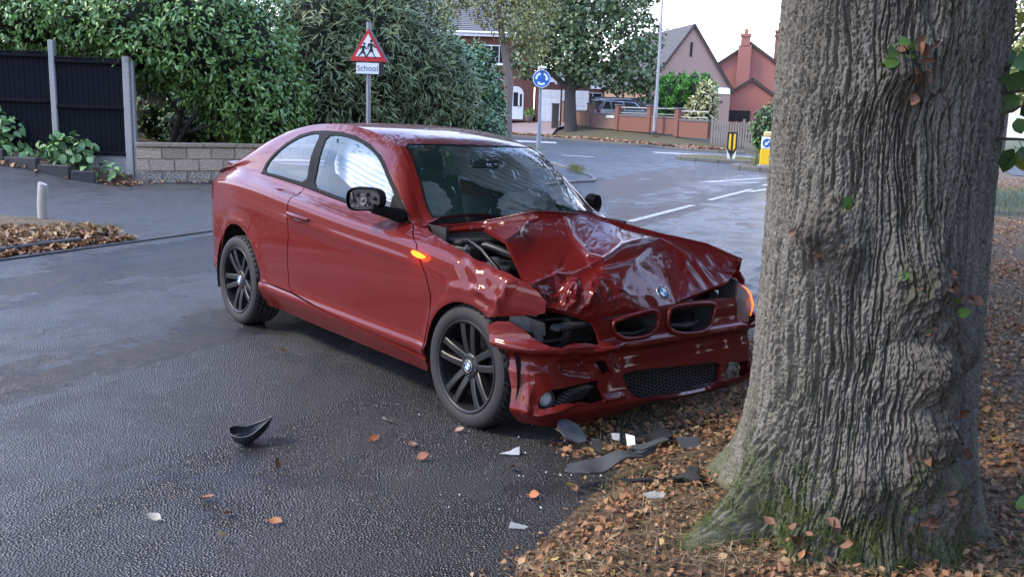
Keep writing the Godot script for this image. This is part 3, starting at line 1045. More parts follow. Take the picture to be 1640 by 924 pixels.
	st.tube([Vector3(0.551, 0.686, -0.662), Vector3(0.568, 0.662, -0.694), Vector3(0.576, 0.631, -0.720), Vector3(0.578, 0.567, -0.750), Vector3(0.562, 0.505, -0.758)], [0.003, 0.004, 0.0045, 0.004, 0.003], 8)
	put("indicator_strip", st.mesh(), lit, head)
	var glow := OmniLight3D.new()
	glow.name = "indicator_glow"
	glow.light_color = Color(1.0, 0.42, 0.08)
	glow.light_energy = 0.003
	glow.light_size = 0.02
	glow.shadow_enabled = true
	car.add_child(glow)
	glow.position = Vector3(0.615, 0.60, -0.735)
	var hb := MB.new()
	hb.box(Vector3(0.50, 0.60, -0.605), Vector3(0.10, 0.25, 0.04), Basis(Vector3.UP, 0.2), 0.01)
	hb.tube([Vector3(0.47, 0.74, -0.50), Vector3(0.52, 0.735, -0.58), Vector3(0.53, 0.69, -0.62), Vector3(0.53, 0.62, -0.625)], [0.013], 7)
	put("headlight_housing", hb.mesh(), dark, car)
	# what the torn corner lays bare: slam panel, radiator, engine, hoses and brackets
	var tub := MB.new()
	tub.box(Vector3(-0.02, 0.30, 0.0), Vector3(0.84, 0.02, 1.30))
	tub.box(Vector3(-0.60, 0.56, 0.0), Vector3(0.03, 0.56, 1.28))
	for s in [-1, 1]: tub.box(Vector3(-0.12, 0.52, 0.70 * s), Vector3(0.86, 0.44, 0.02))
	put("engine_bay", tub.mesh(), shell, car)
	var rad := MB.new()
	rad.box(Vector3(0.36, 0.40, 0.02), Vector3(0.05, 0.36, 1.05), Basis(Vector3.UP, 0.06), 0.008)
	for k in 22: rad.box(Vector3(0.39, 0.24 + k * 0.015, 0.02), Vector3(0.012, 0.004, 0.98), Basis(Vector3.UP, 0.06))
	put("radiator", rad.mesh(), mat("radiator black", lin(0.02, 0.021, 0.022), 0.5), car)
	var eng := MB.new()
	eng.box(Vector3(-0.18, 0.70, -0.02), Vector3(0.58, 0.14, 0.42), Basis(Vector3.UP, 0.03), 0.04)
	eng.box(Vector3(-0.20, 0.52, 0.0), Vector3(0.55, 0.30, 0.36), Basis.IDENTITY, 0.03)
	eng.box(Vector3(-0.24, 0.70, 0.42), Vector3(0.30, 0.16, 0.26), Basis(Vector3.UP, -0.1), 0.04)
	for k in 6: eng.box(Vector3(-0.40 + k * 0.09, 0.775, -0.02), Vector3(0.03, 0.016, 0.36), Basis.IDENTITY, 0.005)
	eng.smooth(20.0)
	put("engine", eng.mesh(), mat("engine cover", lin(0.022, 0.024, 0.027), 0.38), car)
	var tower := MB.new()
	tower.lathe([Vector2(0.0, 0.10), Vector2(0.03, 0.10), Vector2(0.034, 0.07), Vector2(0.085, 0.06), Vector2(0.10, 0.03), Vector2(0.115, -0.12)], 28, Transform3D(Basis(Vector3(1, 0, 0), Vector3(0, 0, -1), Vector3(0, 1, 0)), Vector3(-0.16, 0.70, 0.56)))
	tower.box(Vector3(-0.38, 0.80, 0.60), Vector3(0.16, 0.10, 0.14), Basis(Vector3.UP, 0.3), 0.02)
	put("strut_tower", tower.mesh(), mat("bay metal", lin(0.10, 0.105, 0.11), 0.45, 0.3), car)
	var hoses := MB.new()
	hoses.tube([Vector3(-0.45, 0.80, 0.56), Vector3(-0.30, 0.84, 0.50), Vector3(-0.12, 0.80, 0.42), Vector3(0.05, 0.70, 0.36), Vector3(0.24, 0.60, 0.40)], [0.026], 10)
	hoses.tube([Vector3(-0.50, 0.84, 0.62), Vector3(-0.34, 0.87, 0.60), Vector3(-0.20, 0.84, 0.62), Vector3(-0.06, 0.76, 0.62), Vector3(0.06, 0.64, 0.60)], [0.011], 8)
	hoses.tube([Vector3(-0.20, 0.78, 0.30), Vector3(0.02, 0.80, 0.44), Vector3(0.12, 0.66, 0.56), Vector3(0.20, 0.50, 0.60)], [0.016], 8)
	hoses.tube([Vector3(0.16, 0.55, 0.74), Vector3(0.30, 0.56, 0.62), Vector3(0.44, 0.59, 0.40), Vector3(0.48, 0.57, 0.26)], [0.009], 7)
	hoses.tube([Vector3(0.30, 0.44, 0.70), Vector3(0.40, 0.48, 0.56), Vector3(0.44, 0.47, 0.40)], [0.014], 7)
	hoses.smooth(60.0)
	put("hose", hoses.mesh(), mat("rubber hose", lin(0.014, 0.015, 0.016), 0.4), car)
	var br := MB.new()
	br.quad(Vector3(0.26, 0.64, 0.80), Vector3(0.36, 0.60, 0.76), Vector3(0.35, 0.52, 0.73), Vector3(0.27, 0.55, 0.80))
	br.quad(Vector3(0.36, 0.60, 0.76), Vector3(0.39, 0.57, 0.68), Vector3(0.38, 0.50, 0.66), Vector3(0.35, 0.52, 0.73))
	br.box(Vector3(0.33, 0.615, 0.70), Vector3(0.05, 0.035, 0.05), Basis(Vector3(1, 1, 0).normalized(), 0.5), 0.008)
	br.box(Vector3(0.36, 0.50, 0.69), Vector3(0.03, 0.07, 0.04), Basis(Vector3(1, 0, 1).normalized(), 0.4), 0.008)
	br.box(Vector3(0.30, 0.68, 0.735), Vector3(0.035, 0.014, 0.02), Basis(Vector3.UP, 0.5), 0.004)
	put("lamp_bracket", br.mesh(), mat("grey plastic", lin(0.14, 0.145, 0.15), 0.4), car)
	var sl := MB.new()
	sl.box(Vector3(0.42, 0.555, 0.10), Vector3(0.06, 0.03, 1.15), Basis(Vector3.UP, 0.05), 0.008)
	sl.box(Vector3(0.40, 0.36, 0.20), Vector3(0.07, 0.11, 1.0), Basis.IDENTITY, 0.015)
	for k in 4: sl.box(Vector3(0.42, 0.47 + 0.02 * k, 0.46 - 0.02 * k), Vector3(0.02, 0.006, 0.30), Basis(Vector3(1, 0, 0), 0.12))
	put("slam_panel", sl.mesh(), dark, car)

func build_roundel(called: String, r: float, at: Transform3D, parent: Node3D) -> void:
	# round badge: silver rim, black ring, four quarters in blue and white, three small letters on the ring
	var o := Node3D.new()
	o.name = called
	parent.add_child(o, true)
	o.transform = at
	var rim := MB.new()
	rim.lathe([Vector2(r, -0.004), Vector2(r, 0.002), Vector2(r * 0.94, 0.0035), Vector2(r * 0.92, 0.002)], 36)
	put("badge_rim", rim.mesh(), mat("badge chrome", lin(0.62, 0.63, 0.65), 0.2, 0.8), o)
	var ring := MB.new()
	ring.lathe([Vector2(r * 0.93, 0.002), Vector2(r * 0.58, 0.003)], 36)
	put("badge_ring", ring.mesh(), mat("badge black", lin(0.01, 0.01, 0.014), 0.25), o)
	for k in 4:
		var q := PackedVector2Array([Vector2.ZERO])
		for j in 9:
			var a := PI * 0.5 * (k + j / 8.0)
			q.append(Vector2(cos(a), sin(a)) * r * 0.575)
		var s := MB.new()
		s.slab(q, 0.002, Transform3D(Basis.IDENTITY, Vector3(0, 0, 0.0032)))
		put("badge_quarter", s.mesh(), mat("badge blue", lin(0.05, 0.25, 0.55), 0.25) if k % 2 else mat("badge white", lin(0.78, 0.80, 0.82), 0.25), o)
	for k in 3:
		var t := TextMesh.new()
		t.text = ["B", "M", "W"][k]
		t.font = SystemFont.new()
		t.font.font_names = PackedStringArray(["Droid Sans"])
		t.font_size = 24
		t.pixel_size = r * 0.012
		t.depth = r * 0.03
		var a := deg_to_rad([132.0, 90.0, 48.0][k])
		var l := put("badge_letter", t, mat("badge white", Color.WHITE), o)
		l.transform = Transform3D(Basis(Vector3.BACK, a - PI * 0.5), Vector3(cos(a) * r * 0.76, sin(a) * r * 0.76, 0.0036))

func build_wheel(car: Node3D, at: Vector3, squash: float, side: float, steer := 0.0, turn := 0.0) -> void:
	var w := Node3D.new()
	w.name = "wheel"
	car.add_child(w, true)
	w.position = at
	w.rotation.y = steer + (PI if side < 0.0 else 0.0)
	var rubber: Material = mats["tyre rubber"]
	var R := 0.317
	var tyre := MB.new()
	var prof := [Vector2(0.226, -0.205), Vector2(0.25, -0.218), Vector2(0.285, -0.222), Vector2(0.305, -0.212), Vector2(0.3155, -0.195)]
	for k in 17: prof.append(Vector2(R + 0.0015 - 0.0015 * absf(k - 8.0) / 8.0, -0.19 + 0.17 * k / 16.0))
	prof.append_array([Vector2(0.3155, -0.016), Vector2(0.306, 0.0), Vector2(0.297, 0.006), Vector2(0.285, 0.0115), Vector2(0.268, 0.0125), Vector2(0.255, 0.010), Vector2(0.244, 0.004), Vector2(0.241, -0.001), Vector2(0.236, 0.001), Vector2(0.231, -0.006)])
	var wob := func(i: int, s: int) -> float:
		if i < 4 or i > 22: return 0.0
		if i in [8, 12, 16, 19]: return -0.008
		var ph := (s + (i - 13) * (1 if i < 13 else -1)) % 6
		return -0.009 if ph <= 1 else 0.0
	tyre.lathe(prof, 288, Transform3D.IDENTITY, wob)
	for i in tyre.v.size():
		var p := tyre.v[i]
		var low := -at.y + squash - p.y
		if low > 0.0:
			p.y += low
			if p.z > -0.02: p.z += low * 0.5
			tyre.v[i] = p
	tyre.smooth(28.0)
	put("tyre", tyre.mesh(), rubber, w)
	var grey := mat("gunmetal wheel", lin(0.020, 0.020, 0.022), 0.40, 0.3)
	var rim := MB.new()
	rim.lathe([Vector2(0.236, -0.004), Vector2(0.2385, 0.003), Vector2(0.236, 0.006), Vector2(0.229, 0.006), Vector2(0.222, 0.0), Vector2(0.219, -0.02), Vector2(0.214, -0.06), Vector2(0.205, -0.19)], 96)
	rim.lathe([Vector2(0.0, -0.020), Vector2(0.052, -0.020), Vector2(0.066, -0.028), Vector2(0.072, -0.045), Vector2(0.074, -0.08)], 48)
	rim.smooth(50.0)
	put("rim", rim.mesh(), grey, w)
	for k in 5:
		for s in [-1.0, 1.0]:
			var a := TAU * k / 5.0 + turn
			var sp := MB.new()
			var ring := []
			for j in 9:
				var f := j / 8.0
				var rad := lerpf(0.048, 0.224, f)
				var off: float = s * lerpf(0.019, 0.043, pow(f, 0.8))
				var zz := lerpf(-0.030, -0.004, pow(f, 1.6)) + 0.010 * sin(f * PI)
				var hw := lerpf(0.020, 0.017, f) + 0.006 * smoothstep(0.8, 1.0, f)
				var c := Vector3(rad, off, zz)
				ring.append([c + Vector3(0, -hw, -0.042), c + Vector3(0, -hw, -0.004), c + Vector3(0, -hw * 0.72, 0.0), c + Vector3(0, hw * 0.72, 0.0), c + Vector3(0, hw, -0.004), c + Vector3(0, hw, -0.042)])
			for j in 8:
				for e in 5:
					var q := []
					for c in [ring[j][e], ring[j + 1][e], ring[j + 1][e + 1], ring[j][e + 1]]: q.append(Basis(Vector3.BACK, a) * c)
					sp.quad(q[0], q[1], q[2], q[3])
			sp.smooth(32.0)
			put("spoke", sp.mesh(), grey, w)
	var bolt := MB.new()
	bolt.lathe([Vector2(0.0, 0.004), Vector2(0.007, 0.004), Vector2(0.008, 0.0), Vector2(0.010, -0.014)], 8)
	var bolt_mesh := bolt.mesh()
	for k in 5:
		var a := TAU * (k + 0.5) / 5.0 + turn
		put("wheel_bolt", bolt_mesh, mat("bolt steel", lin(0.05, 0.05, 0.052), 0.3, 0.8), w, Vector3(cos(a) * 0.054, sin(a) * 0.054, -0.022))
	var disc := MB.new()
	disc.lathe([Vector2(0.05, -0.10), Vector2(0.09, -0.10), Vector2(0.095, -0.115), Vector2(0.165, -0.115), Vector2(0.165, -0.137)], 48)
	disc.lathe([Vector2(0.0, -0.17), Vector2(0.21, -0.17)], 24)
	put("brake_disc", disc.mesh(), mat("brake iron", lin(0.035, 0.033, 0.031), 0.5, 0.6), w)
	build_roundel("hub_badge", 0.033, Transform3D(Basis(Vector3.BACK, 0.3), Vector3(0, 0, -0.016)), w)

func build_wheels(car: Node3D, _rubber: Material, shell: Material) -> void:
	build_wheel(car, Vector3(0.02, 0.286, 0.862), -0.0195, 1.0, 0.0, 1.62)
	build_wheel(car, Vector3(-2.66, 0.272, 0.868), -0.045, 1.0, 0.0, 0.85)
	build_wheel(car, Vector3(0.02, 0.337, -0.862), 0.02, -1.0)
	build_wheel(car, Vector3(-2.66, 0.312, -0.868), -0.005, -1.0)
	for x in [0.03, -2.67]:
		for s in [1.0, -1.0]:
			var b := MB.new()
			var r := 0.372 if x > -1.0 else 0.405
			for k in 26:
				var a0 := lerpf(-0.35, PI + 0.35, k / 26.0)
				var a1 := lerpf(-0.35, PI + 0.35, (k + 1) / 26.0)
				var c := Vector3(x, 0.275 if x > -1.0 else 0.29, 0)
				var p := c + Vector3(cos(a0), sin(a0), 0) * r
				var q := c + Vector3(cos(a1), sin(a1), 0) * r
				b.quad(p + Vector3(0, 0, 0.845 * s), q + Vector3(0, 0, 0.845 * s), q + Vector3(0, 0, 0.54 * s), p + Vector3(0, 0, 0.54 * s))
				b.flat(p + Vector3(0, 0, 0.54 * s), q + Vector3(0, 0, 0.54 * s), c + Vector3(0, 0, 0.54 * s))
			b.smooth(60.0)
			put("wheel_arch_liner", b.mesh(), shell, car)
	var u := MB.new()
	u.box(Vector3(-1.32, 0.20, 0), Vector3(1.90, 0.02, 1.56))
	u.box(Vector3(-1.5, 0.22, 0), Vector3(3.9, 0.02, 1.06))
	u.box(Vector3(-3.28, 0.24, 0), Vector3(0.40, 0.02, 1.40))
	put("floor_pan", u.mesh(), shell, car)

func bag(at: Vector3, size: Vector3, sd: int, basis := Basis.IDENTITY) -> ArrayMesh:
	# a limp cloth bag: a flattened ball with folds
	var b := MB.new()
	var n := noise(1.5, FastNoiseLite.TYPE_SIMPLEX_SMOOTH, 3, sd)
	var lat := 28
	var lon := 44
	for i in lat + 1:
		for j in lon + 1:
			var t := PI * i / lat
			var u := TAU * (j % lon) / lon
			var d := Vector3(sin(t) * cos(u), cos(t), sin(t) * sin(u))
			var r := 1.0 + 0.30 * n.get_noise_3dv(d * 1.3) + 0.16 * absf(n.get_noise_3dv(d * 3.5))
			b.vert(at + basis * (d * r * size), d)
	for i in lat:
		for j in lon:
			var a := i * (lon + 1) + j
			b.face(a, a + 1, a + lon + 1)
			b.face(a + 1, a + lon + 2, a + lon + 1)
	b.smooth(60.0)
	return b.mesh()

func build_cabin(car: Node3D, dark: Material, shell: Material) -> void:
	var trim := mat("cabin trim", lin(0.022, 0.023, 0.025), 0.7)
	var dash := MB.new()
	dash.box(Vector3(-0.86, 0.80, 0), Vector3(0.46, 0.17, 1.34), Basis(Vector3.BACK, 0.08), 0.06)
	dash.box(Vector3(-0.98, 0.87, 0.36), Vector3(0.20, 0.09, 0.40), Basis(Vector3.BACK, 0.1), 0.035)
	dash.box(Vector3(-0.52, 0.84, 0), Vector3(0.40, 0.03, 1.34), Basis(Vector3.BACK, 0.1), 0.01)
	dash.smooth(30.0)
	put("dashboard", dash.mesh(), trim, car)
	var wheel := MB.new()
	var turned := Transform3D(frame_to(Vector3(-0.87, 0.45, 0)), Vector3(-1.22, 0.90, 0.36))
	var ring := []
	for k in 33: ring.append(turned * Vector3(cos(TAU * k / 32) * 0.185, sin(TAU * k / 32) * 0.185, 0))
	wheel.tube(ring, [0.016], 8, false)
	for a in [0.15, PI - 0.15, -PI / 2]: wheel.tube([turned * Vector3(cos(a), sin(a), 0) * 0.18, turned * Vector3(cos(a) * 0.05, sin(a) * 0.05, -0.03)], [0.016], 6)
	put("steering_wheel", wheel.mesh(), dark, car)
	var cloth := mat("airbag cloth", lin(0.42, 0.45, 0.44), 0.85)
	put("driver_airbag", bag(Vector3(-1.12, 0.985, 0.37), Vector3(0.08, 0.13, 0.19), 3, Basis(Vector3.BACK, 0.4)), cloth, car)
	put("passenger_airbag", bag(Vector3(-1.02, 0.965, -0.42), Vector3(0.13, 0.10, 0.22), 8), cloth, car)
	for s in [1.0, -1.0]:
		# curtain bag behind the side glass: a pleated sheet
		var b := MB.new()
		var top := [Vector2(-2.04, 1.335), Vector2(-1.88, 1.345), Vector2(-1.55, 1.33), Vector2(-1.33, 1.285), Vector2(-1.14, 1.21), Vector2(-0.95, 1.09)]
		var low := [Vector2(-1.98, 1.19), Vector2(-1.90, 1.10), Vector2(-1.68, 1.03), Vector2(-1.42, 1.0), Vector2(-1.14, 0.985), Vector2(-0.92, 0.985)]
		for i in 60:
			for j in 40:
				var q := []
				for c in [[i, j], [i + 1, j], [i + 1, j + 1], [i, j + 1]]:
					var f: float = c[0] / 60.0 * 5.0
					var k := mini(int(f), 4)
					var p: Vector2 = top[k].lerp(top[k + 1], f - k)
					var e: Vector2 = low[k].lerp(low[k + 1], f - k)
					var g: float = c[1] / 40.0
					var m := p.lerp(e, g)
					var puff := 0.05 * sin(PI * g) * (0.5 + 0.5 * absf(sin(PI * f * 0.55 + 0.5)))
					var pleat := 0.008 * sin(g * 56.0 + 2.4 * sin(f * 1.1) + f * 0.7)
					q.append(Vector3(m.x, m.y, (0.60 - (m.y - 1.0) * 0.30 + puff * 0.5 + pleat - 0.05) * s))
				b.quad(q[0], q[1], q[2], q[3])
		b.smooth(50.0)
		put("curtain_airbag", b.mesh(), mat("pale airbag cloth", lin(0.66, 0.74, 0.84), 0.8), car)
		# seats
		var seat := MB.new()
		var z: float = 0.36 * s
		seat.box(Vector3(-1.62, 0.50, z), Vector3(0.52, 0.16, 0.50), Basis(Vector3.BACK, 0.12), 0.06)
		seat.box(Vector3(-1.97, 0.82, z), Vector3(0.15, 0.64, 0.50), Basis(Vector3.BACK, 0.30), 0.065)
		seat.box(Vector3(-2.07, 1.17, z), Vector3(0.10, 0.17, 0.26), Basis(Vector3.BACK, 0.25), 0.045)
		seat.tube([Vector3(-2.05, 1.05, z + 0.05), Vector3(-2.06, 1.12, z + 0.05)], [0.007], 6)
		seat.tube([Vector3(-2.05, 1.05, z - 0.05), Vector3(-2.06, 1.12, z - 0.05)], [0.007], 6)
		seat.smooth(30.0)
		put("seat", seat.mesh(), trim, car)
	var rear := MB.new()
	rear.box(Vector3(-2.75, 0.80, 0), Vector3(0.16, 0.50, 1.20), Basis(Vector3.BACK, 0.35), 0.06)
	rear.box(Vector3(-2.45, 0.50, 0), Vector3(0.50, 0.16, 1.20), Basis.IDENTITY, 0.05)
	rear.box(Vector3(-3.0, 0.985, 0), Vector3(0.36, 0.02, 1.26))
	rear.smooth(30.0)
	put("rear_seat", rear.mesh(), trim, car)
	var lining := MB.new()
	for s in [1.0, -1.0]:
		lining.box(Vector3(-1.4, 0.60, 0.70 * s), Vector3(2.0, 0.66, 0.02))
		lining.box(Vector3(-2.7, 0.72, 0.66 * s), Vector3(0.9, 0.50, 0.02))
		lining.box(Vector3(-1.86, 1.17, 0.60 * s), Vector3(0.09, 0.34, 0.02), Basis(Vector3.RIGHT, -0.42 * s) * Basis(Vector3.BACK, 0.18))
	put("door_lining", lining.mesh(), trim, car)
	var head := func(x: float, s: float) -> Vector3: return roof_point(x, s) - Vector3(0, 0.035, 0)
	put("headlining", panel(head, poly([[-2.38, -0.94], [-1.12, -0.94], [-1.06, 0.0], [-1.12, 0.94], [-2.38, 0.94]]), [], 0.1, 0.15, 0.0, Vector3.UP).mesh(), mat("grey headlining", lin(0.12, 0.12, 0.12), 0.9), car)
	var mir := MB.new()
	mir.box(Vector3(-0.98, 1.24, 0.0), Vector3(0.03, 0.06, 0.22), Basis.IDENTITY, 0.012)
	put("inner_mirror", mir.mesh(), dark, car)
	put("floor", box_mesh(Vector3(2.3, 0.02, 1.4)), shell, car, Vector3(-1.6, 0.28, 0))

func build_car_details(car: Node3D, paint: Material, black: Material, dark: Material) -> void:
	side_damage = true
	# lit side repeater on the wing
	var rep := rounded(poly([[-0.470, 0.806], [-0.443, 0.817], [-0.345, 0.802], [-0.328, 0.788], [-0.373, 0.778], [-0.447, 0.786]]), 2)
	var lit: Material = mats["lit orange lamp"]
	var fn := func(x: float, t: float) -> Vector3: return side_point(x, t) + Vector3(0, 0, 0.007)
	put("side_repeater_lamp", panel(fn, side_outline(rep, 0.02), [], 0.02, 0.1, 0.01, Vector3(0, 0.3, 1)).mesh(), lit, car)
	var g := OmniLight3D.new()
	g.name = "repeater_glow"
	g.light_color = Color(1.0, 0.38, 0.06)
	g.light_energy = 0.004
	g.light_size = 0.03
	g.shadow_enabled = true
	car.add_child(g)
	g.position = side_point(-0.4, side_t(-0.4, 0.795)) + Vector3(0, 0, 0.05)
	# door handle: bar over a flat patch whose darker red paints recess shade
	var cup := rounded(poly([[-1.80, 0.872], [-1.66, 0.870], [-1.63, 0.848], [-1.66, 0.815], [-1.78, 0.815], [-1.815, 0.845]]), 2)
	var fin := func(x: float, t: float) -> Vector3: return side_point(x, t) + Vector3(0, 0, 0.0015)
	put("handle_recess_shade", panel(fin, side_outline(cup, 0.02), [], 0.02, 0.1, 0.0, Vector3(0, 0.3, 1)).mesh(), mat("painted recess shade", lin(0.09, 0.006, 0.008), 0.4), car)
	var bar := MB.new()
	var path := []
	for k in 9:
		var x := lerpf(-1.865, -1.575, k / 8.0)
		path.append(side_point(x, side_t(x, 0.851 - 0.012 * k / 8.0)) + Vector3(0, 0, 0.010 + 0.018 * sin(PI * k / 8.0)))
	bar.tube(path, [0.006, 0.011, 0.013, 0.014, 0.014, 0.014, 0.013, 0.012, 0.007], 10)
	put("door_handle", bar.mesh(), paint, car)
	# chrome-dark waist strip under the side glass
	var strip := MB.new()
	var line := []
	for p in [[-2.54, 1.046], [-2.3, 1.036], [-2.1, 1.025], [-1.87, 1.011], [-1.64, 0.991], [-1.35, 0.968], [-1.035, 0.948], [-0.78, 0.934], [-0.67, 0.928]]: line.append(side_point(p[0], side_t(p[0], p[1])) + Vector3(0, 0.002, 0.004))
	strip.tube(line, [0.006], 6)
	put("waist_strip", strip.mesh(), black, car)
	# driver's mirror, its outer shell torn off: black bowl with a grey carrier plate
	var m := Node3D.new()
	m.name = "door_mirror"
	car.add_child(m, true)
	m.position = Vector3(-0.84, 1.04, 0.955)
	m.rotation = Vector3(0, 0.50, 0.03)
	m.scale = Vector3.ONE * 0.92
	var o := PackedVector2Array()
	for k in 40:
		var a := TAU * k / 40
		var c := cos(a)
		var s := sin(a)
		o.append(Vector2(signf(c) * pow(absf(c), 0.62) * (0.125 if c < 0 else 0.115), signf(s) * pow(absf(s), 0.7) * (0.075 if s > 0 else 0.066 - 0.018 * c)))
	var bowl := MB.new()
	for k in 40:
		var a := o[k]
		var b2 := o[(k + 1) % 40]
		for l in [[1.0, 0.0, 1.04, -0.03], [1.04, -0.03, 0.96, -0.075], [0.96, -0.075, 0.70, -0.11], [0.70, -0.11, 0.0, -0.12], [1.0, 0.0, 0.95, 0.004], [0.95, 0.004, 0.92, -0.014]]:
			bowl.quad(Vector3(a.x * l[0], a.y * l[0], l[1]), Vector3(b2.x * l[0], b2.y * l[0], l[1]), Vector3(b2.x * l[2], b2.y * l[2], l[3]), Vector3(a.x * l[2], a.y * l[2], l[3]))
	bowl.smooth(40.0)
	put("mirror_bowl", bowl.mesh(), black, m)
	var plate := MB.new()
	var po := PackedVector2Array()
	for p in o: po.append(p * 0.86)
	plate.slab(po, 0.012, Transform3D(Basis.IDENTITY, Vector3(0, 0, -0.012)))
	plate.smooth(20.0)
	put("carrier_plate", plate.mesh(), mat("carrier grey", lin(0.055, 0.05, 0.048), 0.6), m)
	for q in [[-0.045, 0.028, 0.014], [0.02, 0.034, 0.010], [0.068, 0.012, 0.012], [0.064, -0.030, 0.013], [0.03, -0.022, 0.008], [-0.075, -0.01, 0.012]]:
		var knob := MB.new()
		knob.lathe([Vector2(0.0, 0.002), Vector2(q[2], 0.002), Vector2(q[2], -0.0105)], 12)
		put("carrier_hole", knob.mesh(), mat("hole black", lin(0.004, 0.004, 0.004), 0.9), m, Vector3(q[0], q[1], 0.0))
	var hub := MB.new()
	hub.lathe([Vector2(0.0, 0.0), Vector2(0.010, 0.001), Vector2(0.011, -0.006), Vector2(0.026, -0.007), Vector2(0.028, -0.0), Vector2(0.033, 0.0), Vector2(0.035, -0.011)], 24, Transform3D(Basis.IDENTITY, Vector3(-0.012, 0.0, 0.0)))
	for k in 5: hub.box(Vector3(-0.08 + k * 0.035, -0.044 + 0.004 * k, -0.007), Vector3(0.022, 0.006, 0.012), Basis(Vector3.BACK, 0.1), 0.001)
	hub.box(Vector3(-0.085, 0.02, -0.006), Vector3(0.012, 0.04, 0.014), Basis(Vector3.BACK, 0.2), 0.002)
	put("carrier_hub", hub.mesh(), mat("carrier light grey", lin(0.12, 0.115, 0.11), 0.5), m)
	var foot := MB.new()
	foot.tube([Vector3(-0.74, 0.955, 0.76), Vector3(-0.765, 0.975, 0.84), Vector3(-0.80, 1.0, 0.925)], [0.042, 0.032, 0.03], 8)
	var sail := func(x: float, t: float) -> Vector3: return side_point(x, t) + Vector3(0, 0, 0.003)
	put("mirror_sail", panel(sail, side_outline(poly([[-0.90, 0.944], [-0.70, 0.934], [-0.80, 1.01], [-0.90, 1.072]]), 0.03), [], 0.03, 0.15, 0.006, Vector3(0, 0.3, 1)).mesh(), black, car)
	foot.smooth(30.0)
	put("mirror_foot", foot.mesh(), black, car)
	# passenger's mirror, whole
	var far := MB.new()
	far.lathe([Vector2(0.0, 0.065), Vector2(0.04, 0.058), Vector2(0.066, 0.035), Vector2(0.072, 0.0), Vector2(0.066, -0.05), Vector2(0.0, -0.052)], 28, Transform3D(Basis(Vector3(0, 0, 1.55), Vector3(0, 1, 0), Vector3(-1, 0, 0)).inverse().transposed(), Vector3.ZERO))
	for i in far.v.size(): far.v[i] = Vector3(far.v[i].x, far.v[i].y * 0.92, far.v[i].z * 1.0)
	far.smooth(60.0)
	put("door_mirror", far.mesh(), black, car, Vector3(-0.93, 0.985, -0.93))
	put("mirror_foot", box_mesh(Vector3(0.09, 0.035, 0.14), 0.012), black, car, Vector3(-0.86, 0.94, -0.83))
	var eb := frame_to(Vector3(0.80, 0.55, 0.10))
	build_roundel("bonnet_badge", 0.042, Transform3D(eb, Vector3(0.573, 0.706, 0.04)), car)

# ---------------------------------------------------------------- ground, road, verges
const ROAD_DIR := Vector2(0.447, 0.894)   # along the road, as (x, distance)
const ROAD_OUT := Vector2(0.894, -0.447)  # to its right-hand kerb
const KERB0 := Vector2(0.10, 3.20)        # a point of the near kerb line
var bumps: FastNoiseLite

func road_at(along: float, off: float) -> Vector2:
	return KERB0 + ROAD_DIR * along + ROAD_OUT * off

func far_kerb(x: float) -> float:
	return cubic([[-30.0, 66.0], [-2.5, 55.0], [1.4, 51.0], [5.2, 45.8], [7.2, 41.5], [10.0, 39.6], [13.0, 43.0], [40.0, 60.0]], x)

func ground_y(x: float, d: float) -> float:
	var y := 0.0
	y += 0.20 * maxf(0.0, -(x + 7.2)) * smoothstep(12.0, 17.0, d) * (1.0 - smoothstep(30.0, 40.0, d))
	var past := d - far_kerb(x)
	if past > 0.0 and x < 14.0: y += 0.085 * clampf(past - 4.0, 0.0, 12.0)
	return y

func sheet(called: String, outline: PackedVector2Array, lift: float, cell: float, m: Material, tint = null, edge := 0.0, rough := 0.0, fade := 0.0) -> MeshInstance3D:
	# a piece of ground over the outline, drawn in (x, distance); edge is the height of its rim
	var fn := func(x: float, d: float) -> Vector3:
		var y := ground_y(x, d) + lift
		if rough > 0.0: y += rough * (bumps.get_noise_2d(x * 4.0, d * 4.0) + 0.6 * bumps.get_noise_2d(x * 17.0, d * 17.0))
		if fade < 0.0: y = verge_y(x, d) - 0.006
		if fade > 0.0:
			var near := 1e9
			var p := Vector2(x, d)
			for i in outline.size():
				var q := Geometry2D.get_closest_point_to_segment(p, outline[i], outline[(i + 1) % outline.size()])
				near = minf(near, p.distance_to(q))
			y = lerpf(ground_y(x, d) + 0.008, y, smoothstep(0.0, fade, near))
		return Vector3(x, y, -d)
	var b := panel(fn, dense(outline, cell), [], cell, cell, 0.0, Vector3.UP)
	if tint != null:
		for i in b.v.size(): b.c[i] = (tint as Callable).call(b.v[i].x, -b.v[i].z)
	if edge > 0.0:
		var turn := dense(outline, cell)
		for i in turn.size():
			var a: Vector3 = fn.call(turn[i].x, turn[i].y)
			var c: Vector3 = fn.call(turn[(i + 1) % turn.size()].x, turn[(i + 1) % turn.size()].y)
			b.quad(a, c, c - Vector3(0, edge, 0), a - Vector3(0, edge, 0))
	var o := put(called, b.mesh(), m)
	o.set_meta("kind", "structure")
	return o

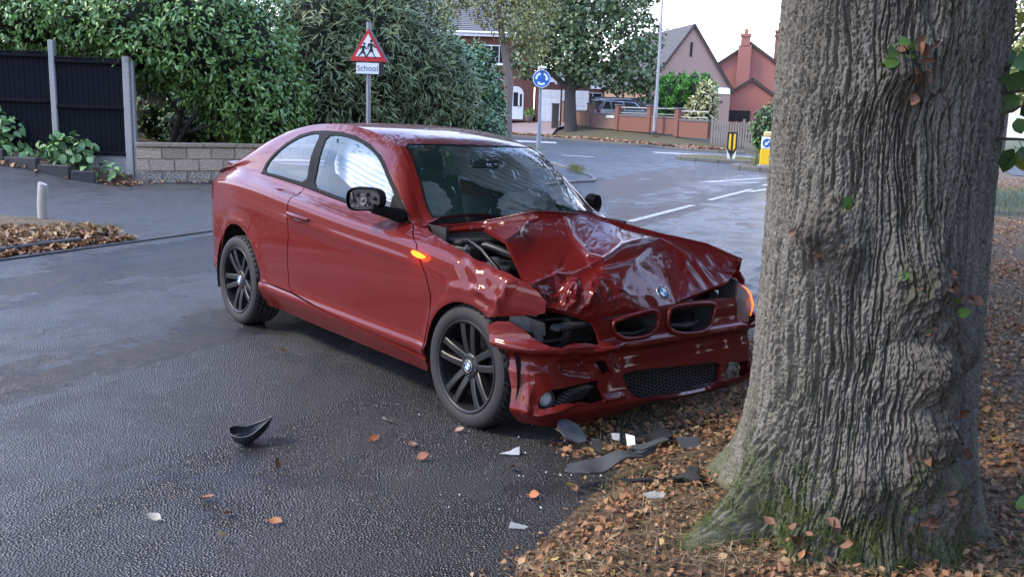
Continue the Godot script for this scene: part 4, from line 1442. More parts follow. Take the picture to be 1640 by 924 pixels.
func asphalt(called: String, base: Color, spread: float, sd: int, chips: float, rough_low: float, rough_high: float, tile: float) -> StandardMaterial3D:
	var m := mat(called, Color.WHITE, 1.0)
	var size := 1024
	var fine := noise(0.30, FastNoiseLite.TYPE_CELLULAR, 1, sd).get_seamless_image(size, size)
	var broad := noise(0.004, FastNoiseLite.TYPE_SIMPLEX_SMOOTH, 4, sd + 1).get_seamless_image(size, size)
	var spots := noise(0.16, FastNoiseLite.TYPE_VALUE, 1, sd + 2).get_seamless_image(size, size)
	for im in [fine, broad, spots]: im.convert(Image.FORMAT_L8)
	var f := fine.get_data()
	var b := broad.get_data()
	var s := spots.get_data()
	var out := PackedByteArray()
	out.resize(size * size * 3)
	var rg := PackedByteArray()
	rg.resize(size * size)
	var base_lin := base
	var lut := PackedByteArray()
	lut.resize(1024)
	for i in 1024: lut[i] = int(clampf(Color(i / 1023.0 * 0.25, 0, 0).linear_to_srgb().r, 0.0, 1.0) * 255.0)
	for i in size * size:
		var bb := b[i] / 255.0
		var k := 1.0 + spread * ((f[i] - 128) / 128.0) + 0.22 * (bb - 0.5) + (chips if s[i] > 205 else 0.0)
		k = maxf(k, 0.15) * 4092.0
		out[i * 3] = lut[mini(int(base_lin.r * k), 1023)]
		out[i * 3 + 1] = lut[mini(int(base_lin.g * k), 1023)]
		out[i * 3 + 2] = lut[mini(int(base_lin.b * k), 1023)]
		rg[i] = int(lerpf(rough_low, rough_high, clampf((bb - 0.25) * 2.0, 0.0, 1.0)) * 255.0)
	m.albedo_texture = ImageTexture.create_from_image(Image.create_from_data(size, size, false, Image.FORMAT_RGB8, out))
	m.roughness_texture = ImageTexture.create_from_image(Image.create_from_data(size, size, false, Image.FORMAT_L8, rg))
	m.normal_enabled = true
	var h := noise(0.30, FastNoiseLite.TYPE_CELLULAR, 1, sd).get_seamless_image(size, size)
	h.convert(Image.FORMAT_RGBA8)
	h.bump_map_to_normal_map(5.0)
	m.normal_texture = ImageTexture.create_from_image(h)
	m.normal_scale = 0.9
	m.vertex_color_use_as_albedo = true
	return tri_planar(m, 1.0 / tile)

func build_ground() -> void:
	bumps = noise(0.35, FastNoiseLite.TYPE_SIMPLEX_SMOOTH, 3, 21)
	var soil := mat("soil and dead grass", Color.WHITE, 0.95)
	soil.albedo_texture = noise_tex(512, 0.035, lin(0.026, 0.019, 0.012), lin(0.17, 0.115, 0.07), 5, 31)
	soil.normal_enabled = true
	soil.normal_texture = normal_tex(512, 0.06, 6.0, 4, 32)
	soil.vertex_color_use_as_albedo = true
	tri_planar(soil, 0.9)
	var base := MB.new()
	var xs := [-400.0, -120.0, -60.0, -40.0]
	for k in 41: xs.append(-30.0 + k * 2.0)
	xs.append_array([60.0, 90.0, 150.0, 400.0])
	var ds := [-60.0, -20.0, 0.0]
	for k in 40: ds.append(2.0 + k * 2.0)
	ds.append_array([90.0, 120.0, 200.0, 500.0])
	for i in xs.size() - 1:
		for j in ds.size() - 1:
			var q := []
			for c in [[i, j], [i + 1, j], [i + 1, j + 1], [i, j + 1]]: q.append(Vector3(xs[c[0]], ground_y(xs[c[0]], ds[c[1]]) - (0.14 if xs[c[0]] < 4.0 and ds[c[1]] < 50.0 else 0.03), -ds[c[1]]))
			base.quad(q[0], q[1], q[2], q[3])
	base.smooth(60.0)
	for i in base.c.size(): base.c[i] = Color(0.75, 0.9, 0.6)
	put("ground", base.mesh(), soil).set_meta("kind", "structure")

	# the carriageway, a little worn along the wheel tracks
	var tar := asphalt("road asphalt", Color(0.037, 0.038, 0.041), 0.75, 61, 1.0, 0.30, 0.50, 2.6)
	var worn := func(x: float, d: float) -> Color:
		var p := Vector2(x, d) - KERB0
		var off := p.dot(ROAD_OUT)
		var al := p.dot(ROAD_DIR)
		var w := 0.0
		for c in [-1.0, -2.6, -4.5, -6.0]: w += exp(-pow((off - c + 0.12 * sin(al * 0.4)) / 0.42, 2.0))
		var n := bumps.get_noise_2d(al * 0.35, off * 2.2)
		var k := 0.84 + 0.26 * w + 0.35 * n
		return Color(k, k, k * 1.02)
	var left_near := road_at(-16.0, -6.95)
	var right_near := road_at(-16.0, 0.25)
	var near := PackedVector2Array([left_near, right_near, road_at(30.0, 0.25), road_at(30.0, -6.95)])
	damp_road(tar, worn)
	var far := PackedVector2Array([road_at(30.0, -6.95), road_at(30.0, 0.25), road_at(130.0, 0.25), road_at(130.0, 25.0), road_at(190.0, 25.0), road_at(190.0, -7.0), road_at(42.0, -7.0)])
	for x in [11.0, 10.0, 8.5, 7.2, 6.2, 5.2, 3.3, 1.4, -2.5, -8.0, -16.0, -28.0]: far.append(Vector2(x, far_kerb(x)))
	far.append_array(PackedVector2Array([Vector2(-28, 44), Vector2(-8, 42), Vector2(-3, 41), Vector2(-1, 40), Vector2(0.85, 37.5), Vector2(0.9, 33), Vector2(1.0, 28), Vector2(1.45, 25.2), Vector2(1.75, 23.2), Vector2(1.9, 22.35), road_at(22.0, -6.93)]))
	sheet("road", far, 0.0, 1.2, tar, worn)

	# pavement on the left: drive crossing, footway and the rounded corner
	var path := asphalt("footway asphalt", Color(0.034, 0.034, 0.038), 0.35, 71, 0.7, 0.42, 0.75, 2.3)
	var pc := func(x: float, d: float) -> Color:
		var n := 0.95 + 0.5 * bumps.get_noise_2d(x * 0.9, d * 0.9)
		return Color(n, n, n)
	var left := PackedVector2Array([Vector2(-14.0, 3.0), Vector2(-9.2, 3.0), road_at(-3.0, -6.95), road_at(8.0, -6.95), road_at(14.0, -6.95), road_at(16.2, -6.85), Vector2(1.72, 21.3), Vector2(1.86, 22.2), Vector2(1.80, 23.2), Vector2(1.5, 25.2), Vector2(1.05, 28.0), Vector2(0.9, 33.0), Vector2(0.80, 36.6), Vector2(0.2, 38.6), Vector2(-1.4, 39.8), Vector2(-4.0, 40.6), Vector2(-14.0, 41.5), Vector2(-14.0, 24.0)])
	sheet("pavement", left, 0.016, 0.5, path, pc, 0.02)

	# kerb stones along the left side
	var stone := mat("kerb stone", Color.WHITE, 0.85)
	stone.albedo_texture = noise_tex(256, 0.05, lin(0.055, 0.053, 0.05), lin(0.15, 0.145, 0.135), 4, 81)
	tri_planar(stone, 1.5)
	var dark_stone := mat("dirty kerb stone", Color.WHITE, 0.8)
	dark_stone.albedo_texture = noise_tex(256, 0.05, lin(0.014, 0.014, 0.014), lin(0.05, 0.048, 0.045), 4, 82)
	tri_planar(dark_stone, 1.5)
	var kerb := Node3D.new()
	kerb.name = numbered("kerb")
	kerb.set_meta("kind", "structure")
	add_child(kerb)
	var corner := [road_at(14.6, -6.93), road_at(15.6, -6.91), road_at(16.4, -6.84), Vector2(1.74, 21.3), Vector2(1.88, 22.2), Vector2(1.82, 23.2), Vector2(1.62, 24.4), Vector2(1.40, 25.8), Vector2(1.2, 27.0), Vector2(1.05, 28.2)]
	for i in corner.size() - 1: kerb_stone(kerb, corner[i], corner[i + 1], 0.055, stone)
	for k in 4: kerb_stone(kerb, road_at(0.2 + k * 0.92, -7.28 + 0.012 * k), road_at(1.1 + k * 0.92, -7.27 + 0.012 * k), 0.085, dark_stone)
	kerb_stone(kerb, road_at(3.9, -7.22), road_at(4.4, -7.19), 0.05, dark_stone)
	for k in 7: kerb_stone(kerb, road_at(-1.6 + k * 0.92, 0.02 + 0.02 * sin(k * 2.0)), road_at(-0.7 + k * 0.92, 0.02 + 0.02 * sin(k * 2.0 + 1.0)), -0.006 + 0.006 * sin(k * 1.7), stone)
	for k in 24:
		var x0 := lerpf(-14.0, 9.6, k / 24.0)
		var x1 := lerpf(-14.0, 9.6, (k + 1) / 24.0)
		kerb_stone(kerb, Vector2(x0, far_kerb(x0) + 0.06), Vector2(x1, far_kerb(x1) + 0.06), 0.11, stone)

	# verges
	var grassy := func(x: float, d: float) -> Color:
		var al := (Vector2(x, d) - KERB0).dot(ROAD_DIR)
		var n := bumps.get_noise_2d(x * 2.0, d * 2.0)
		var g := smoothstep(14.5, 17.0, al + n * 3.0) * (1.0 - smoothstep(21.0, 24.0, al + n * 3.0)) + smoothstep(42.0, 47.0, al + n * 4.0)
		return Color(1.0, 0.92, 0.82).lerp(Color(0.62, 1.15, 0.55), clampf(g, 0.0, 1.0))
	var verge := PackedVector2Array()
	for k in 15: verge.append(road_at(-2.6 + k * 0.5, 0.02 + 0.05 * sin(k * 1.9) + (-0.20 * smoothstep(0.5, 1.3, k * 0.5 - 2.0) * (1.0 - smoothstep(2.4, 3.6, k * 0.5 - 2.0)))))
	verge.append_array(PackedVector2Array([road_at(7.0, 0.04), road_at(130.0, 0.04), road_at(130.0, 14.0), road_at(-2.6, 14.0)]))
	var v1 := PackedVector2Array()
	for k in 15: v1.append(verge[k])
	v1.append_array(PackedVector2Array([road_at(7.0, 0.04), road_at(7.0, 3.4), road_at(-2.6, 3.4)]))
	sheet("verge", v1, 0.07, 0.09, soil, grassy, 0.0, 0.0, -1.0)
	sheet("verge", PackedVector2Array([road_at(7.0, 0.04), road_at(116.0, 0.04), road_at(116.0, 12.0), road_at(7.0, 12.0)]), 0.07, 1.1, soil, grassy, 0.09, 0.01)
	sheet("footpath", PackedVector2Array([road_at(29.5, 2.02), road_at(31.0, 1.9), road_at(43.0, 2.05), road_at(45.0, 2.2), road_at(60.0, 9.0), road_at(24.0, 9.0)]), 0.092, 1.2, path, pc)
	var island := PackedVector2Array([road_at(-3.0, -7.32), road_at(0.0, -7.32), road_at(3.6, -7.26), road_at(4.7, -7.20), Vector2(-4.62, 10.85), Vector2(-5.05, 11.28), Vector2(-5.55, 11.58), Vector2(-6.4, 11.8), Vector2(-8.0, 11.9), Vector2(-10.0, 11.0)])
	sheet("verge", island, 0.075, 0.16, soil, func(_x: float, _d: float) -> Color: return Color(1.05, 0.95, 0.75), 0.0, 0.02, 0.25)
	var strip := PackedVector2Array()
	for k in 22: strip.append(Vector2(-12.0 + k, far_kerb(-12.0 + k) + 0.12))
	for k in 22: strip.append(Vector2(9.0 - k, far_kerb(9.0 - k) + 4.2))
	sheet("verge", strip, 0.10, 1.0, soil, func(x: float, d: float) -> Color: return Color(1.1, 0.85, 0.62) if bumps.get_noise_2d(x, d) > -0.2 else Color(0.6, 0.6, 0.6), 0.0, 0.02)
	# grass tufted patches on the rounded corner
	sheet("grass_patch", rounded(PackedVector2Array([Vector2(0.72, 33.0), Vector2(0.78, 36.4), Vector2(0.2, 38.2), Vector2(-0.6, 38.0), Vector2(-0.1, 34.0)])), 0.036, 0.5, soil, func(_x: float, _d: float) -> Color: return Color(0.75, 1.25, 0.45))

	# splitter islands
	for isl in [[Vector2(5.55, 33.6), Vector2(6.2, 32.2), Vector2(7.9, 31.2), Vector2(9.4, 31.0), Vector2(9.2, 33.2), Vector2(7.6, 35.2), Vector2(6.2, 35.0)], [Vector2(6.45, 28.9), Vector2(7.3, 27.5), Vector2(8.4, 26.9), Vector2(9.9, 27.6), Vector2(9.6, 30.2), Vector2(7.4, 30.3)]]:
		var o := rounded(PackedVector2Array(isl), 2)
		sheet("traffic_island", o, 0.11, 0.4, soil, func(x: float, d: float) -> Color: return Color(1.25, 0.95, 0.5) if d > 31.0 else Color(0.9, 0.8, 0.75), 0.0, 0.03)
		var n := Node3D.new()
		n.name = numbered("kerb")
		n.set_meta("kind", "structure")
		add_child(n)
		for i in range(0, o.size(), 2): kerb_stone(n, o[i], o[(i + 2) % o.size()], 0.12, stone)

	# worn white road markings
	var white := mat("worn road paint", Color.WHITE, 0.7)
	white.albedo_texture = noise_tex(256, 0.06, lin(0.10, 0.10, 0.105), lin(0.46, 0.46, 0.46), 4, 91, 0.48)
	tri_planar(white, 1.2)
	for dsh in [[10.2, 13.4], [14.6, 18.0], [19.3, 22.6]]:
		var a := road_at(dsh[0], -3.36)
		sheet("road_marking", PackedVector2Array([a, road_at(dsh[1], -3.33), road_at(dsh[1], -3.21), road_at(dsh[0], -3.24)]), 0.004, 0.5, white)
	sheet("road_marking", PackedVector2Array([road_at(17.2, -3.20), road_at(22.4, -2.6), road_at(22.4, -2.42), road_at(17.2, -3.06)]), 0.004, 0.5, white)
	sheet("road_marking", PackedVector2Array([Vector2(4.5, 22.4), Vector2(6.6, 24.6), Vector2(6.5, 24.75), Vector2(4.4, 22.55)]), 0.004, 0.5, white)
	sheet("road_marking", PackedVector2Array([Vector2(4.4, 22.4), Vector2(5.9, 22.7), Vector2(5.85, 22.85), Vector2(4.4, 22.6)]), 0.004, 0.5, white)
	sheet("road_marking", PackedVector2Array([Vector2(5.6, 37.9), Vector2(9.4, 36.4), Vector2(9.4, 37.3), Vector2(5.6, 38.8)]), 0.004, 0.8, white)
	sheet("road_marking", PackedVector2Array([Vector2(-2.4, 46.0), Vector2(1.9, 44.6), Vector2(1.9, 46.4), Vector2(-2.4, 48.0)]), 0.004, 0.8, white)
	sheet("road_marking", PackedVector2Array([Vector2(1.6, 33.2), Vector2(2.7, 32.6), Vector2(2.7, 32.9), Vector2(1.6, 33.5)]), 0.004, 0.6, white)

func kerb_stone(parent: Node3D, a: Vector2, b: Vector2, high: float, m: Material) -> void:
	var d := b - a
	var mid := (a + b) * 0.5
	var s := MB.new()
	s.box(Vector3(0, high * 0.5 - 0.04, 0), Vector3(d.length() - 0.012, high + 0.08, 0.13), Basis.IDENTITY, 0.014)
	var o := put("kerb_stone", s.mesh(), m, parent, Vector3(mid.x, ground_y(mid.x, mid.y), -mid.y))
	o.rotation.y = atan2(d.y, d.x)

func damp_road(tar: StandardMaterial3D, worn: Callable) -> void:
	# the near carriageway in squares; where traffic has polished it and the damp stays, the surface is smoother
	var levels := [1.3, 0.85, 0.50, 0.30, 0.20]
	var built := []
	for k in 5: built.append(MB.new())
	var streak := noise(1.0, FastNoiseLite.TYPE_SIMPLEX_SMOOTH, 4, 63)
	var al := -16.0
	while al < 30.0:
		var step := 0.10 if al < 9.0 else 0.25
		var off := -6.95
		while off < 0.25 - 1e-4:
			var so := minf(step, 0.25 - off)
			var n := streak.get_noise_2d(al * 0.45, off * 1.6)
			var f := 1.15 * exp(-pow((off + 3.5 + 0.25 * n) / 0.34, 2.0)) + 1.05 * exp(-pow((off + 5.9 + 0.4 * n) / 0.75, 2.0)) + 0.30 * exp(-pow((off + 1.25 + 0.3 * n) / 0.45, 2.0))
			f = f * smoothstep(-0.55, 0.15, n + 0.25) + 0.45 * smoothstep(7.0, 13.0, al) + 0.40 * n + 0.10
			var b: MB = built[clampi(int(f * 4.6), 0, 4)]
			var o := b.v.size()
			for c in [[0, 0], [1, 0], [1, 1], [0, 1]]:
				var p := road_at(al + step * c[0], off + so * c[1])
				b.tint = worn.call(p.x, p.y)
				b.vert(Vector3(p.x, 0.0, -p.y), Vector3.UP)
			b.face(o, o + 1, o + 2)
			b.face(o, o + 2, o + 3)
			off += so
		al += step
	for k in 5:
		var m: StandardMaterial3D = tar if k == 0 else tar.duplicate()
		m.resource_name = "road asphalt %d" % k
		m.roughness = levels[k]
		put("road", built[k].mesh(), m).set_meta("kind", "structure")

# ---------------------------------------------------------------- the big lime tree
const TREE := Vector3(1.320, 0.0, -3.45)

func leaf_shape(length: float, width: float, fold: float, curl: float, twist: float, stalk := 0.0, rows := 5) -> ArrayMesh:
	# a leaf that lies along +y from its stalk, its face towards +z
	var b := MB.new()
	var left := []
	var mid := []
	var right := []
	for i in rows + 1:
		var f := float(i) / rows
		var w := width * 0.5 * pow(sin(PI * pow(clampf(f, 0.001, 0.999), 0.75)), 0.8)
		var z := curl * f * f
		var c := Vector3(0, f * length, z)
		var s := Vector3(1, 0, 0).rotated(Vector3.UP, twist * f)
		left.append(c - s * w + Vector3(0, 0, fold * w))
		mid.append(c)
		right.append(c + s * w + Vector3(0, 0, fold * w * 0.8))
	for i in rows:
		b.quad(left[i], mid[i], mid[i + 1], left[i + 1])
		b.quad(mid[i], right[i], right[i + 1], mid[i + 1])
	if stalk > 0.0: b.tube([Vector3(0, -stalk, -stalk * 0.3), Vector3(0, 0, 0)], [0.0012, 0.001], 3, false)
	b.smooth(70.0)
	return b.mesh()

func trunk_radius(t: float, y: float) -> float:
	# t: angle round the trunk, 0 towards +x, PI/2 towards the camera
	var r := 0.385 + 0.035 * exp(-y / 0.45) + 0.012 * sin(t * 3.0 + 1.0 + y * 0.4) + 0.008 * sin(t * 5.0 + y * 1.3)
	r += 0.05 * exp(-pow(wrapf(t - 0.15, -PI, PI) / 0.6, 2.0)) * exp(-y / 0.9)
	for root in [[2.72, 0.44, 0.15, 0.17], [2.2, 0.18, 0.18, 0.12], [1.6, 0.14, 0.25, 0.12], [1.0, 0.12, 0.25, 0.12], [0.4, 0.12, 0.2, 0.16], [-0.3, 0.3, 0.3, 0.2], [-1.3, 0.3, 0.3, 0.2], [-2.3, 0.3, 0.3, 0.2]]:
		r += root[1] * exp(-pow(wrapf(t - root[0], -PI, PI) / root[2], 2.0)) * exp(-maxf(y - 0.02, 0.0) / root[3])
	return r

func build_trunk() -> void:
	var tree := thing("lime_tree", "massive grey lime trunk with ridged bark, burrs and a mossy foot, nearest the camera", "tree", TREE)
	var big := noise(1.0, FastNoiseLite.TYPE_SIMPLEX, 2, 101)
	var fine := noise(1.0, FastNoiseLite.TYPE_SIMPLEX, 2, 102)
	var rough := noise(1.0, FastNoiseLite.TYPE_SIMPLEX, 3, 103)
	var warp := noise(1.0, FastNoiseLite.TYPE_SIMPLEX, 2, 104)
	var lump := noise(1.0, FastNoiseLite.TYPE_CELLULAR, 2, 105)
	# burrs: angle, height, width, height of swelling
	var burrs := []
	for q in [[1.269, 1.74, 0.07, 0.045], [1.09, 1.20, 0.09, 0.05], [1.16, 1.14, 0.06, 0.03], [1.42, 1.02, 0.13, 0.055], [1.50, 0.90, 0.10, 0.05], [1.474, 0.74, 0.11, 0.075], [1.56, 0.62, 0.10, 0.05], [1.54, 0.50, 0.13, 0.06], [1.47, 0.36, 0.10, 0.05], [1.60, 0.80, 0.09, 0.05], [1.30, 0.30, 0.08, 0.03], [1.62, 0.28, 0.12, 0.06]]:
		burrs.append([acos(clampf((q[0] * 0.957 - TREE.x) / 0.41, -1.0, 1.0)), 1.6 + (q[1] - 1.6) * 0.957, q[2], q[3]])
	var m := mat("lime bark", Color.WHITE, 0.92)
	m.vertex_color_use_as_albedo = true
	m.albedo_texture = noise_tex(512, 0.05, Color(0.52, 0.52, 0.52), Color(1, 1, 1), 5, 106)
	m.normal_enabled = true
	m.normal_texture = normal_tex(512, 0.09, 7.0, 5, 107)
	tri_planar(m, 4.0, false)
	m.uv1_scale = Vector3(7.0, 2.0, 7.0)
	var cols := 620
	var rows := []
	var y := -0.06
	while y < 2.35:
		rows.append(y)
		y += 0.0042
	while y < 5.6:
		rows.append(y)
		y += 0.06
	var b := MB.new()
	var nr := rows.size()
	b.v.resize(nr * (cols + 1))
	b.n.resize(nr * (cols + 1))
	b.c.resize(nr * (cols + 1))
	b.uv.resize(nr * (cols + 1))
	# front columns are closer together than those at the back
	var angle := PackedFloat32Array()
	for j in cols + 1:
		var f := float(j) / cols
		angle.append(PI * 0.5 - PI + TAU * f + 0.42 * sin(TAU * f))
	var k := 0
	for i in nr:
		var yy: float = rows[i]
		for j in cols + 1:
			var t: float = angle[j if j < cols else 0]
			var r := trunk_radius(t, yy)
			var cx := cos(t)
			var cz := sin(t)
			var p := Vector3(cx * 0.43, yy, cz * 0.43)
			var w := warp.get_noise_3d(p.x * 2.6, yy * 1.1, p.z * 2.6)
			var w2 := warp.get_noise_3d(p.x * 9.0 + 9.0, yy * 4.5, p.z * 9.0)
			var bur := 0.0
			var swell := 0.0
			if t > 0.2:
				for q in burrs:
					var da := wrapf(t - q[0], -PI, PI) * 0.43
					var dy: float = yy - q[1]
					var e := exp(-(da * da + dy * dy * 0.8) / (q[2] * q[2]))
					bur = maxf(bur, e)
					swell = maxf(swell, e * q[3] * 1.5)
			var side := Vector3(-cz, 0, cx) * (w * 0.035 + w2 * 0.009 + bur * 0.02)
			var a := p + side
			var n1 := big.get_noise_3d(a.x * 25.0, yy * 1.9 + w * 0.5, a.z * 25.0)
			var n2 := fine.get_noise_3d(a.x * 58.0, yy * 5.0, a.z * 58.0)
			var n3 := rough.get_noise_3d(p.x * 70.0, yy * 38.0, p.z * 70.0)
			var cross := fine.get_noise_3d(p.x * 16.0, yy * 26.0 + 5.0, p.z * 16.0)
			var d := -0.024 * (1.0 - smoothstep(0.02, 0.17, absf(n1))) - 0.010 * (1.0 - smoothstep(0.02, 0.20, absf(n2))) + 0.0050 * n3 - 0.006 * (1.0 - smoothstep(0.0, 0.10, absf(cross))) + 0.005 * n1
			if bur > 0.02:
				var l := lump.get_noise_3d(p.x * 20.0, yy * 20.0, p.z * 20.0)
				d = lerpf(d, d * 0.6 - 0.038 * l - 0.006 + 0.008 * n3, minf(bur * 1.2, 1.0))
			r += d + swell
			b.v[k] = Vector3(cx * r, yy, cz * r)
			var g := 0.285 + 0.05 * w + 0.04 * n1 + 0.05 * n3 + 0.05 * warp.get_noise_3d(p.x * 5.0, yy * 0.8 + 30.0, p.z * 5.0)
			var col := Color(g * 1.05, g, g * 0.87)
			if n1 > 0.25: col = col.lerp(Color(0.32, 0.31, 0.28), 0.4)
			col = col.lerp(Color(0.13, 0.11, 0.09), minf(bur * 0.9, 0.8))
			var moss := (1.0 - smoothstep(0.12, 0.55, yy + 0.35 * w - 0.10 * smoothstep(1.6, 2.8, t))) * smoothstep(-0.10, 0.25, w2 + 0.5 * n1 + 0.25)
			moss = maxf(moss, 0.5 * smoothstep(0.25, 0.5, w) * smoothstep(0.0, 0.3, w2))
			col = col.lerp(Color(0.10, 0.125, 0.04), clampf(moss * 0.7, 0.0, 0.7))
			b.c[k] = col
			k += 1
	var ix := PackedInt32Array()
	ix.resize((nr - 1) * cols * 6)
	k = 0
	for i in nr - 1:
		for j in cols:
			var a := i * (cols + 1) + j
			ix[k] = a
			ix[k + 1] = a + 1
			ix[k + 2] = a + cols + 1
			ix[k + 3] = a + 1
			ix[k + 4] = a + cols + 2
			ix[k + 5] = a + cols + 1
			k += 6
	b.ix = ix
	for i in nr:
		for j in cols + 1:
			var l := i * (cols + 1) + (j - 1 if j > 0 else cols - 1)
			var r := i * (cols + 1) + (j + 1 if j < cols else 1)
			var u := (mini(i + 1, nr - 1)) * (cols + 1) + j
			var d := (maxi(i - 1, 0)) * (cols + 1) + j
			b.n[i * (cols + 1) + j] = (b.v[u] - b.v[d]).cross(b.v[r] - b.v[l]).normalized()
	var mid := (nr / 4) * (cols + 1) + cols / 2
	if b.n[mid].dot(Vector3(b.v[mid].x, 0, b.v[mid].z)) < 0.0:
		for i in b.n.size(): b.n[i] = -b.n[i]
	put("trunk", b.mesh(), m, tree)
	# limbs and the crown, over the road and out of the frame's top
	var limbs := MB.new()
	var tips := []
	for q in 15:
		var a := TAU * q / 15.0 + rng.randf_range(-0.2, 0.2)
		var start := Vector3(0, rng.randf_range(3.6, 5.4), 0)
		var reach := rng.randf_range(3.4, 6.4)
		var path := [start]
		for s in 5:
			var f := (s + 1) / 5.0
			path.append(start + Vector3(cos(a + 0.3 * f) * reach * f, 2.2 * f - 1.5 * f * f, sin(a + 0.3 * f) * reach * f))
		limbs.tube(path, [0.15, 0.12, 0.09, 0.06, 0.04, 0.02], 8, false)
		for s in range(2, 6): tips.append(path[s])
	# long boughs added beyond the coupe to darken what the bonnet mirrors
	for q in 7:
		var a := lerpf(-2.35, -0.95, q / 6.0)
		var reach := rng.randf_range(6.0, 9.5)
		var start := Vector3(0, rng.randf_range(4.2, 5.6), 0)
		var path := [start]
		for s in 5:
			var f := (s + 1) / 5.0
			path.append(start + Vector3(cos(a) * reach * f, 2.0 * f - 1.9 * f * f, sin(a) * reach * f))
		limbs.tube(path, [0.17, 0.14, 0.10, 0.07, 0.05, 0.02], 8, false)
		for s in range(2, 6):
			tips.append(path[s])
			tips.append(path[s] + Vector3(rng.randfn(0, 0.6), rng.randf_range(0, 1.2), rng.randfn(0, 0.6)))
	limbs.tube([Vector3(0, 5.5, 0), Vector3(0.1, 7.5, 0.1), Vector3(0, 10, 0)], [0.36, 0.25, 0.1], 12, false)
	tips.append_array([Vector3(0, 8, 0), Vector3(0.8, 8.6, 0.5), Vector3(-0.9, 9, 0.2), Vector3(0.2, 9.8, -0.8)])
	put("limb", limbs.mesh(), mat("limb bark", lin(0.10, 0.095, 0.085), 0.9), tree).set_meta("kind", "stuff")
	var places := []
	var tints := []
	for q in 62000:
		var c: Vector3 = tips[rng.randi() % tips.size()]
		var v := Vector3(rng.randfn(0, 0.50), rng.randfn(0, 0.36), rng.randfn(0, 0.50))
		var at := c + v
		var floor_y := maxf(2.95, 2.0 + 0.13 * (3.45 - at.z))
		if at.y < floor_y: at.y = floor_y + rng.randf() * 0.9
		var bs := Basis.from_euler(Vector3(rng.randf_range(1.2, 3.0), rng.randf_range(0, TAU), rng.randf_range(-0.6, 0.6))).scaled(Vector3.ONE * rng.randf_range(0.8, 1.35))
		places.append(Transform3D(bs, at))
		var g := rng.randf_range(0.7, 1.25)
		tints.append(Color(0.055 * g, 0.10 * g, 0.022 * g))
	var lm := mat("lime leaf", Color.WHITE, 0.5)
	lm.vertex_color_use_as_albedo = true
	lm.backlight_enabled = true
	lm.backlight = Color(0.25, 0.32, 0.08)
	scatter("crown", leaf_shape(0.11, 0.095, 0.2, 0.02, 0.0, 0.0, 3), lm, places, tints, tree)
	build_shoots(tree, lm)

func bark_at(x: float, y: float, out := 0.0) -> Vector3:
	# a point on the side of the trunk that looks to the camera, in the tree's own axes
	var t := acos(clampf((x * 0.957 - TREE.x) / 0.42, -1.0, 1.0))
	var r := trunk_radius(t, y) + out
	return Vector3(cos(t) * r, y, sin(t) * r)

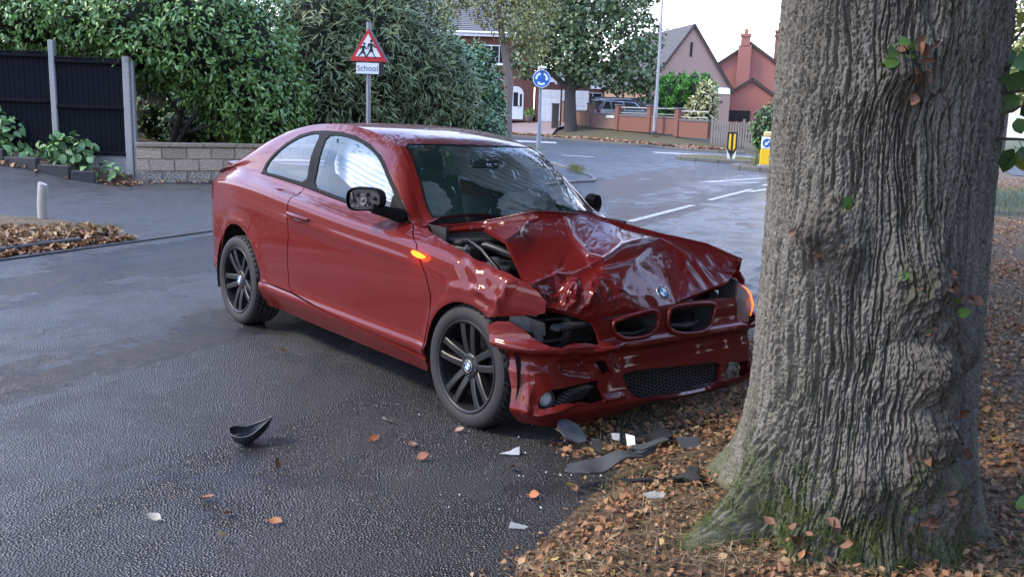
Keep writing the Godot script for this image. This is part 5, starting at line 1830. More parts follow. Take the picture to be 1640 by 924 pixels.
func build_shoots(tree: Node3D, lm: Material) -> void:
	# young shoots and dead leaves caught on the burrs
	var green := leaf_shape(0.062, 0.052, 0.25, -0.012, 0.0, 0.02, 5)
	var dead := leaf_shape(0.058, 0.040, 0.9, 0.03, 0.9, 0.015, 5)
	var gp := []
	var gc := []
	var dp := []
	var dc := []
	for q in [[1.235, 1.79, 5, 1], [1.29, 1.80, 2, 7], [1.32, 1.74, 0, 8], [1.42, 1.05, 4, 8], [1.50, 1.08, 3, 9], [1.36, 1.06, 3, 1], [1.56, 1.00, 2, 6], [1.14, 1.30, 2, 1], [1.50, 0.88, 2, 5], [1.44, 0.94, 2, 3], [1.53, 0.53, 1, 9], [1.60, 0.62, 0, 6], [1.46, 0.45, 2, 8], [1.62, 0.44, 1, 8], [1.58, 0.34, 1, 7], [1.50, 0.24, 1, 7], [1.08, 1.22, 1, 3], [1.10, 0.16, 0, 6], [1.22, 0.20, 1, 6]]:
		for k in q[2] + q[3]:
			var at := bark_at(q[0] + rng.randfn(0, 0.028), q[1] + rng.randfn(0, 0.026), 0.035 + rng.randf() * 0.03)
			var bs := Basis.from_euler(Vector3(rng.randf_range(-0.8, 0.9), rng.randf_range(-1.2, 1.2), rng.randf_range(-2.6, 2.6))).scaled(Vector3.ONE * rng.randf_range(0.45, 0.9))
			if k < q[2]:
				gp.append(Transform3D(bs, at))
				var g := rng.randf_range(0.7, 1.3)
				gc.append(Color(0.075 * g, 0.16 * g, 0.03 * g))
			else:
				dp.append(Transform3D(bs, at))
				var g := rng.randf_range(0.5, 1.2)
				dc.append(Color(0.20 * g, 0.10 * g, 0.06 * g))
	# larger leaves on twigs at the right of the trunk
	var twigs := MB.new()
	for q in [[1.735, 1.76, Vector3(0.22, 0.14, 0.10)], [1.75, 1.62, Vector3(0.20, 0.06, 0.06)], [1.745, 1.70, Vector3(0.26, 0.0, 0.12)], [1.76, 1.55, Vector3(0.22, -0.04, 0.0)], [1.75, 1.82, Vector3(0.18, 0.2, 0.0)]]:
		var a := bark_at(q[0], q[1]) - Vector3(0.02, 0, 0.02)
		var d: Vector3 = q[2]
		twigs.tube([a, a + d * 0.5 + Vector3(0, 0.02, 0), a + d], [0.006, 0.004, 0.002], 5, false)
		for k in 9:
			var at: Vector3 = a + d * rng.randf_range(0.3, 1.1) + Vector3(rng.randfn(0, 0.03), rng.randfn(0, 0.03), rng.randfn(0, 0.03))
			gp.append(Transform3D(Basis.from_euler(Vector3(rng.randf_range(-0.7, 0.7), rng.randf_range(-0.8, 0.8), rng.randf_range(1.6, 4.2))).scaled(Vector3.ONE * rng.randf_range(0.8, 1.6)), at))
			var g := rng.randf_range(0.6, 1.2)
			gc.append(Color(0.06 * g, 0.14 * g, 0.04 * g) if rng.randf() < 0.8 else Color(0.22, 0.24, 0.04))
	# straggling stems at the foot, right
	for q in [[1.80, 0.36], [1.84, 0.18], [1.86, 0.06]]:
		var a := Vector3(q[0] - TREE.x + 0.02, q[1], 0.34)
		twigs.tube([a, a + Vector3(0.05, 0.05, 0.05), a + Vector3(0.07, 0.12, 0.08)], [0.004, 0.003, 0.002], 5, false)
		for k in 6:
			gp.append(Transform3D(Basis.from_euler(Vector3(rng.randf_range(-0.9, 0.6), rng.randf_range(-0.8, 0.8), rng.randf_range(-3, 3))).scaled(Vector3.ONE * rng.randf_range(0.7, 1.2)), a + Vector3(rng.randfn(0.05, 0.03), rng.randfn(0.06, 0.06), 0.06)))
			gc.append(Color(0.09, 0.17, 0.035))
	put("twig", twigs.mesh(), mat("twig bark", lin(0.09, 0.06, 0.045), 0.8), tree).set_meta("kind", "stuff")
	scatter("shoot_leaf", green, lm, gp, gc, tree)
	var dm := mat("dead leaf", Color.WHITE, 0.7)
	dm.vertex_color_use_as_albedo = true
	scatter("caught_leaf", dead, dm, dp, dc, tree)
	# moss tufts on the roots: short upright blades
	var blade := MB.new()
	blade.flat(Vector3(-0.0016, 0, 0), Vector3(0.0016, 0, 0), Vector3(0.0008, 0.030, 0.010))
	var mp := []
	var mc := []
	var n := noise(6.0, FastNoiseLite.TYPE_SIMPLEX, 2, 108)
	for k in 26000:
		var t := rng.randf_range(0.7, 3.3)
		var y := absf(rng.randfn(0, 0.16))
		if y > 0.5 or n.get_noise_2d(t, y * 2.0) < 0.02 + y * 0.5 - 0.20 * smoothstep(1.7, 2.4, t): continue
		var r := trunk_radius(t, y) - 0.006
		mp.append(Transform3D(Basis.from_euler(Vector3(rng.randf_range(-0.5, 1.0), -t + PI * 0.5 + rng.randf_range(-0.9, 0.9), rng.randf_range(-0.9, 0.9))).scaled(Vector3.ONE * rng.randf_range(0.5, 1.3)), Vector3(cos(t) * r, y, sin(t) * r)))
		var g := rng.randf_range(0.6, 1.3)
		mc.append(Color(0.13 * g, 0.17 * g, 0.045 * g))
	scatter("moss", blade.mesh(), mat("moss", Color.WHITE, 0.9), mp, mc, tree)
	mats["moss"].vertex_color_use_as_albedo = true

# ---------------------------------------------------------------- hedges, shrubs, trees
func leaf_mat(called: String, rough: float, glow: Color) -> StandardMaterial3D:
	var m := mat(called, Color.WHITE, rough)
	m.vertex_color_use_as_albedo = true
	m.backlight_enabled = true
	m.backlight = glow
	return m

func foliage(parent: Node3D, called: String, blobs: Array, count: int, leaf: Mesh, m: Material, low: float, high: float, tone: Color, tone2: Color, droop: float, clump: float, sd: int, shell := 0.45) -> void:
	# leaves spread through the outer layer of overlapping lumps
	var n := noise(1.0 / clump, FastNoiseLite.TYPE_SIMPLEX, 2, sd)
	var places := []
	var tints := []
	var weights := []
	var total := 0.0
	for b in blobs:
		var r: Vector3 = b[1]
		total += r.x * r.y + r.y * r.z + r.x * r.z
		weights.append(total)
	var tries := 0
	while places.size() < count and tries < count * 5:
		tries += 1
		var pick := rng.randf() * total
		var i := 0
		while weights[i] < pick: i += 1
		var c: Vector3 = blobs[i][0]
		var r: Vector3 = blobs[i][1]
		var d := Vector3(rng.randfn(), rng.randfn(), rng.randfn()).normalized()
		var lump := n.get_noise_3dv(c + d * r)
		var at := c + d * r * (1.0 - shell * rng.randf() * rng.randf() + 0.22 * lump)
		if at.y < 0.04: continue
		var hidden := false
		for j in blobs.size():
			if j != i and ((at - blobs[j][0]) / blobs[j][1]).length_squared() < 0.5:
				hidden = true
				break
		if hidden: continue
		if lump < -0.28 and rng.randf() < 0.75: continue
		var tip := (Vector3(rng.randfn(), rng.randfn(), rng.randfn()) * 0.75 + d * 0.6 + Vector3(0, -droop, 0)).normalized()
		var face := (d + Vector3(rng.randfn(0, 0.45), rng.randfn(0.35, 0.45), rng.randfn(0, 0.45))).normalized()
		var x := tip.cross(face).normalized()
		var z := x.cross(tip)
		places.append(Transform3D(Basis(x, tip, z).scaled(Vector3.ONE * rng.randf_range(low, high)), at))
		var k := clampf(rng.randf() * 0.7 + 0.3 + lump * 0.5, 0.0, 1.0)
		var g := rng.randf_range(0.8, 1.2)
		var col := tone.lerp(tone2, k)
		tints.append(Color(col.r * g, col.g * g, col.b * g))
	scatter(called, leaf, m, places, tints, parent)

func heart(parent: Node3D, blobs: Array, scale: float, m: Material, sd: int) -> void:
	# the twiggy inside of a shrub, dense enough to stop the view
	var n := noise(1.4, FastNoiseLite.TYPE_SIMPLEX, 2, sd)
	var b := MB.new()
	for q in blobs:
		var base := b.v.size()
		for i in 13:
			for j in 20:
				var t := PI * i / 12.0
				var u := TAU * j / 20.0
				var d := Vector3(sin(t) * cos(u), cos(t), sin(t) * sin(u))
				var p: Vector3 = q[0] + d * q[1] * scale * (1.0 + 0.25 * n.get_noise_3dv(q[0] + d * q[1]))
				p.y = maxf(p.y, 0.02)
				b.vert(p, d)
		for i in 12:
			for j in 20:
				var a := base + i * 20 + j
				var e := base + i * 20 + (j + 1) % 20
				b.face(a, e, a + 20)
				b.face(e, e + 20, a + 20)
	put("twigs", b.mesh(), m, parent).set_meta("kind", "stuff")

func shrub(called: String, label: String, category: String, blobs: Array, count: int, leaf: Mesh, m: Material, low: float, high: float, tone: Color, tone2: Color, droop: float, clump: float, sd: int, core := 0.80, group := "") -> Node3D:
	var o := thing(called, label, category, Vector3.ZERO, 0.0, group)
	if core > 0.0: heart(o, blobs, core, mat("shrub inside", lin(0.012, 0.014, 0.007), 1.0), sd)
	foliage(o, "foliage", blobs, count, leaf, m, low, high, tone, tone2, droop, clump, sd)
	return o

func limb(b: MB, a: Vector3, c: Vector3, r0: float, r1: float, bend: float) -> void:
	var path := []
	var rad := []
	var side := Vector3(rng.randfn(), rng.randfn() * 0.3, rng.randfn()).normalized() * bend
	for k in 7:
		var f := k / 6.0
		path.append(a.lerp(c, f) + side * sin(PI * f) + Vector3(rng.randfn(), rng.randfn(), rng.randfn()) * r0 * 0.15)
		rad.append(lerpf(r0, r1, f))
	b.tube(path, rad, 9, true)

func build_plants() -> void:
	var laurel := leaf_shape(0.14, 0.055, 0.35, -0.03, 0.15, 0.0, 4)
	var narrow := leaf_shape(0.13, 0.022, 0.3, -0.03, 0.2, 0.0, 3)
	var small := leaf_shape(0.06, 0.040, 0.3, -0.01, 0.2, 0.0, 3)
	var tree_leaf := leaf_shape(0.20, 0.17, 0.3, -0.03, 0.2, 0.0, 3)
	var glossy := leaf_mat("laurel leaf", 0.34, Color(0.16, 0.22, 0.05))
	var dull := leaf_mat("shrub leaf", 0.55, Color(0.16, 0.20, 0.06))
	var V := func(x: float, y: float, d: float) -> Vector3: return Vector3(x, y, -d)
	# the laurel that hangs over the fence and the wall
	var over := [[V.call(-10.6, 3.15, 18.4), Vector3(1.6, 0.95, 1.3)], [V.call(-9.2, 3.0, 18.3), Vector3(1.4, 0.85, 1.2)], [V.call(-8.0, 3.05, 18.4), Vector3(1.3, 0.95, 1.2)], [V.call(-7.0, 2.95, 18.3), Vector3(1.2, 1.2, 1.3)], [V.call(-6.1, 2.9, 18.5), Vector3(1.1, 1.45, 1.3)], [V.call(-5.35, 2.3, 18.8), Vector3(0.95, 1.6, 1.1)], [V.call(-5.0, 1.6, 19.0), Vector3(0.8, 1.2, 0.9)], [V.call(-6.0, 1.45, 19.3), Vector3(0.7, 0.55, 0.6)], [V.call(-7.3, 2.1, 18.9), Vector3(0.8, 0.5, 0.6)]]
	var l1 := shrub("laurel_hedge", "tall glossy bright green laurel hanging over the dark fence and the stone wall", "hedge", over, 27000, laurel, glossy, 0.5, 1.05, Color(0.028, 0.066, 0.014), Color(0.12, 0.225, 0.045), 0.55, 0.5, 201, 0.62)
	var st := MB.new()
	limb(st, V.call(-6.85, 0.55, 18.7), V.call(-6.2, 2.2, 18.6), 0.06, 0.04, 0.12)
	limb(st, V.call(-6.75, 0.6, 18.7), V.call(-5.9, 1.75, 18.4), 0.05, 0.03, 0.10)
	limb(st, V.call(-6.6, 1.2, 18.6), V.call(-7.3, 2.3, 18.5), 0.035, 0.02, 0.06)
	limb(st, V.call(-6.5, 0.9, 18.6), V.call(-5.6, 1.25, 18.5), 0.03, 0.015, 0.06)
	put("stem", st.mesh(), mat("shrub bark", lin(0.035, 0.028, 0.022), 0.9), l1).set_meta("kind", "stuff")
	shrub("garden_shrub", "low light green shrubs in the garden, seen above the block wall under the laurel", "shrub", [[V.call(-6.75, 0.95, 19.9), Vector3(0.75, 0.55, 0.5)], [V.call(-5.7, 1.0, 20.2), Vector3(0.9, 0.6, 0.5)], [V.call(-7.8, 1.2, 20.6), Vector3(0.9, 0.7, 0.5)]], 2600, small, dull, 1.1, 2.0, Color(0.04, 0.08, 0.025), Color(0.15, 0.24, 0.08), 0.2, 0.35, 207, 0.7)
	# dark feathery shrub behind the school sign
	var dark := [[V.call(-4.5, 2.3, 20.6), Vector3(1.2, 2.3, 1.1)], [V.call(-3.5, 2.5, 21.2), Vector3(1.3, 2.3, 1.1)], [V.call(-2.6, 2.1, 21.8), Vector3(1.2, 2.1, 1.1)], [V.call(-1.9, 1.5, 22.3), Vector3(1.0, 1.6, 1.0)], [V.call(-3.8, 4.3, 22.2), Vector3(1.4, 1.0, 1.0)]]
	shrub("feathery_shrub", "dark grey-green shrub of narrow leaves behind the school warning sign", "shrub", dark, 26000, narrow, dull, 1.0, 1.9, Color(0.034, 0.058, 0.018), Color(0.14, 0.175, 0.065), 0.35, 0.6, 202, 0.66)
	# second laurel, right of the sign, and the pale shrub at its foot
	var right := [[V.call(-1.65, 2.0, 23.6), Vector3(0.8, 1.2, 0.9)], [V.call(-1.15, 1.85, 24.2), Vector3(0.75, 1.25, 0.9)], [V.call(-0.95, 1.1, 24.6), Vector3(0.65, 1.2, 0.8)], [V.call(-1.5, 0.9, 24.0), Vector3(1.0, 1.0, 0.9)]]
	shrub("laurel_shrub", "rounded dark green laurel at the right end of the hedge, beside the thin street tree", "shrub", right, 12000, laurel, glossy, 0.6, 1.15, Color(0.020, 0.056, 0.020), Color(0.085, 0.180, 0.055), 0.5, 0.45, 203, 0.62)
	shrub("pale_shrub", "low light green shrub in front of the rounded laurel, seen over the coupe's roof", "shrub", [[V.call(-1.55, 1.15, 22.6), Vector3(0.75, 0.75, 0.5)], [V.call(-0.9, 0.9, 23.2), Vector3(0.6, 0.7, 0.5)]], 2200, small, dull, 1.0, 1.8, Color(0.035, 0.085, 0.030), Color(0.12, 0.23, 0.09), 0.2, 0.4, 204, 0.7)
	# unseen hedge added along the right to darken the reflections in the coupe's flank
	var far_side := []
	for k in 13:
		var p := road_at(-15.0 + k * 3.4, 8.4 + 0.3 * sin(k * 2.1))
		far_side.append([V.call(p.x, 2.2 + 0.4 * sin(k * 1.3), p.y), Vector3(2.2, 2.9 + 0.5 * cos(k), 1.4)])
	shrub("added_hedge", "unseen green hedge added along the right of the verge to darken reflections", "hedge", far_side, 14000, laurel, dull, 1.2, 1.9, Color(0.025, 0.055, 0.018), Color(0.08, 0.14, 0.04), 0.3, 0.8, 205, 0.86)
	# plants in the bed below the fence
	var broad := leaf_shape(0.17, 0.13, 0.25, -0.06, 0.1, 0.0, 5)
	for q in [[-7.95, 16.75, 0.62, 130, "leafy pale green bush in the bed, nearest the right fence post"], [-8.55, 17.0, 0.42, 60, "low pale green plant in the bed between the two fence posts"], [-9.35, 17.0, 0.72, 90, "green bush in the bed at the left edge, against the dark fence"], [-7.45, 16.6, 0.34, 40, "small green plant at the right end of the bed, by the grey gravel board"], [-9.0, 16.7, 0.30, 40, "small ground-hugging plant in the bed by the drive"]]:
		var g := ground_y(q[0], q[1])
		var o := thing("garden_plant", q[4], "plant", Vector3(q[0], g, -q[1]), 0.0, "plants in the bed below the fence")
		var stems := MB.new()
		for k in 7: limb(stems, Vector3.ZERO, Vector3(rng.randfn(0, 0.22), q[2] * rng.randf_range(0.6, 1.0), rng.randfn(0, 0.15)), 0.010, 0.004, 0.03)
		put("stem", stems.mesh(), mat("shrub bark", Color.BLACK), o).set_meta("kind", "stuff")
		foliage(o, "foliage", [[Vector3(0, q[2] * 0.72, 0), Vector3(0.42, q[2] * 0.42, 0.26)]], q[3], broad, dull, 0.55, 1.1, Color(0.045, 0.095, 0.030), Color(0.13, 0.24, 0.085), 0.35, 0.3, 210 + q[3])
	# clipped conifer, variegated shrub and round shrub before the far houses
	var scale_leaf := leaf_shape(0.16, 0.07, 0.2, 0.0, 0.0, 0.0, 3)
	var con := []
	for k in 4: con.append([V.call(8.85 + k * 0.72, 2.35, 56.4), Vector3(0.62, 1.45, 0.8)])
	shrub("clipped_conifer", "tall bright green clipped conifer hedge before the brick gable", "hedge", con, 5200, scale_leaf, dull, 1.0, 2.0, Color(0.03, 0.10, 0.018), Color(0.10, 0.28, 0.03), -0.7, 0.7, 221, 0.95)
	shrub("variegated_shrub", "cream and green variegated shrub right of the clipped conifer hedge", "shrub", [[V.call(10.45, 1.6, 54.6), Vector3(0.85, 1.0, 0.6)], [V.call(10.75, 2.5, 54.6), Vector3(0.6, 0.9, 0.5)]], 1500, scale_leaf, dull, 1.2, 2.2, Color(0.10, 0.13, 0.05), Color(0.42, 0.40, 0.20), 0.2, 0.5, 222, 0.85)
	shrub("round_shrub", "dense dark green round shrub at the end of the picket fence", "shrub", [[V.call(11.35, 1.0, 42.6), Vector3(0.85, 1.1, 0.8)], [V.call(12.1, 1.3, 43.0), Vector3(0.9, 1.2, 0.8)]], 2200, small, dull, 1.6, 3.0, Color(0.02, 0.055, 0.015), Color(0.07, 0.15, 0.035), 0.2, 0.4, 223, 0.85)
	build_garden_back(laurel, dull)
	build_trees(tree_leaf, small)

func build_trees(tree_leaf: Mesh, small: Mesh) -> void:
	var V := func(x: float, y: float, d: float) -> Vector3: return Vector3(x, y, -d)
	var bark := mat("street tree bark", lin(0.055, 0.048, 0.042), 0.9)
	var leaf := leaf_mat("tree leaf", 0.5, Color(0.20, 0.24, 0.06))
	# dark crown across the junction
	var t2 := thing("street_tree", "dark green street tree with a broad low crown before the white garage doors", "tree", Vector3(3.15, 0.15, -57.0))
	var b := MB.new()
	b.tube([Vector3(0.10, -0.1, 0), Vector3(0.06, 0.15, 0), Vector3(0.0, 1.0, 0), Vector3(-0.08, 2.3, 0), Vector3(-0.05, 3.4, 0)], [0.62, 0.42, 0.36, 0.34, 0.30], 14, true)
	for q in [[-2.6, 5.0, 0.6], [-1.4, 6.2, -0.8], [1.6, 5.6, 0.4], [3.2, 4.6, -0.4], [0.4, 7.5, 0.0], [2.2, 7.2, 1.0]]: limb(b, Vector3(-0.05, 2.6, 0), Vector3(q[0], q[1], q[2]), 0.20, 0.06, 0.25)
	put("trunk", b.mesh(), bark, t2)
	var crown := []
	for q in [[-2.4, 4.2, 0.0, 1.3, 1.2], [-2.2, 6.2, 0.3, 1.7, 1.5], [-0.4, 4.9, 0.6, 1.6, 1.5], [0.3, 7.2, 0.0, 2.2, 1.9], [1.9, 5.2, 0.5, 1.9, 1.6], [3.6, 4.2, 0.3, 1.6, 1.3], [3.8, 5.8, 0.0, 1.5, 1.5], [2.6, 7.4, 0.0, 1.9, 1.6], [4.3, 3.0, 0.2, 0.8, 1.0], [0.8, 3.6, 0.9, 1.2, 0.9], [2.6, 3.3, 0.6, 1.0, 0.9], [-1.0, 8.8, 0, 2.2, 1.4], [3.6, 8.6, 0, 1.4, 1.1]]: crown.append([Vector3(q[0], q[1], q[2]), Vector3(q[3], q[4], q[3])])
	foliage(t2, "crown", crown, 10500, tree_leaf, leaf, 0.8, 1.5, Color(0.022, 0.048, 0.016), Color(0.10, 0.145, 0.055), 0.35, 0.9, 231, 0.9)
	# thin tree on the corner, with hanging yellowish twigs
	var t3 := thing("street_tree", "thin pale-barked street tree with hanging yellowish leaves beside the rounded laurel", "tree", Vector3(-0.46, 0.0, -43.0))
	b = MB.new()
	b.tube([Vector3(0, -0.1, 0), Vector3(0.0, 0.3, 0), Vector3(-0.02, 1.4, 0), Vector3(0.0, 2.6, 0), Vector3(-0.15, 3.6, 0), Vector3(-0.42, 5.0, 0), Vector3(-0.62, 6.6, 0), Vector3(-0.7, 8.2, 0)], [0.30, 0.25, 0.22, 0.23, 0.17, 0.14, 0.10, 0.06], 10, true)
	for q in [[1.4, 4.9, 0.3, 4.1], [-2.2, 6.6, 0.2, 5.0], [0.8, 7.6, 0.0, 5.6], [-1.6, 7.9, 0.3, 6.0]]: limb(b, Vector3(-0.3 if q[3] > 4.2 else -0.15, q[3], 0), Vector3(q[0], q[1], q[2]), 0.05, 0.02, 0.2)
	put("trunk", b.mesh(), mat("pale bark", lin(0.13, 0.10, 0.082), 0.9), t3)
	var hang := []
	for q in [[-3.0, 5.6, 0.0, 0.8, 0.9], [-2.2, 6.6, 0.2, 1.1, 0.9], [-1.2, 6.2, 0.2, 0.9, 1.2], [-0.2, 5.4, 0.3, 0.7, 1.0], [0.7, 5.3, 0.2, 0.8, 1.2], [1.3, 4.4, 0.3, 0.6, 0.9], [0.4, 6.9, 0.0, 1.2, 1.0], [-1.6, 7.9, 0.0, 1.4, 0.9], [1.6, 6.4, 0.0, 0.8, 1.0], [-2.9, 7.4, 0, 1.0, 0.8]]: hang.append([Vector3(q[0], q[1], q[2]), Vector3(q[3], q[4], q[3] * 0.8)])
	foliage(t3, "crown", hang, 5600, small, leaf, 1.6, 2.9, Color(0.05, 0.075, 0.02), Color(0.20, 0.19, 0.05), 1.2, 0.5, 232, 1.0)
	# tree over the left shrubs and one far behind the houses
	var t4 := thing("garden_tree", "leafy garden tree rising behind the dark shrub, its twigs against the sky", "tree", Vector3(-4.9, 0.0, -31.0))
	b = MB.new()
	b.tube([Vector3.ZERO, Vector3(0.1, 2.0, 0), Vector3(0.0, 4.0, 0)], [0.22, 0.18, 0.14], 9, true)
	for q in [[-2.2, 6.0, 0], [1.9, 5.4, 0.3], [0.6, 7.4, 0], [2.6, 6.8, 0]]: limb(b, Vector3(0, 3.6, 0), Vector3(q[0], q[1], q[2]), 0.10, 0.03, 0.3)
	put("trunk", b.mesh(), bark, t4)
	var c4 := []
	for q in [[-2.0, 5.6, 0, 1.7, 1.3], [-0.3, 5.9, 0, 1.5, 1.3], [1.6, 6.2, 0.2, 1.1, 0.8], [2.9, 6.3, 0, 0.7, 0.6], [0.4, 7.6, 0, 2.0, 1.0], [2.3, 5.2, 0, 0.5, 0.35]]: c4.append([Vector3(q[0], q[1], q[2]), Vector3(q[3], q[4], q[3])])
	foliage(t4, "crown", c4, 5200, small, leaf, 1.4, 2.6, Color(0.03, 0.06, 0.02), Color(0.11, 0.15, 0.045), 0.4, 0.6, 233, 1.0)
	var t5 := thing("bare_tree", "small pale thin-crowned tree far behind, between the two brick houses", "tree", V.call(16.2, 0.5, 92.0))
	b = MB.new()
	b.tube([Vector3.ZERO, Vector3(0, 4, 0)], [0.25, 0.18], 8, true)
	for k in 16: limb(b, Vector3(0, 3.6, 0), Vector3(rng.randfn(0, 1.3), rng.randf_range(5.0, 8.0), rng.randfn(0, 1.0)), 0.09, 0.02, 0.3)
	put("trunk", b.mesh(), mat("pale bark", Color.WHITE), t5)
	foliage(t5, "crown", [[Vector3(0, 6.2, 0), Vector3(2.0, 2.0, 1.6)]], 700, small, leaf, 1.8, 3.2, Color(0.10, 0.12, 0.05), Color(0.22, 0.22, 0.11), 0.2, 0.8, 234, 1.0)
	for q in [[-10.0, 84.0, 0], [-1.5, 90.0, 1], [5.6, 92.0, 2]]:  # tall trees added to darken the low sky mirrored in the bonnet
		var t := thing("tall_tree", ["added tall tree behind the house with the arched door, left of the three", "added tall tree behind the dark street tree, middle of the three", "added tall tree far behind the garage block, right of the three"][q[2]], "tree", Vector3(q[0], 0.5, -q[1]), 0.0, "added tall trees behind the houses")
		b = MB.new()
		b.tube([Vector3(0, 0, 0), Vector3(0, 8, 0), Vector3(0.2, 16.0, 0)], [0.6, 0.45, 0.2], 10, true)
		put("trunk", b.mesh(), bark, t)
		var c := []
		for k in 12: c.append([Vector3(rng.randf_range(-3.2, 3.2), rng.randf_range(8.0, 23.0), rng.randf_range(-2, 2)), Vector3(2.8, 2.6, 2.6)])
		foliage(t, "crown", c, 3800, tree_leaf, leaf, 2.2, 3.6, Color(0.03, 0.055, 0.018), Color(0.10, 0.14, 0.04), 0.4, 1.4, 260 + q[2], 1.0)
	# the next trees of the avenue, on the right
	for q in [[22.6, 44.6, "avenue tree of the right verge seen just right of the big trunk"], [35.5, 62.5, "second avenue tree of the right verge, further off at the picture's right edge"]]:
		var t := thing("avenue_tree", q[2], "tree", Vector3(q[0], 0.06, -q[1]), 0.0, "trees of the right verge")
		b = MB.new()
		b.tube([Vector3(0, -0.1, 0), Vector3(0, 0.3, 0), Vector3(0.02, 2.0, 0), Vector3(0.1, 4.0, 0)], [0.46, 0.33, 0.28, 0.25], 12, true)
		for k in 6: limb(b, Vector3(0.05, 3.2, 0), Vector3(rng.randfn(0, 2.0), rng.randf_range(4.5, 7.0), rng.randfn(0, 2.0)), 0.14, 0.04, 0.3)
		put("trunk", b.mesh(), mat("lime bark dark", lin(0.05, 0.042, 0.035), 0.9), t)
		var c := []
		for k in 9: c.append([Vector3(rng.randfn(0, 1.8), rng.randf_range(3.4, 7.5), rng.randfn(0, 1.6)), Vector3(1.7, 1.3, 1.7)])
		foliage(t, "crown", c, 4200, tree_leaf, leaf, 0.8, 1.4, Color(0.05, 0.09, 0.02), Color(0.20, 0.22, 0.05), 0.4, 0.8, 240, 1.0)
	# unseen trees mirrored in screens, paint and road; garden ones added to darken reflections
	for q in [[-3.2, -7.0, 2], [7.25, 16.2, 3], [road_at(-9.0, 11.5).x, road_at(-9.0, 11.5).y, 0], [road_at(1.0, 12.5).x, road_at(1.0, 12.5).y, 1], [road_at(10.0, 12.5).x, road_at(10.0, 12.5).y, 4]]:
		var t := thing("tall_tree", ["unseen garden tree added behind the right hedge, level with the camera", "unseen garden tree added behind the right hedge, right of the big trunk", "street tree of the near verge behind the camera", "next lime of the near verge, hidden behind the big trunk", "unseen garden tree added behind the right hedge, furthest along the verge"][q[2]], "tree", Vector3(q[0], 0.0, -q[1]), 0.0)
		b = MB.new()
		b.tube([Vector3(0, -0.1, 0), Vector3(0, 2.0, 0), Vector3(0.1, 5.0, 0)], [0.5, 0.36, 0.3], 12, true)
		for k in 6: limb(b, Vector3(0.05, 4.2, 0), Vector3(rng.randfn(0, 2.2), rng.randf_range(6, 9), rng.randfn(0, 2.2)), 0.16, 0.04, 0.3)
		put("trunk", b.mesh(), bark, t)
		var c := []
		for k in 10: c.append([Vector3(rng.randfn(0, 2.0), rng.randf_range(5.2, 10.5) - (1.8 if q[2] in [0, 1, 4] else 0.0), rng.randfn(0, 2.0)), Vector3(2.2, 1.7, 2.2)])
		foliage(t, "crown", c, 5200, tree_leaf, leaf, 1.0, 1.6, Color(0.03, 0.06, 0.02), Color(0.11, 0.16, 0.045), 0.4, 0.8, 250 + q[2], 1.0)

func build_garden_back(laurel: Mesh, dull: Material) -> void:
	var blobs := []
	for k in 6: blobs.append([Vector3(-13.5 + k * 1.7, 1.9 + 0.3 * sin(k * 2.0), -26.5 - 0.5 * k), Vector3(1.3, 1.5, 0.9)])
	shrub("garden_hedge", "shaded hedge at the back of the garden, glimpsed between wall and laurel", "hedge", blobs, 3600, laurel, dull, 1.0, 1.6, Color(0.03, 0.055, 0.02), Color(0.10, 0.14, 0.05), 0.3, 0.6, 206, 0.85)

# ---------------------------------------------------------------- wall, fence, signs
func build_street() -> void:
	build_wall()
	build_fence()
	build_signs()
	build_posts()

func build_wall() -> void:
	var a := Vector2(-6.93, 17.16)
	var dir := Vector2(0.875, 0.484)
	var o := thing("garden_wall", "low buff concrete block wall with a flat coping, between the fence post and the coupe's boot", "wall", Vector3(a.x, 0.0, -a.y), atan2(dir.y, dir.x))
	var tones := []
	for k in 5:
		var m := mat("wall block %d" % k, Color.WHITE, 0.92)
		var g: float = [0.85, 1.0, 1.12, 0.95, 0.78][k]
		m.albedo_texture = noise_tex(128, 0.06, lin(0.29 * g, 0.225 * g, 0.155 * g), lin(0.43 * g, 0.345 * g, 0.25 * g), 4, 300 + k)
		m.normal_enabled = true
		m.normal_texture = normal_tex(128, 0.12, 5.0, 4, 310 + k)
		tones.append(tri_planar(m, 2.2, false))
	var foot := mat("damp wall block", Color.WHITE, 0.9)
	foot.albedo_texture = noise_tex(128, 0.05, lin(0.12, 0.115, 0.085), lin(0.30, 0.255, 0.20), 4, 330, 0.45)
	tri_planar(foot, 2.2, false)
	var core := put("mortar", box_mesh(Vector3(4.5, 0.70, 0.17)), mat("mortar", lin(0.27, 0.23, 0.18), 0.95), o, Vector3(2.25, 0.35, -0.10))
	core.name = "mortar"
	var blocks := []
	for k in 4:
		var b := MB.new()
		b.box(Vector3.ZERO, Vector3(0.432, 0.210, 0.10), Basis.IDENTITY, 0.010)
		for i in b.v.size(): b.v[i] += Vector3(rng.randfn(0, 0.0015), rng.randfn(0, 0.0015), rng.randfn(0, 0.004) if b.v[i].z > 0 else 0.0)
		blocks.append(b.mesh())
	var half := box_mesh(Vector3(0.207, 0.210, 0.10), 0.010)
	for row in 3:
		var x := 0.0
		while x < 4.45:
			var first := x == 0.0 and row == 1
			var w := 0.217 if first else 0.442
			var p := put("block", half if first else blocks[rng.randi() % 4], foot if row == 0 and rng.randf() < 0.75 else tones[rng.randi() % 5], o, Vector3(x + w * 0.5, 0.105 + row * 0.222 + 0.005, -0.05 + rng.randfn(0, 0.003)))
			p.rotation.y = rng.randfn(0, 0.006)
			x += w
	var cap := box_mesh(Vector3(0.592, 0.075, 0.27), 0.012)
	for k in 8: put("coping", cap, tones[4], o, Vector3(0.29 + k * 0.60, 0.707 + rng.randfn(0, 0.002), -0.10))

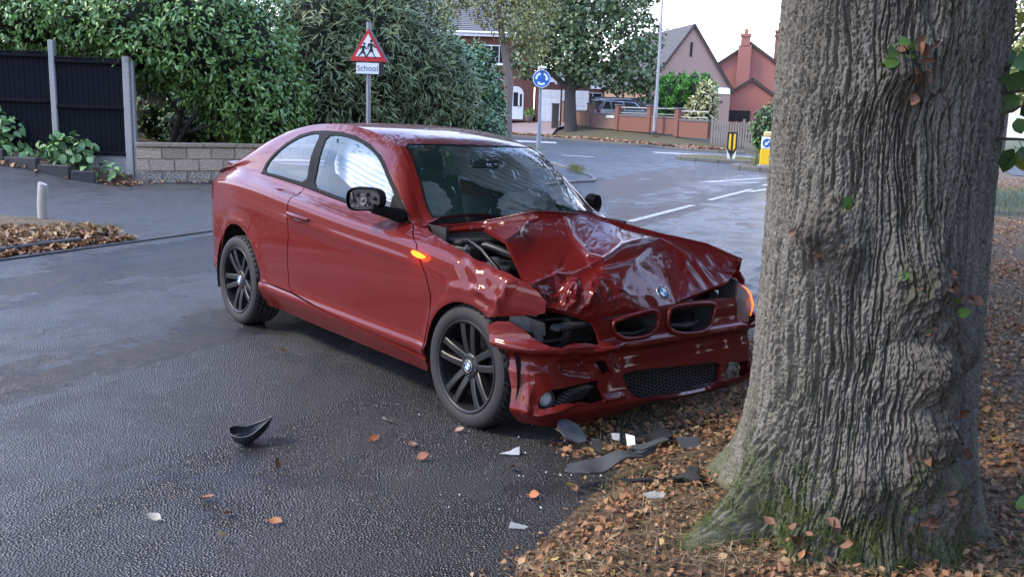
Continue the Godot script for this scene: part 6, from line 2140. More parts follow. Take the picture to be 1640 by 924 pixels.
func build_fence() -> void:
	var dark := mat("dark fence paint", Color.WHITE, 0.62)
	dark.albedo_texture = noise_tex(256, 0.04, lin(0.0055, 0.006, 0.0085), lin(0.0105, 0.0115, 0.015), 4, 340)
	dark.metallic_specular = 0.15
	dark.roughness = 0.9
	tri_planar(dark, 1.5, false)
	var conc := mat("fence concrete", Color.WHITE, 0.9)
	conc.albedo_texture = noise_tex(256, 0.06, lin(0.17, 0.165, 0.155), lin(0.34, 0.335, 0.32), 4, 341)
	conc.normal_enabled = true
	conc.normal_texture = normal_tex(256, 0.12, 4.0, 4, 342)
	tri_planar(conc, 2.0, false)
	var xs := [-7.06, -8.39, -9.72, -11.05]
	var d := 17.22
	for k in 4:
		var g := ground_y(xs[k], d)
		var o := thing("fence_post", ["thick grey concrete post at the right end of the fence, against the block wall", "slender grey concrete post between the two dark fence panels", "concrete fence post just past the left edge", "furthest left concrete fence post, out of view"][k], "post", Vector3(xs[k], g - 0.1, -d), 0.0, "concrete fence posts")
		var b := MB.new()
		b.box(Vector3(0, 1.18, 0), Vector3(0.125 if k == 0 else 0.10, 2.36 + 0.02 * k, 0.13), Basis.IDENTITY, 0.012)
		put("shaft", b.mesh(), conc, o)
		if k == 0: put("flange", box_mesh(Vector3(0.05, 2.28, 0.09), 0.006), conc, o, Vector3(0.089, 1.14, -0.03))
	for k in 3:
		var x0: float = xs[k + 1] + 0.055
		var x1: float = xs[k] - 0.06
		var base := 0.49 + 0.08 * k
		var o := thing("boarded_fence", ["dark blue-black boarded fence panel next to the block wall", "dark blue-black boarded fence panel at the left edge", "dark boarded fence panel beyond the left edge"][k], "fence panel", Vector3((x0 + x1) * 0.5, base, -d), 0.0, "fence panels")
		var w := x1 - x0
		var n := 13
		for i in n:
			var b := MB.new()
			var bw := w / n
			var h := 1.70 + rng.randfn(0, 0.004)
			var left := 0.006
			var rgt := 0.014
			var q := [Vector3(-bw * 0.5 - 0.012, 0, left), Vector3(bw * 0.5, 0, rgt), Vector3(bw * 0.5, h, rgt), Vector3(-bw * 0.5 - 0.012, h, left)]
			b.quad(q[0], q[1], q[2], q[3])
			var back := Vector3(0, 0, -0.014)
			b.quad(q[1], q[1] + back, q[2] + back, q[2])
			b.quad(q[3], q[2], q[2] + back, q[3] + back)
			b.quad(q[0] + back, q[3] + back, q[2] + back, q[1] + back)
			put("board", b.mesh(), dark, o, Vector3(-w * 0.5 + bw * (i + 0.5), 0, rng.randfn(0, 0.001)))
		for h in [0.04, 0.86, 1.66]: put("rail", box_mesh(Vector3(w, 0.055, 0.045), 0.006), dark, o, Vector3(0, h, 0.045))
		put("top_cap", box_mesh(Vector3(w, 0.03, 0.075), 0.006), dark, o, Vector3(0, 1.722, 0.01))
		var gb := put("gravel_board", box_mesh(Vector3(w, 0.32, 0.05), 0.006), conc, null, Vector3((x0 + x1) * 0.5, base - 0.165, -d))
		tag(gb, ["pale concrete gravel board under the right fence panel", "pale concrete gravel board under the left fence panel, behind plants", "concrete gravel board beyond the left edge"][k], "gravel board", "gravel boards under the fence")
	# bed with its dark edging stones
	var soil: Material = mats["soil and dead grass"]
	sheet("flower_bed", PackedVector2Array([Vector2(-12.0, 17.2), Vector2(-7.02, 17.18), Vector2(-7.0, 16.75), Vector2(-7.5, 16.35), Vector2(-8.4, 16.35), Vector2(-9.6, 16.5), Vector2(-12.0, 16.7)]), 0.16, 0.25, soil, func(_x: float, _d: float) -> Color: return Color(0.55, 0.5, 0.45), 0.2, 0.05)
	var ed := Node3D.new()
	ed.name = numbered("kerb")
	ed.set_meta("kind", "structure")
	add_child(ed)
	var line := [Vector2(-7.36, 16.42), Vector2(-7.75, 16.32), Vector2(-8.3, 16.31), Vector2(-8.9, 16.37), Vector2(-9.6, 16.48)]
	for i in 4: kerb_stone(ed, line[i], line[i + 1], 0.20, mats["dirty kerb stone"])
	# slope of earth and a path behind the wall
	sheet("garden_ground", PackedVector2Array([Vector2(-12.0, 17.4), Vector2(-6.9, 17.4), Vector2(-3.0, 19.6), Vector2(-3.0, 24.0), Vector2(-12.0, 26.0)]), 0.5, 0.6, soil, func(x: float, dd: float) -> Color: return Color(0.9, 1.1, 0.5) if bumps.get_noise_2d(x * 3.0, dd * 3.0) > 0.0 else Color(1.2, 1.0, 0.8), 0.5, 0.06)
	var steps := thing("garden_steps", "pale stone garden steps glimpsed under the laurel, above the block wall", "steps", Vector3(-6.9, 0.5, -20.6), -0.3)
	for k in 4: put("step", box_mesh(Vector3(0.9, 0.16, 0.34), 0.015), tonal(k), steps, Vector3(0.05 * k, 0.08 + 0.16 * k, -0.32 * k))

func tonal(k: int) -> Material:
	return mats["wall block %d" % (k % 5)]

func face_camera(x: float, d: float) -> float:
	return atan2(-x, d)

func tri_outline(side: float, r: float) -> PackedVector2Array:
	var h := side * 0.866
	var p := PackedVector2Array([Vector2(-side * 0.5, 0), Vector2(side * 0.5, 0), Vector2(0, h)])
	var o := PackedVector2Array()
	for i in 3:
		var a := p[(i + 2) % 3]
		var b := p[i]
		var c := p[(i + 1) % 3]
		for k in 5:
			var f := k / 4.0
			var u := b + (a - b).normalized() * r
			var w := b + (c - b).normalized() * r
			o.append(u.lerp(b, f).lerp(b.lerp(w, f), f))
	return o

func letters(text: String, size: float, m: Material, parent: Node3D, at: Vector3, called := "lettering") -> void:
	var t := TextMesh.new()
	t.text = text
	t.font = SystemFont.new()
	t.font.font_names = PackedStringArray(["Droid Sans"])
	t.font_size = 48
	t.pixel_size = size / 48.0
	t.depth = 0.003
	put(called, t, m, parent, at)

func build_signs() -> void:
	var red := mat("sign red", lin(0.48, 0.012, 0.018), 0.4)
	var white := mat("sign white", lin(0.66, 0.67, 0.70), 0.45)
	var ink := mat("sign black", lin(0.008, 0.008, 0.010), 0.5)
	var grey := mat("galvanised steel", lin(0.22, 0.225, 0.235), 0.45, 0.4)
	var blue := mat("sign blue", lin(0.012, 0.10, 0.36), 0.4)
	# school warning sign
	var o := thing("school_sign", "red-bordered triangular warning sign of two running children over a School plate", "sign", Vector3(-2.84, 0, -18.0), face_camera(-2.84, 18.0) * 0.4)
	var pole := MB.new()
	pole.tube([Vector3(0, 0, -0.06), Vector3(0, 3.07, -0.06)], [0.044], 14)
	put("post", pole.mesh(), grey, o)
	var at := func(y: float, z: float) -> Transform3D: return Transform3D(Basis.IDENTITY, Vector3(0, y, z))
	for q in [["backing_box", 0.70, 0.10, -0.012, Vector3(0.035, 2.35, -0.01), mat("sign box", lin(0.10, 0.12, 0.135), 0.5)], ["sign_plate", 0.69, 0.012, 0.02, Vector3(0, 2.355, 0.005), red], ["sign_face", 0.475, 0.004, 0.0, Vector3(0, 2.44, 0.010), white]]:
		var b := MB.new()
		var tr := tri_outline(q[1], 0.035 if q[1] > 0.6 else 0.012)
		b.slab(tr, q[2], Transform3D(Basis.IDENTITY, Vector3.ZERO))
		put(q[0], b.mesh(), q[5], o, q[4])
	var px := func(list: Array) -> PackedVector2Array:
		var r := PackedVector2Array()
		for p in list: r.append(Vector2((p[0] - 387.0) * 0.00139, (640.0 - p[1]) * 0.00139))
		return r
	var small_child := [[300, 440], [318, 434], [345, 436], [362, 462], [376, 474], [372, 484], [356, 480], [341, 466], [338, 510], [352, 540], [360, 570], [374, 583], [368, 590], [346, 590], [340, 562], [318, 534], [300, 545], [280, 562], [262, 580], [250, 572], [272, 545], [296, 512], [306, 474], [294, 470], [284, 490], [274, 484], [284, 456]]
	var big_child := [[388, 410], [410, 400], [440, 400], [456, 414], [474, 440], [496, 456], [490, 466], [464, 456], [446, 436], [448, 470], [456, 506], [452, 514], [468, 545], [482, 574], [502, 584], [498, 590], [476, 590], [458, 556], [436, 516], [414, 518], [396, 545], [380, 572], [370, 590], [352, 590], [358, 572], [384, 534], [400, 504], [408, 460], [410, 436], [394, 450], [392, 474], [380, 476], [376, 450], [380, 424]]
	for c in [[small_child, Vector2(335, 412), 17.0], [big_child, Vector2(430, 374), 19.0]]:
		var b := MB.new()
		b.slab(px.call(c[0]), 0.003, at.call(0.0, 0.0))
		var head := []
		for k in 14: head.append([c[1].x + cos(TAU * k / 14) * c[2], c[1].y + sin(TAU * k / 14) * c[2]])
		b.slab(px.call(head), 0.003, at.call(0.0, 0.0004))
		put("child_figure", b.mesh(), ink, o, Vector3(0, 2.355, 0.0145))
	put("text_plate", box_mesh(Vector3(0.42, 0.20, 0.012), 0.004), white, o, Vector3(-0.01, 2.225, 0.0))
	put("plate_backing", box_mesh(Vector3(0.50, 0.22, 0.05), 0.006), ink, o, Vector3(0.04, 2.222, -0.034))
	letters("School", 0.135, ink, o, Vector3(-0.012, 2.223, 0.008))
	# blue roundabout sign
	o = thing("roundabout_sign", "round blue mini-roundabout sign with three white arrows on a grey pole", "sign", Vector3(0.85, 0, -37.0))
	pole = MB.new()
	pole.tube([Vector3(0, 0, -0.08), Vector3(0, 1.05, -0.08)], [0.085], 12)
	pole.tube([Vector3(0, 1.05, -0.08), Vector3(0, 3.05, -0.08)], [0.058], 12)
	put("post", pole.mesh(), mat("pole grey", lin(0.17, 0.20, 0.235), 0.5), o)
	var disc := MB.new()
	disc.lathe([Vector2(0.0, 0.02), Vector2(0.335, 0.02), Vector2(0.345, 0.01), Vector2(0.345, -0.03), Vector2(0, -0.03)], 40, Transform3D(Basis.IDENTITY, Vector3(0.02, 2.72, 0)))
	put("sign_plate", disc.mesh(), blue, o)
	disc = MB.new()
	disc.lathe([Vector2(0.312, 0.023), Vector2(0.338, 0.023)], 40, Transform3D(Basis.IDENTITY, Vector3(0.02, 2.72, 0)))
	put("sign_border", disc.mesh(), white, o)
	for k in 3:
		var pts := PackedVector2Array()
		var a0 := deg_to_rad(120.0 * k + 68.0)
		for j in 9: pts.append(Vector2.from_angle(a0 - deg_to_rad(8.0 * j)) * 0.245)
		pts.append(Vector2.from_angle(a0 - deg_to_rad(66.0)) * 0.27)
		pts.append(Vector2.from_angle(a0 - deg_to_rad(92.0)) * 0.20)
		pts.append(Vector2.from_angle(a0 - deg_to_rad(62.0)) * 0.125)
		for j in 9: pts.append(Vector2.from_angle(a0 - deg_to_rad(8.0 * (8 - j))) * 0.165)
		var b := MB.new()
		b.slab(pts, 0.003, Transform3D(Basis.IDENTITY, Vector3(0.02, 2.72, 0.024)))
		put("arrow", b.mesh(), white, o)
	put("sign_lamp", box_mesh(Vector3(0.32, 0.10, 0.22), 0.03), mat("lamp housing", lin(0.50, 0.51, 0.53), 0.5), o, Vector3(0.04, 3.13, 0.06))
	# keep-left bollard on the near island
	var yellow := mat("bollard yellow", lin(0.72, 0.46, 0.015), 0.4)
	o = thing("keep_left_bollard", "yellow and white traffic bollard with a blue arrow disc beside the big trunk", "bollard", Vector3(7.50, 0.10, -28.4), -0.26)
	put("foot", box_mesh(Vector3(0.46, 0.06, 0.30), 0.01), mat("bollard foot", lin(0.30, 0.30, 0.29), 0.7), o, Vector3(0, 0.03, 0))
	put("base_section", box_mesh(Vector3(0.36, 0.46, 0.22), 0.02), yellow, o, Vector3(0, 0.29, 0))
	put("face", box_mesh(Vector3(0.34, 0.36, 0.22), 0.02), white, o, Vector3(0, 0.702, 0))
	put("cap", box_mesh(Vector3(0.24, 0.16, 0.18), 0.03), mat("bollard cap", lin(0.55, 0.43, 0.20), 0.5), o, Vector3(0, 0.965, 0))
	disc = MB.new()
	disc.lathe([Vector2(0.0, 0.004), Vector2(0.125, 0.004), Vector2(0.128, 0.0)], 28, Transform3D(Basis.IDENTITY, Vector3(0, 0.71, 0.112)))
	put("arrow_disc", disc.mesh(), blue, o)
	var ar := MB.new()
	var turned := Transform3D(Basis(Vector3.BACK, deg_to_rad(135.0)), Vector3(0, 0.71, 0.118))
	ar.slab(PackedVector2Array([Vector2(-0.022, -0.09), Vector2(0.022, -0.09), Vector2(0.022, 0.01), Vector2(0.062, 0.01), Vector2(0, 0.095), Vector2(-0.062, 0.01), Vector2(-0.022, 0.01)]), 0.002, turned)
	put("arrow", ar.mesh(), white, o)
	# black and yellow marker on the far island
	o = thing("marker_post", "black pointed marker board with two yellow stripes on the far traffic island", "marker", Vector3(7.38, 0.10, -32.5), -0.2)
	var mk := MB.new()
	mk.slab(PackedVector2Array([Vector2(-0.17, 0.36), Vector2(0.0, 0.10), Vector2(0.17, 0.36), Vector2(0.17, 0.92), Vector2(-0.17, 0.92)]), 0.05, Transform3D.IDENTITY)
	put("board", mk.mesh(), ink, o)
	for s in [-1.0, 1.0]:
		var b := MB.new()
		b.slab(PackedVector2Array([Vector2(s * 0.075 - 0.036, 0.335 - s * 0.05), Vector2(s * 0.075 + 0.036, 0.335 + s * 0.05), Vector2(s * 0.075 + 0.036, 0.86), Vector2(s * 0.075 - 0.036, 0.86)]), 0.004, Transform3D(Basis.IDENTITY, Vector3(0, 0, 0.005)))
		put("stripe", b.mesh(), yellow, o)
	for s in [-1.0, 1.0]:
		var b := MB.new()
		b.slab(PackedVector2Array([Vector2(s * 0.02, 0.02), Vector2(s * 0.13, 0.0), Vector2(s * 0.15, 0.30)]), 0.02, Transform3D.IDENTITY)
		put("white_foot", b.mesh(), white, o)
	put("stem", box_mesh(Vector3(0.05, 0.2, 0.04), 0.005), ink, o, Vector3(0, 0.06, -0.03))

func build_posts() -> void:
	# short concrete stub on the grass corner
	var m := mat("weathered concrete", Color.WHITE, 0.9)
	m.albedo_texture = noise_tex(256, 0.07, lin(0.20, 0.195, 0.17), lin(0.42, 0.41, 0.37), 4, 350)
	tri_planar(m, 3.0, false)
	var b := MB.new()
	b.tube([Vector3(0, -0.1, 0), Vector3(0, 0.15, 0), Vector3(0.012, 0.30, 0), Vector3(0.022, 0.40, 0), Vector3(0.024, 0.425, 0)], [0.060, 0.060, 0.058, 0.056, 0.048], 10)
	for i in b.v.size():
		if b.v[i].y > 0.38: b.v[i].y += b.v[i].x * -0.35
	b.smooth(40.0)
	var stub := put("marker_stub", b.mesh(), m, null, Vector3(-5.80, 0.08, -11.43))
	tag(stub, "short pale concrete post standing in the leaf-strewn grass at the left", "post")
	# lamp columns
	var grey := mat("lamp column grey", lin(0.27, 0.28, 0.29), 0.5, 0.2)
	for q in [[7.22, 50.0, 8.6, "grey street lamp column rising before the brick wall and gable"], [-3.95, 45.0, 8.0, "thin grey lamp column rising behind the hedge, left of the thin tree"]]:
		var o := thing("street_lamp", q[3], "street lamp", Vector3(q[0], ground_y(q[0], q[1]) + 0.05, -q[1]), 0.0, "street lamps at the junction")
		var c := MB.new()
		c.tube([Vector3(0, 0, 0), Vector3(0, 2.0, 0)], [0.105], 12)
		c.tube([Vector3(0, 2.0, 0), Vector3(0, 2.06, 0), Vector3(0, 5.0, 0), Vector3(0, q[2], 0)], [0.105, 0.075, 0.066, 0.05], 12)
		put("column", c.mesh(), grey, o)
		put("base_door", box_mesh(Vector3(0.10, 0.5, 0.02), 0.005), mat("lamp door", lin(0.20, 0.21, 0.215), 0.5), o, Vector3(0, 0.9, 0.105))
		c = MB.new()
		c.tube([Vector3(0, q[2], 0), Vector3(-0.2, q[2] + 0.2, 0.4), Vector3(-0.5, q[2] + 0.25, 1.0)], [0.04], 8)
		put("arm", c.mesh(), grey, o)
		put("lantern", box_mesh(Vector3(0.22, 0.12, 0.5), 0.04), grey, o, Vector3(-0.6, q[2] + 0.22, 1.2))
		put("foot_band", box_mesh(Vector3(0.24, 0.22, 0.24), 0.03), mat("lamp foot", lin(0.05, 0.05, 0.055), 0.6), o, Vector3(0, 0.08, 0))
	# thin dark lamp in the far drive
	var d := thing("drive_lamp", "thin dark post lamp standing by the drive of the house with white garage doors", "lamp", Vector3(2.62, ground_y(2.62, 58.5), -58.5))
	var c := MB.new()
	c.tube([Vector3.ZERO, Vector3(0, 2.7, 0), Vector3(-0.05, 2.85, 0), Vector3(-0.28, 2.86, 0)], [0.05], 8)
	put("post", c.mesh(), mat("dark metal", lin(0.02, 0.02, 0.022), 0.5), d)
	c = MB.new()
	c.lathe([Vector2(0.0, -0.10), Vector2(0.10, -0.12), Vector2(0.14, -0.02), Vector2(0.05, 0.04), Vector2(0, 0.05)], 12, Transform3D(Basis(Vector3(1, 0, 0), Vector3(0, 0, -1), Vector3(0, 1, 0)), Vector3(-0.30, 2.74, 0)))
	put("lantern", c.mesh(), mat("lamp housing", Color.WHITE), d)

# ---------------------------------------------------------------- houses across the junction
func brick(called: String, r: float, g: float, b: float, sd: int) -> StandardMaterial3D:
	var m := mat(called, Color.WHITE, 0.9)
	m.albedo_texture = noise_tex(256, 0.14, lin(r * 0.82, g * 0.82, b * 0.82), lin(r * 1.15, g * 1.15, b * 1.15), 4, sd)
	return tri_planar(m, 0.35, false)

func slate(called: String, v: float, sd: int) -> StandardMaterial3D:
	var m := mat(called, Color.WHITE, 0.8)
	m.albedo_texture = noise_tex(256, 0.10, lin(v * 0.6, v * 0.6, v * 0.62), lin(v * 1.4, v * 1.36, v * 1.3), 4, sd)
	return tri_planar(m, 0.5, false)

func gable_body(o: Node3D, half: float, eave: float, peak: float, length: float, wall: Material, roof: Material, trim: Material, over := 0.25) -> void:
	# the house's own axes: gable in the xy plane at z = 0, ridge running to -z
	var b := MB.new()
	b.slab(PackedVector2Array([Vector2(-half, 0), Vector2(half, 0), Vector2(half, eave), Vector2(0, peak - 0.02), Vector2(-half, eave)]), length, Transform3D.IDENTITY)
	put("wall", b.mesh(), wall, o)
	var slope := Vector2(half, eave - peak).normalized()
	for s in [-1.0, 1.0]:
		var r := MB.new()
		var lenr := Vector2(half, eave - peak).length() + over
		var n := 26
		# rows of slates, each lapping the one below
		for k in n:
			var f0 := lenr * k / n
			var f1 := lenr * (k + 1) / n + 0.02
			var p := Vector3(slope.x * f0 * s, peak + slope.y * f0 + 0.05, 0)
			var q := Vector3(slope.x * f1 * s, peak + slope.y * f1 + 0.075, 0)
			r.quad(p + Vector3(0, 0, over), q + Vector3(0, 0, over), q + Vector3(0, 0, -length), p + Vector3(0, 0, -length))
			r.quad(q + Vector3(0, 0, over), q + Vector3(0, -0.025, over), q + Vector3(0, -0.025, -length), q + Vector3(0, 0, -length))
		put("roof", r.mesh(), roof, o)
		var v := MB.new()
		var a := Vector3(0, peak + 0.02, over * 0.7)
		var e := Vector3(slope.x * lenr * s, peak + slope.y * lenr + 0.02, over * 0.7)
		v.box((a + e) * 0.5 + Vector3(0, -0.07, 0), Vector3(a.distance_to(e), 0.17, 0.05), Basis(Vector3.BACK, atan2(e.y - a.y, e.x - a.x)))
		put("barge_board", v.mesh(), trim, o)

func window(o: Node3D, at: Vector3, w: float, h: float, frame: Material, bars := 1) -> void:
	var f := MB.new()
	for s in [-1.0, 1.0]:
		f.box(at + Vector3(s * (w * 0.5 - 0.035), 0, 0.02), Vector3(0.07, h, 0.08))
		f.box(at + Vector3(0, s * (h * 0.5 - 0.035), 0.022), Vector3(w - 0.14, 0.07, 0.08))
	for k in bars: f.box(at + Vector3(-w * 0.5 + w * (k + 1) / (bars + 1), 0, 0.018), Vector3(0.05, h - 0.14, 0.07))
	var fr := put("window", f.mesh(), frame, o)
	put("pane", box_mesh(Vector3(w - 0.1, h - 0.1, 0.02)), mat("dark pane", lin(0.015, 0.018, 0.022), 0.05), fr, at)
	put("sill", box_mesh(Vector3(w + 0.14, 0.07, 0.16), 0.01), mat("stone trim", lin(0.40, 0.37, 0.33), 0.8), fr, at + Vector3(0, -h * 0.5 - 0.035, 0.06))

func build_houses() -> void:
	var white := mat("white joinery", lin(0.70, 0.71, 0.73), 0.45)
	var red := brick("red brick", 0.16, 0.068, 0.05, 401)
	var pale := brick("pale brick", 0.33, 0.215, 0.17, 402)
	var pink := brick("pink brick", 0.27, 0.108, 0.085, 403)
	var grey_slate := slate("grey slate", 0.085, 404)
	var dark_trim := mat("dark joinery", lin(0.045, 0.032, 0.028), 0.6)
	var mossy := slate("mossy tile", 0.10, 405)
	# tall gable
	var o := thing("gable_house", "pale brick house with a steep slate roof and one slit window in its gable", "house", Vector3(11.80, 0.25, -66.0), 0.16)
	gable_body(o, 2.95, 3.2, 7.3, 17.0, pale, grey_slate, dark_trim, 0.2)
	put("slit_window", box_mesh(Vector3(0.16, 0.95, 0.06)), mat("dark pane", Color.BLACK), o, Vector3(-0.1, 5.65, 0.02))
	put("stone_band", box_mesh(Vector3(1.3, 0.42, 0.08), 0.01), mat("stone trim", Color.WHITE), o, Vector3(2.25, 2.95, 0.03))
	put("vent", box_mesh(Vector3(0.22, 0.16, 0.04)), dark_trim, o, Vector3(2.3, 2.2, 0.02))
	# pink house to the right
	o = thing("pink_house", "pink brick house with a tall chimney breast on its gable, right of the pale gable", "house", Vector3(17.15, 0.3, -72.0), -0.30)
	gable_body(o, 3.4, 4.3, 6.65, 10.0, pink, grey_slate, dark_trim, 0.25)
	var ch := MB.new()
	ch.box(Vector3(-0.35, 3.2, 0.2), Vector3(0.95, 6.4, 0.5))
	ch.box(Vector3(-0.35, 6.75, 0.2), Vector3(0.66, 0.9, 0.5))
	ch.box(Vector3(-0.35, 7.12, 0.2), Vector3(0.80, 0.20, 0.62))
	var stack := put("chimney", ch.mesh(), pink, o)
	var pot := MB.new()
	pot.lathe([Vector2(0.15, 0.0), Vector2(0.12, 0.32), Vector2(0.14, 0.36), Vector2(0.09, 0.36)], 12, Transform3D(Basis(Vector3(1, 0, 0), Vector3(0, 0, -1), Vector3(0, 1, 0)), Vector3(-0.35, 7.22, 0.2)))
	put("chimney_pot", pot.mesh(), mat("terracotta", lin(0.26, 0.10, 0.06), 0.8), stack)
	ch = MB.new()
	ch.box(Vector3(2.2, 6.7, -5.0), Vector3(1.3, 2.2, 0.8))
	ch.box(Vector3(2.2, 7.5, -5.0), Vector3(1.42, 0.16, 0.92))
	ch.box(Vector3(2.2, 7.85, -5.0), Vector3(1.42, 0.14, 0.92))
	stack = put("chimney", ch.mesh(), red, o)
	for s in [-0.35, 0.35]:
		pot = MB.new()
		pot.lathe([Vector2(0.15, 0.0), Vector2(0.12, 0.32), Vector2(0.14, 0.36), Vector2(0.09, 0.36)], 12, Transform3D(Basis(Vector3(1, 0, 0), Vector3(0, 0, -1), Vector3(0, 1, 0)), Vector3(2.2 + s, 7.92, -5.0)))
		put("chimney_pot", pot.mesh(), mat("terracotta", Color.WHITE), stack)
	var aer := MB.new()
	for q in [[-1.5, 7.0, -2.0], [2.6, 8.2, -5.2]]:
		aer.tube([Vector3(q[0], q[1] - 1.2, q[2]), Vector3(q[0], q[1] + 1.6, q[2])], [0.022], 5)
		for k in 5: aer.tube([Vector3(q[0] - 0.5 + 0.08 * k, q[1] + 1.1 + 0.09 * k, q[2]), Vector3(q[0] + 0.5 - 0.08 * k, q[1] + 1.1 + 0.09 * k, q[2])], [0.012], 4)
	put("aerial", aer.mesh(), dark_trim, o).set_meta("kind", "stuff")
	# its low annexe
	o = thing("brick_annexe", "low red brick annexe with a small gable and a dark wide window", "house", Vector3(16.55, 0.4, -68.0), -0.30)
	gable_body(o, 2.2, 2.3, 3.75, 3.0, brick("annexe brick", 0.28, 0.105, 0.08, 406), slate("annexe slate", 0.06, 407), dark_trim, 0.2)
	put("wide_window", box_mesh(Vector3(1.55, 0.75, 0.05)), mat("dark pane", Color.BLACK), o, Vector3(-0.75, 1.15, 0.03))
	# long house with the arched door
	o = thing("arched_door_house", "two-storey red brick house with white gutters, arched white door and plant pots", "house", Vector3(-5.2, 0.72, -62.5))
	var b := MB.new()
	b.box(Vector3(0, 2.8, -4.0), Vector3(12.4, 5.6, 8.0))
	put("wall", b.mesh(), red, o)
	var r := MB.new()
	for k in 22:
		var f0 := k / 22.0
		var f1 := (k + 1) / 22.0 + 0.004
		var p := Vector3(0, 5.55 + 3.0 * (1.0 - f0), -4.2 * (1.0 - f0) + 0.45 * f0)
		var q := Vector3(0, 5.58 + 3.0 * (1.0 - f1), -4.2 * (1.0 - f1) + 0.45 * f1)
		r.quad(p - Vector3(6.6, 0, 0), p + Vector3(6.6, 0, 0), q + Vector3(6.6, 0, 0), q - Vector3(6.6, 0, 0))
	r.quad(Vector3(-6.6, 8.55, -4.2), Vector3(6.6, 8.55, -4.2), Vector3(6.6, 5.5, -8.4), Vector3(-6.6, 5.5, -8.4))
	r.flat(Vector3(6.2, 5.6, 0.1), Vector3(6.2, 5.6, -8.0), Vector3(6.2, 8.5, -4.2))
	r.flat(Vector3(-6.2, 5.6, 0.1), Vector3(-6.2, 5.6, -8.0), Vector3(-6.2, 8.5, -4.2))
	put("roof", r.mesh(), mossy, o)
	put("fascia", box_mesh(Vector3(13.2, 0.26, 0.05)), white, o, Vector3(0, 5.42, 0.40))
	b = MB.new()
	b.tube([Vector3(-6.6, 5.52, 0.50), Vector3(6.6, 5.52, 0.50)], [0.07], 8)
	put("gutter", b.mesh(), white, o)
	for x in [-4.4, -1.6, 1.2, 3.6]: window(o, Vector3(x, 4.2, 0.02), 1.5, 1.2, white, 2)
	window(o, Vector3(-2.4, 1.5, 0.02), 2.0, 1.2, white, 2)
	window(o, Vector3(2.7, 1.5, 0.02), 1.5, 1.2, white, 1)
	# the arched door
	var arch := PackedVector2Array()
	for k in 17: arch.append(Vector2(cos(PI * k / 16.0) * 0.52, 1.62 + sin(PI * k / 16.0) * 0.52))
	arch.append_array(PackedVector2Array([Vector2(-0.52, 0.02), Vector2(0.52, 0.02)]))
	b = MB.new()
	b.slab(arch, 0.06, Transform3D(Basis.IDENTITY, Vector3(5.02, 0.10, 0.07)))
	var door := put("door", b.mesh(), white, o)
	for q in [[-0.34, 0.14, 1.65], [0.34, 0.14, 1.65], [0.0, 0.30, 1.75]]:
		b = MB.new()
		var top: float = q[2]
		b.slab(PackedVector2Array([Vector2(q[0] - q[1] * 0.5, 0.85), Vector2(q[0] + q[1] * 0.5, 0.85), Vector2(q[0] + q[1] * 0.5, top), Vector2(q[0] - q[1] * 0.5, top)]), 0.01, Transform3D(Basis.IDENTITY, Vector3(5.02, 0.10, 0.079)))
		put("pane", b.mesh(), mat("dark pane", Color.BLACK), door)
	put("handle", box_mesh(Vector3(0.03, 0.16, 0.05), 0.008), dark_trim, door, Vector3(5.22, 0.95, 0.10))
	var pt := thing("plant_pot", "grey plant pot with a green clump beside the arched white door", "plant pot", Vector3(0.75, 0.76, -62.0))
	b = MB.new()
	b.lathe([Vector2(0.0, 0.0), Vector2(0.22, 0.0), Vector2(0.28, 0.36), Vector2(0.25, 0.36), Vector2(0.24, 0.30)], 16, Transform3D(Basis(Vector3(1, 0, 0), Vector3(0, 0, -1), Vector3(0, 1, 0)), Vector3.ZERO))
	put("pot", b.mesh(), mat("pot stone", lin(0.16, 0.14, 0.12), 0.8), pt)
	foliage(pt, "foliage", [[Vector3(0, 0.52, 0), Vector3(0.30, 0.24, 0.26)]], 120, leaf_shape(0.16, 0.05, 0.3, -0.03, 0.1, 0.0, 3), mats["shrub leaf"], 0.8, 1.4, Color(0.04, 0.11, 0.02), Color(0.12, 0.26, 0.04), -0.3, 0.4, 430)
	# garages
	o = thing("garage_block", "single-storey brick garage block with two white panelled doors behind the dark street tree", "garage", Vector3(2.9, 0.72, -62.2))
	b = MB.new()
	b.box(Vector3(0, 1.35, -2.5), Vector3(3.5, 2.7, 5.0))
	put("wall", b.mesh(), red, o)
	put("fascia", box_mesh(Vector3(3.7, 0.30, 0.10)), white, o, Vector3(0, 2.72, 0.08))
	put("roof", box_mesh(Vector3(3.8, 0.08, 5.2)), grey_slate, o, Vector3(0, 2.91, -2.45))
	for x in [-0.72, 1.08]:
		var g := put("garage_door", box_mesh(Vector3(1.62 if x < 0 else 1.2, 2.05, 0.05)), white, o, Vector3(x, 1.06, 0.03))
		for k in 4:
			for c in 4: put("door_panel", box_mesh(Vector3(0.32 if x < 0 else 0.24, 0.42, 0.02), 0.008), white, g, Vector3((c - 1.5) * (0.38 if x < 0 else 0.28), -0.76 + k * 0.5, 0.03))
	# low house and grey screen behind the parked car
	o = thing("far_bungalow", "grey-roofed bungalow half hidden behind the street tree and the parked car", "house", Vector3(7.2, 0.9, -78.0), 0.2)
	b = MB.new()
	b.box(Vector3(0, 1.3, -3), Vector3(9.0, 2.6, 6.0))
	put("wall", b.mesh(), pale, o)
	r = MB.new()
	r.quad(Vector3(-4.8, 2.5, 0.4), Vector3(4.8, 2.5, 0.4), Vector3(3.4, 4.6, -3), Vector3(-3.4, 4.6, -3))
	r.quad(Vector3(-4.8, 2.5, -6.4), Vector3(4.8, 2.5, -6.4), Vector3(3.4, 4.6, -3), Vector3(-3.4, 4.6, -3))
	r.flat(Vector3(-4.8, 2.5, 0.4), Vector3(-4.8, 2.5, -6.4), Vector3(-3.4, 4.6, -3))
	r.flat(Vector3(4.8, 2.5, 0.4), Vector3(4.8, 2.5, -6.4), Vector3(3.4, 4.6, -3))
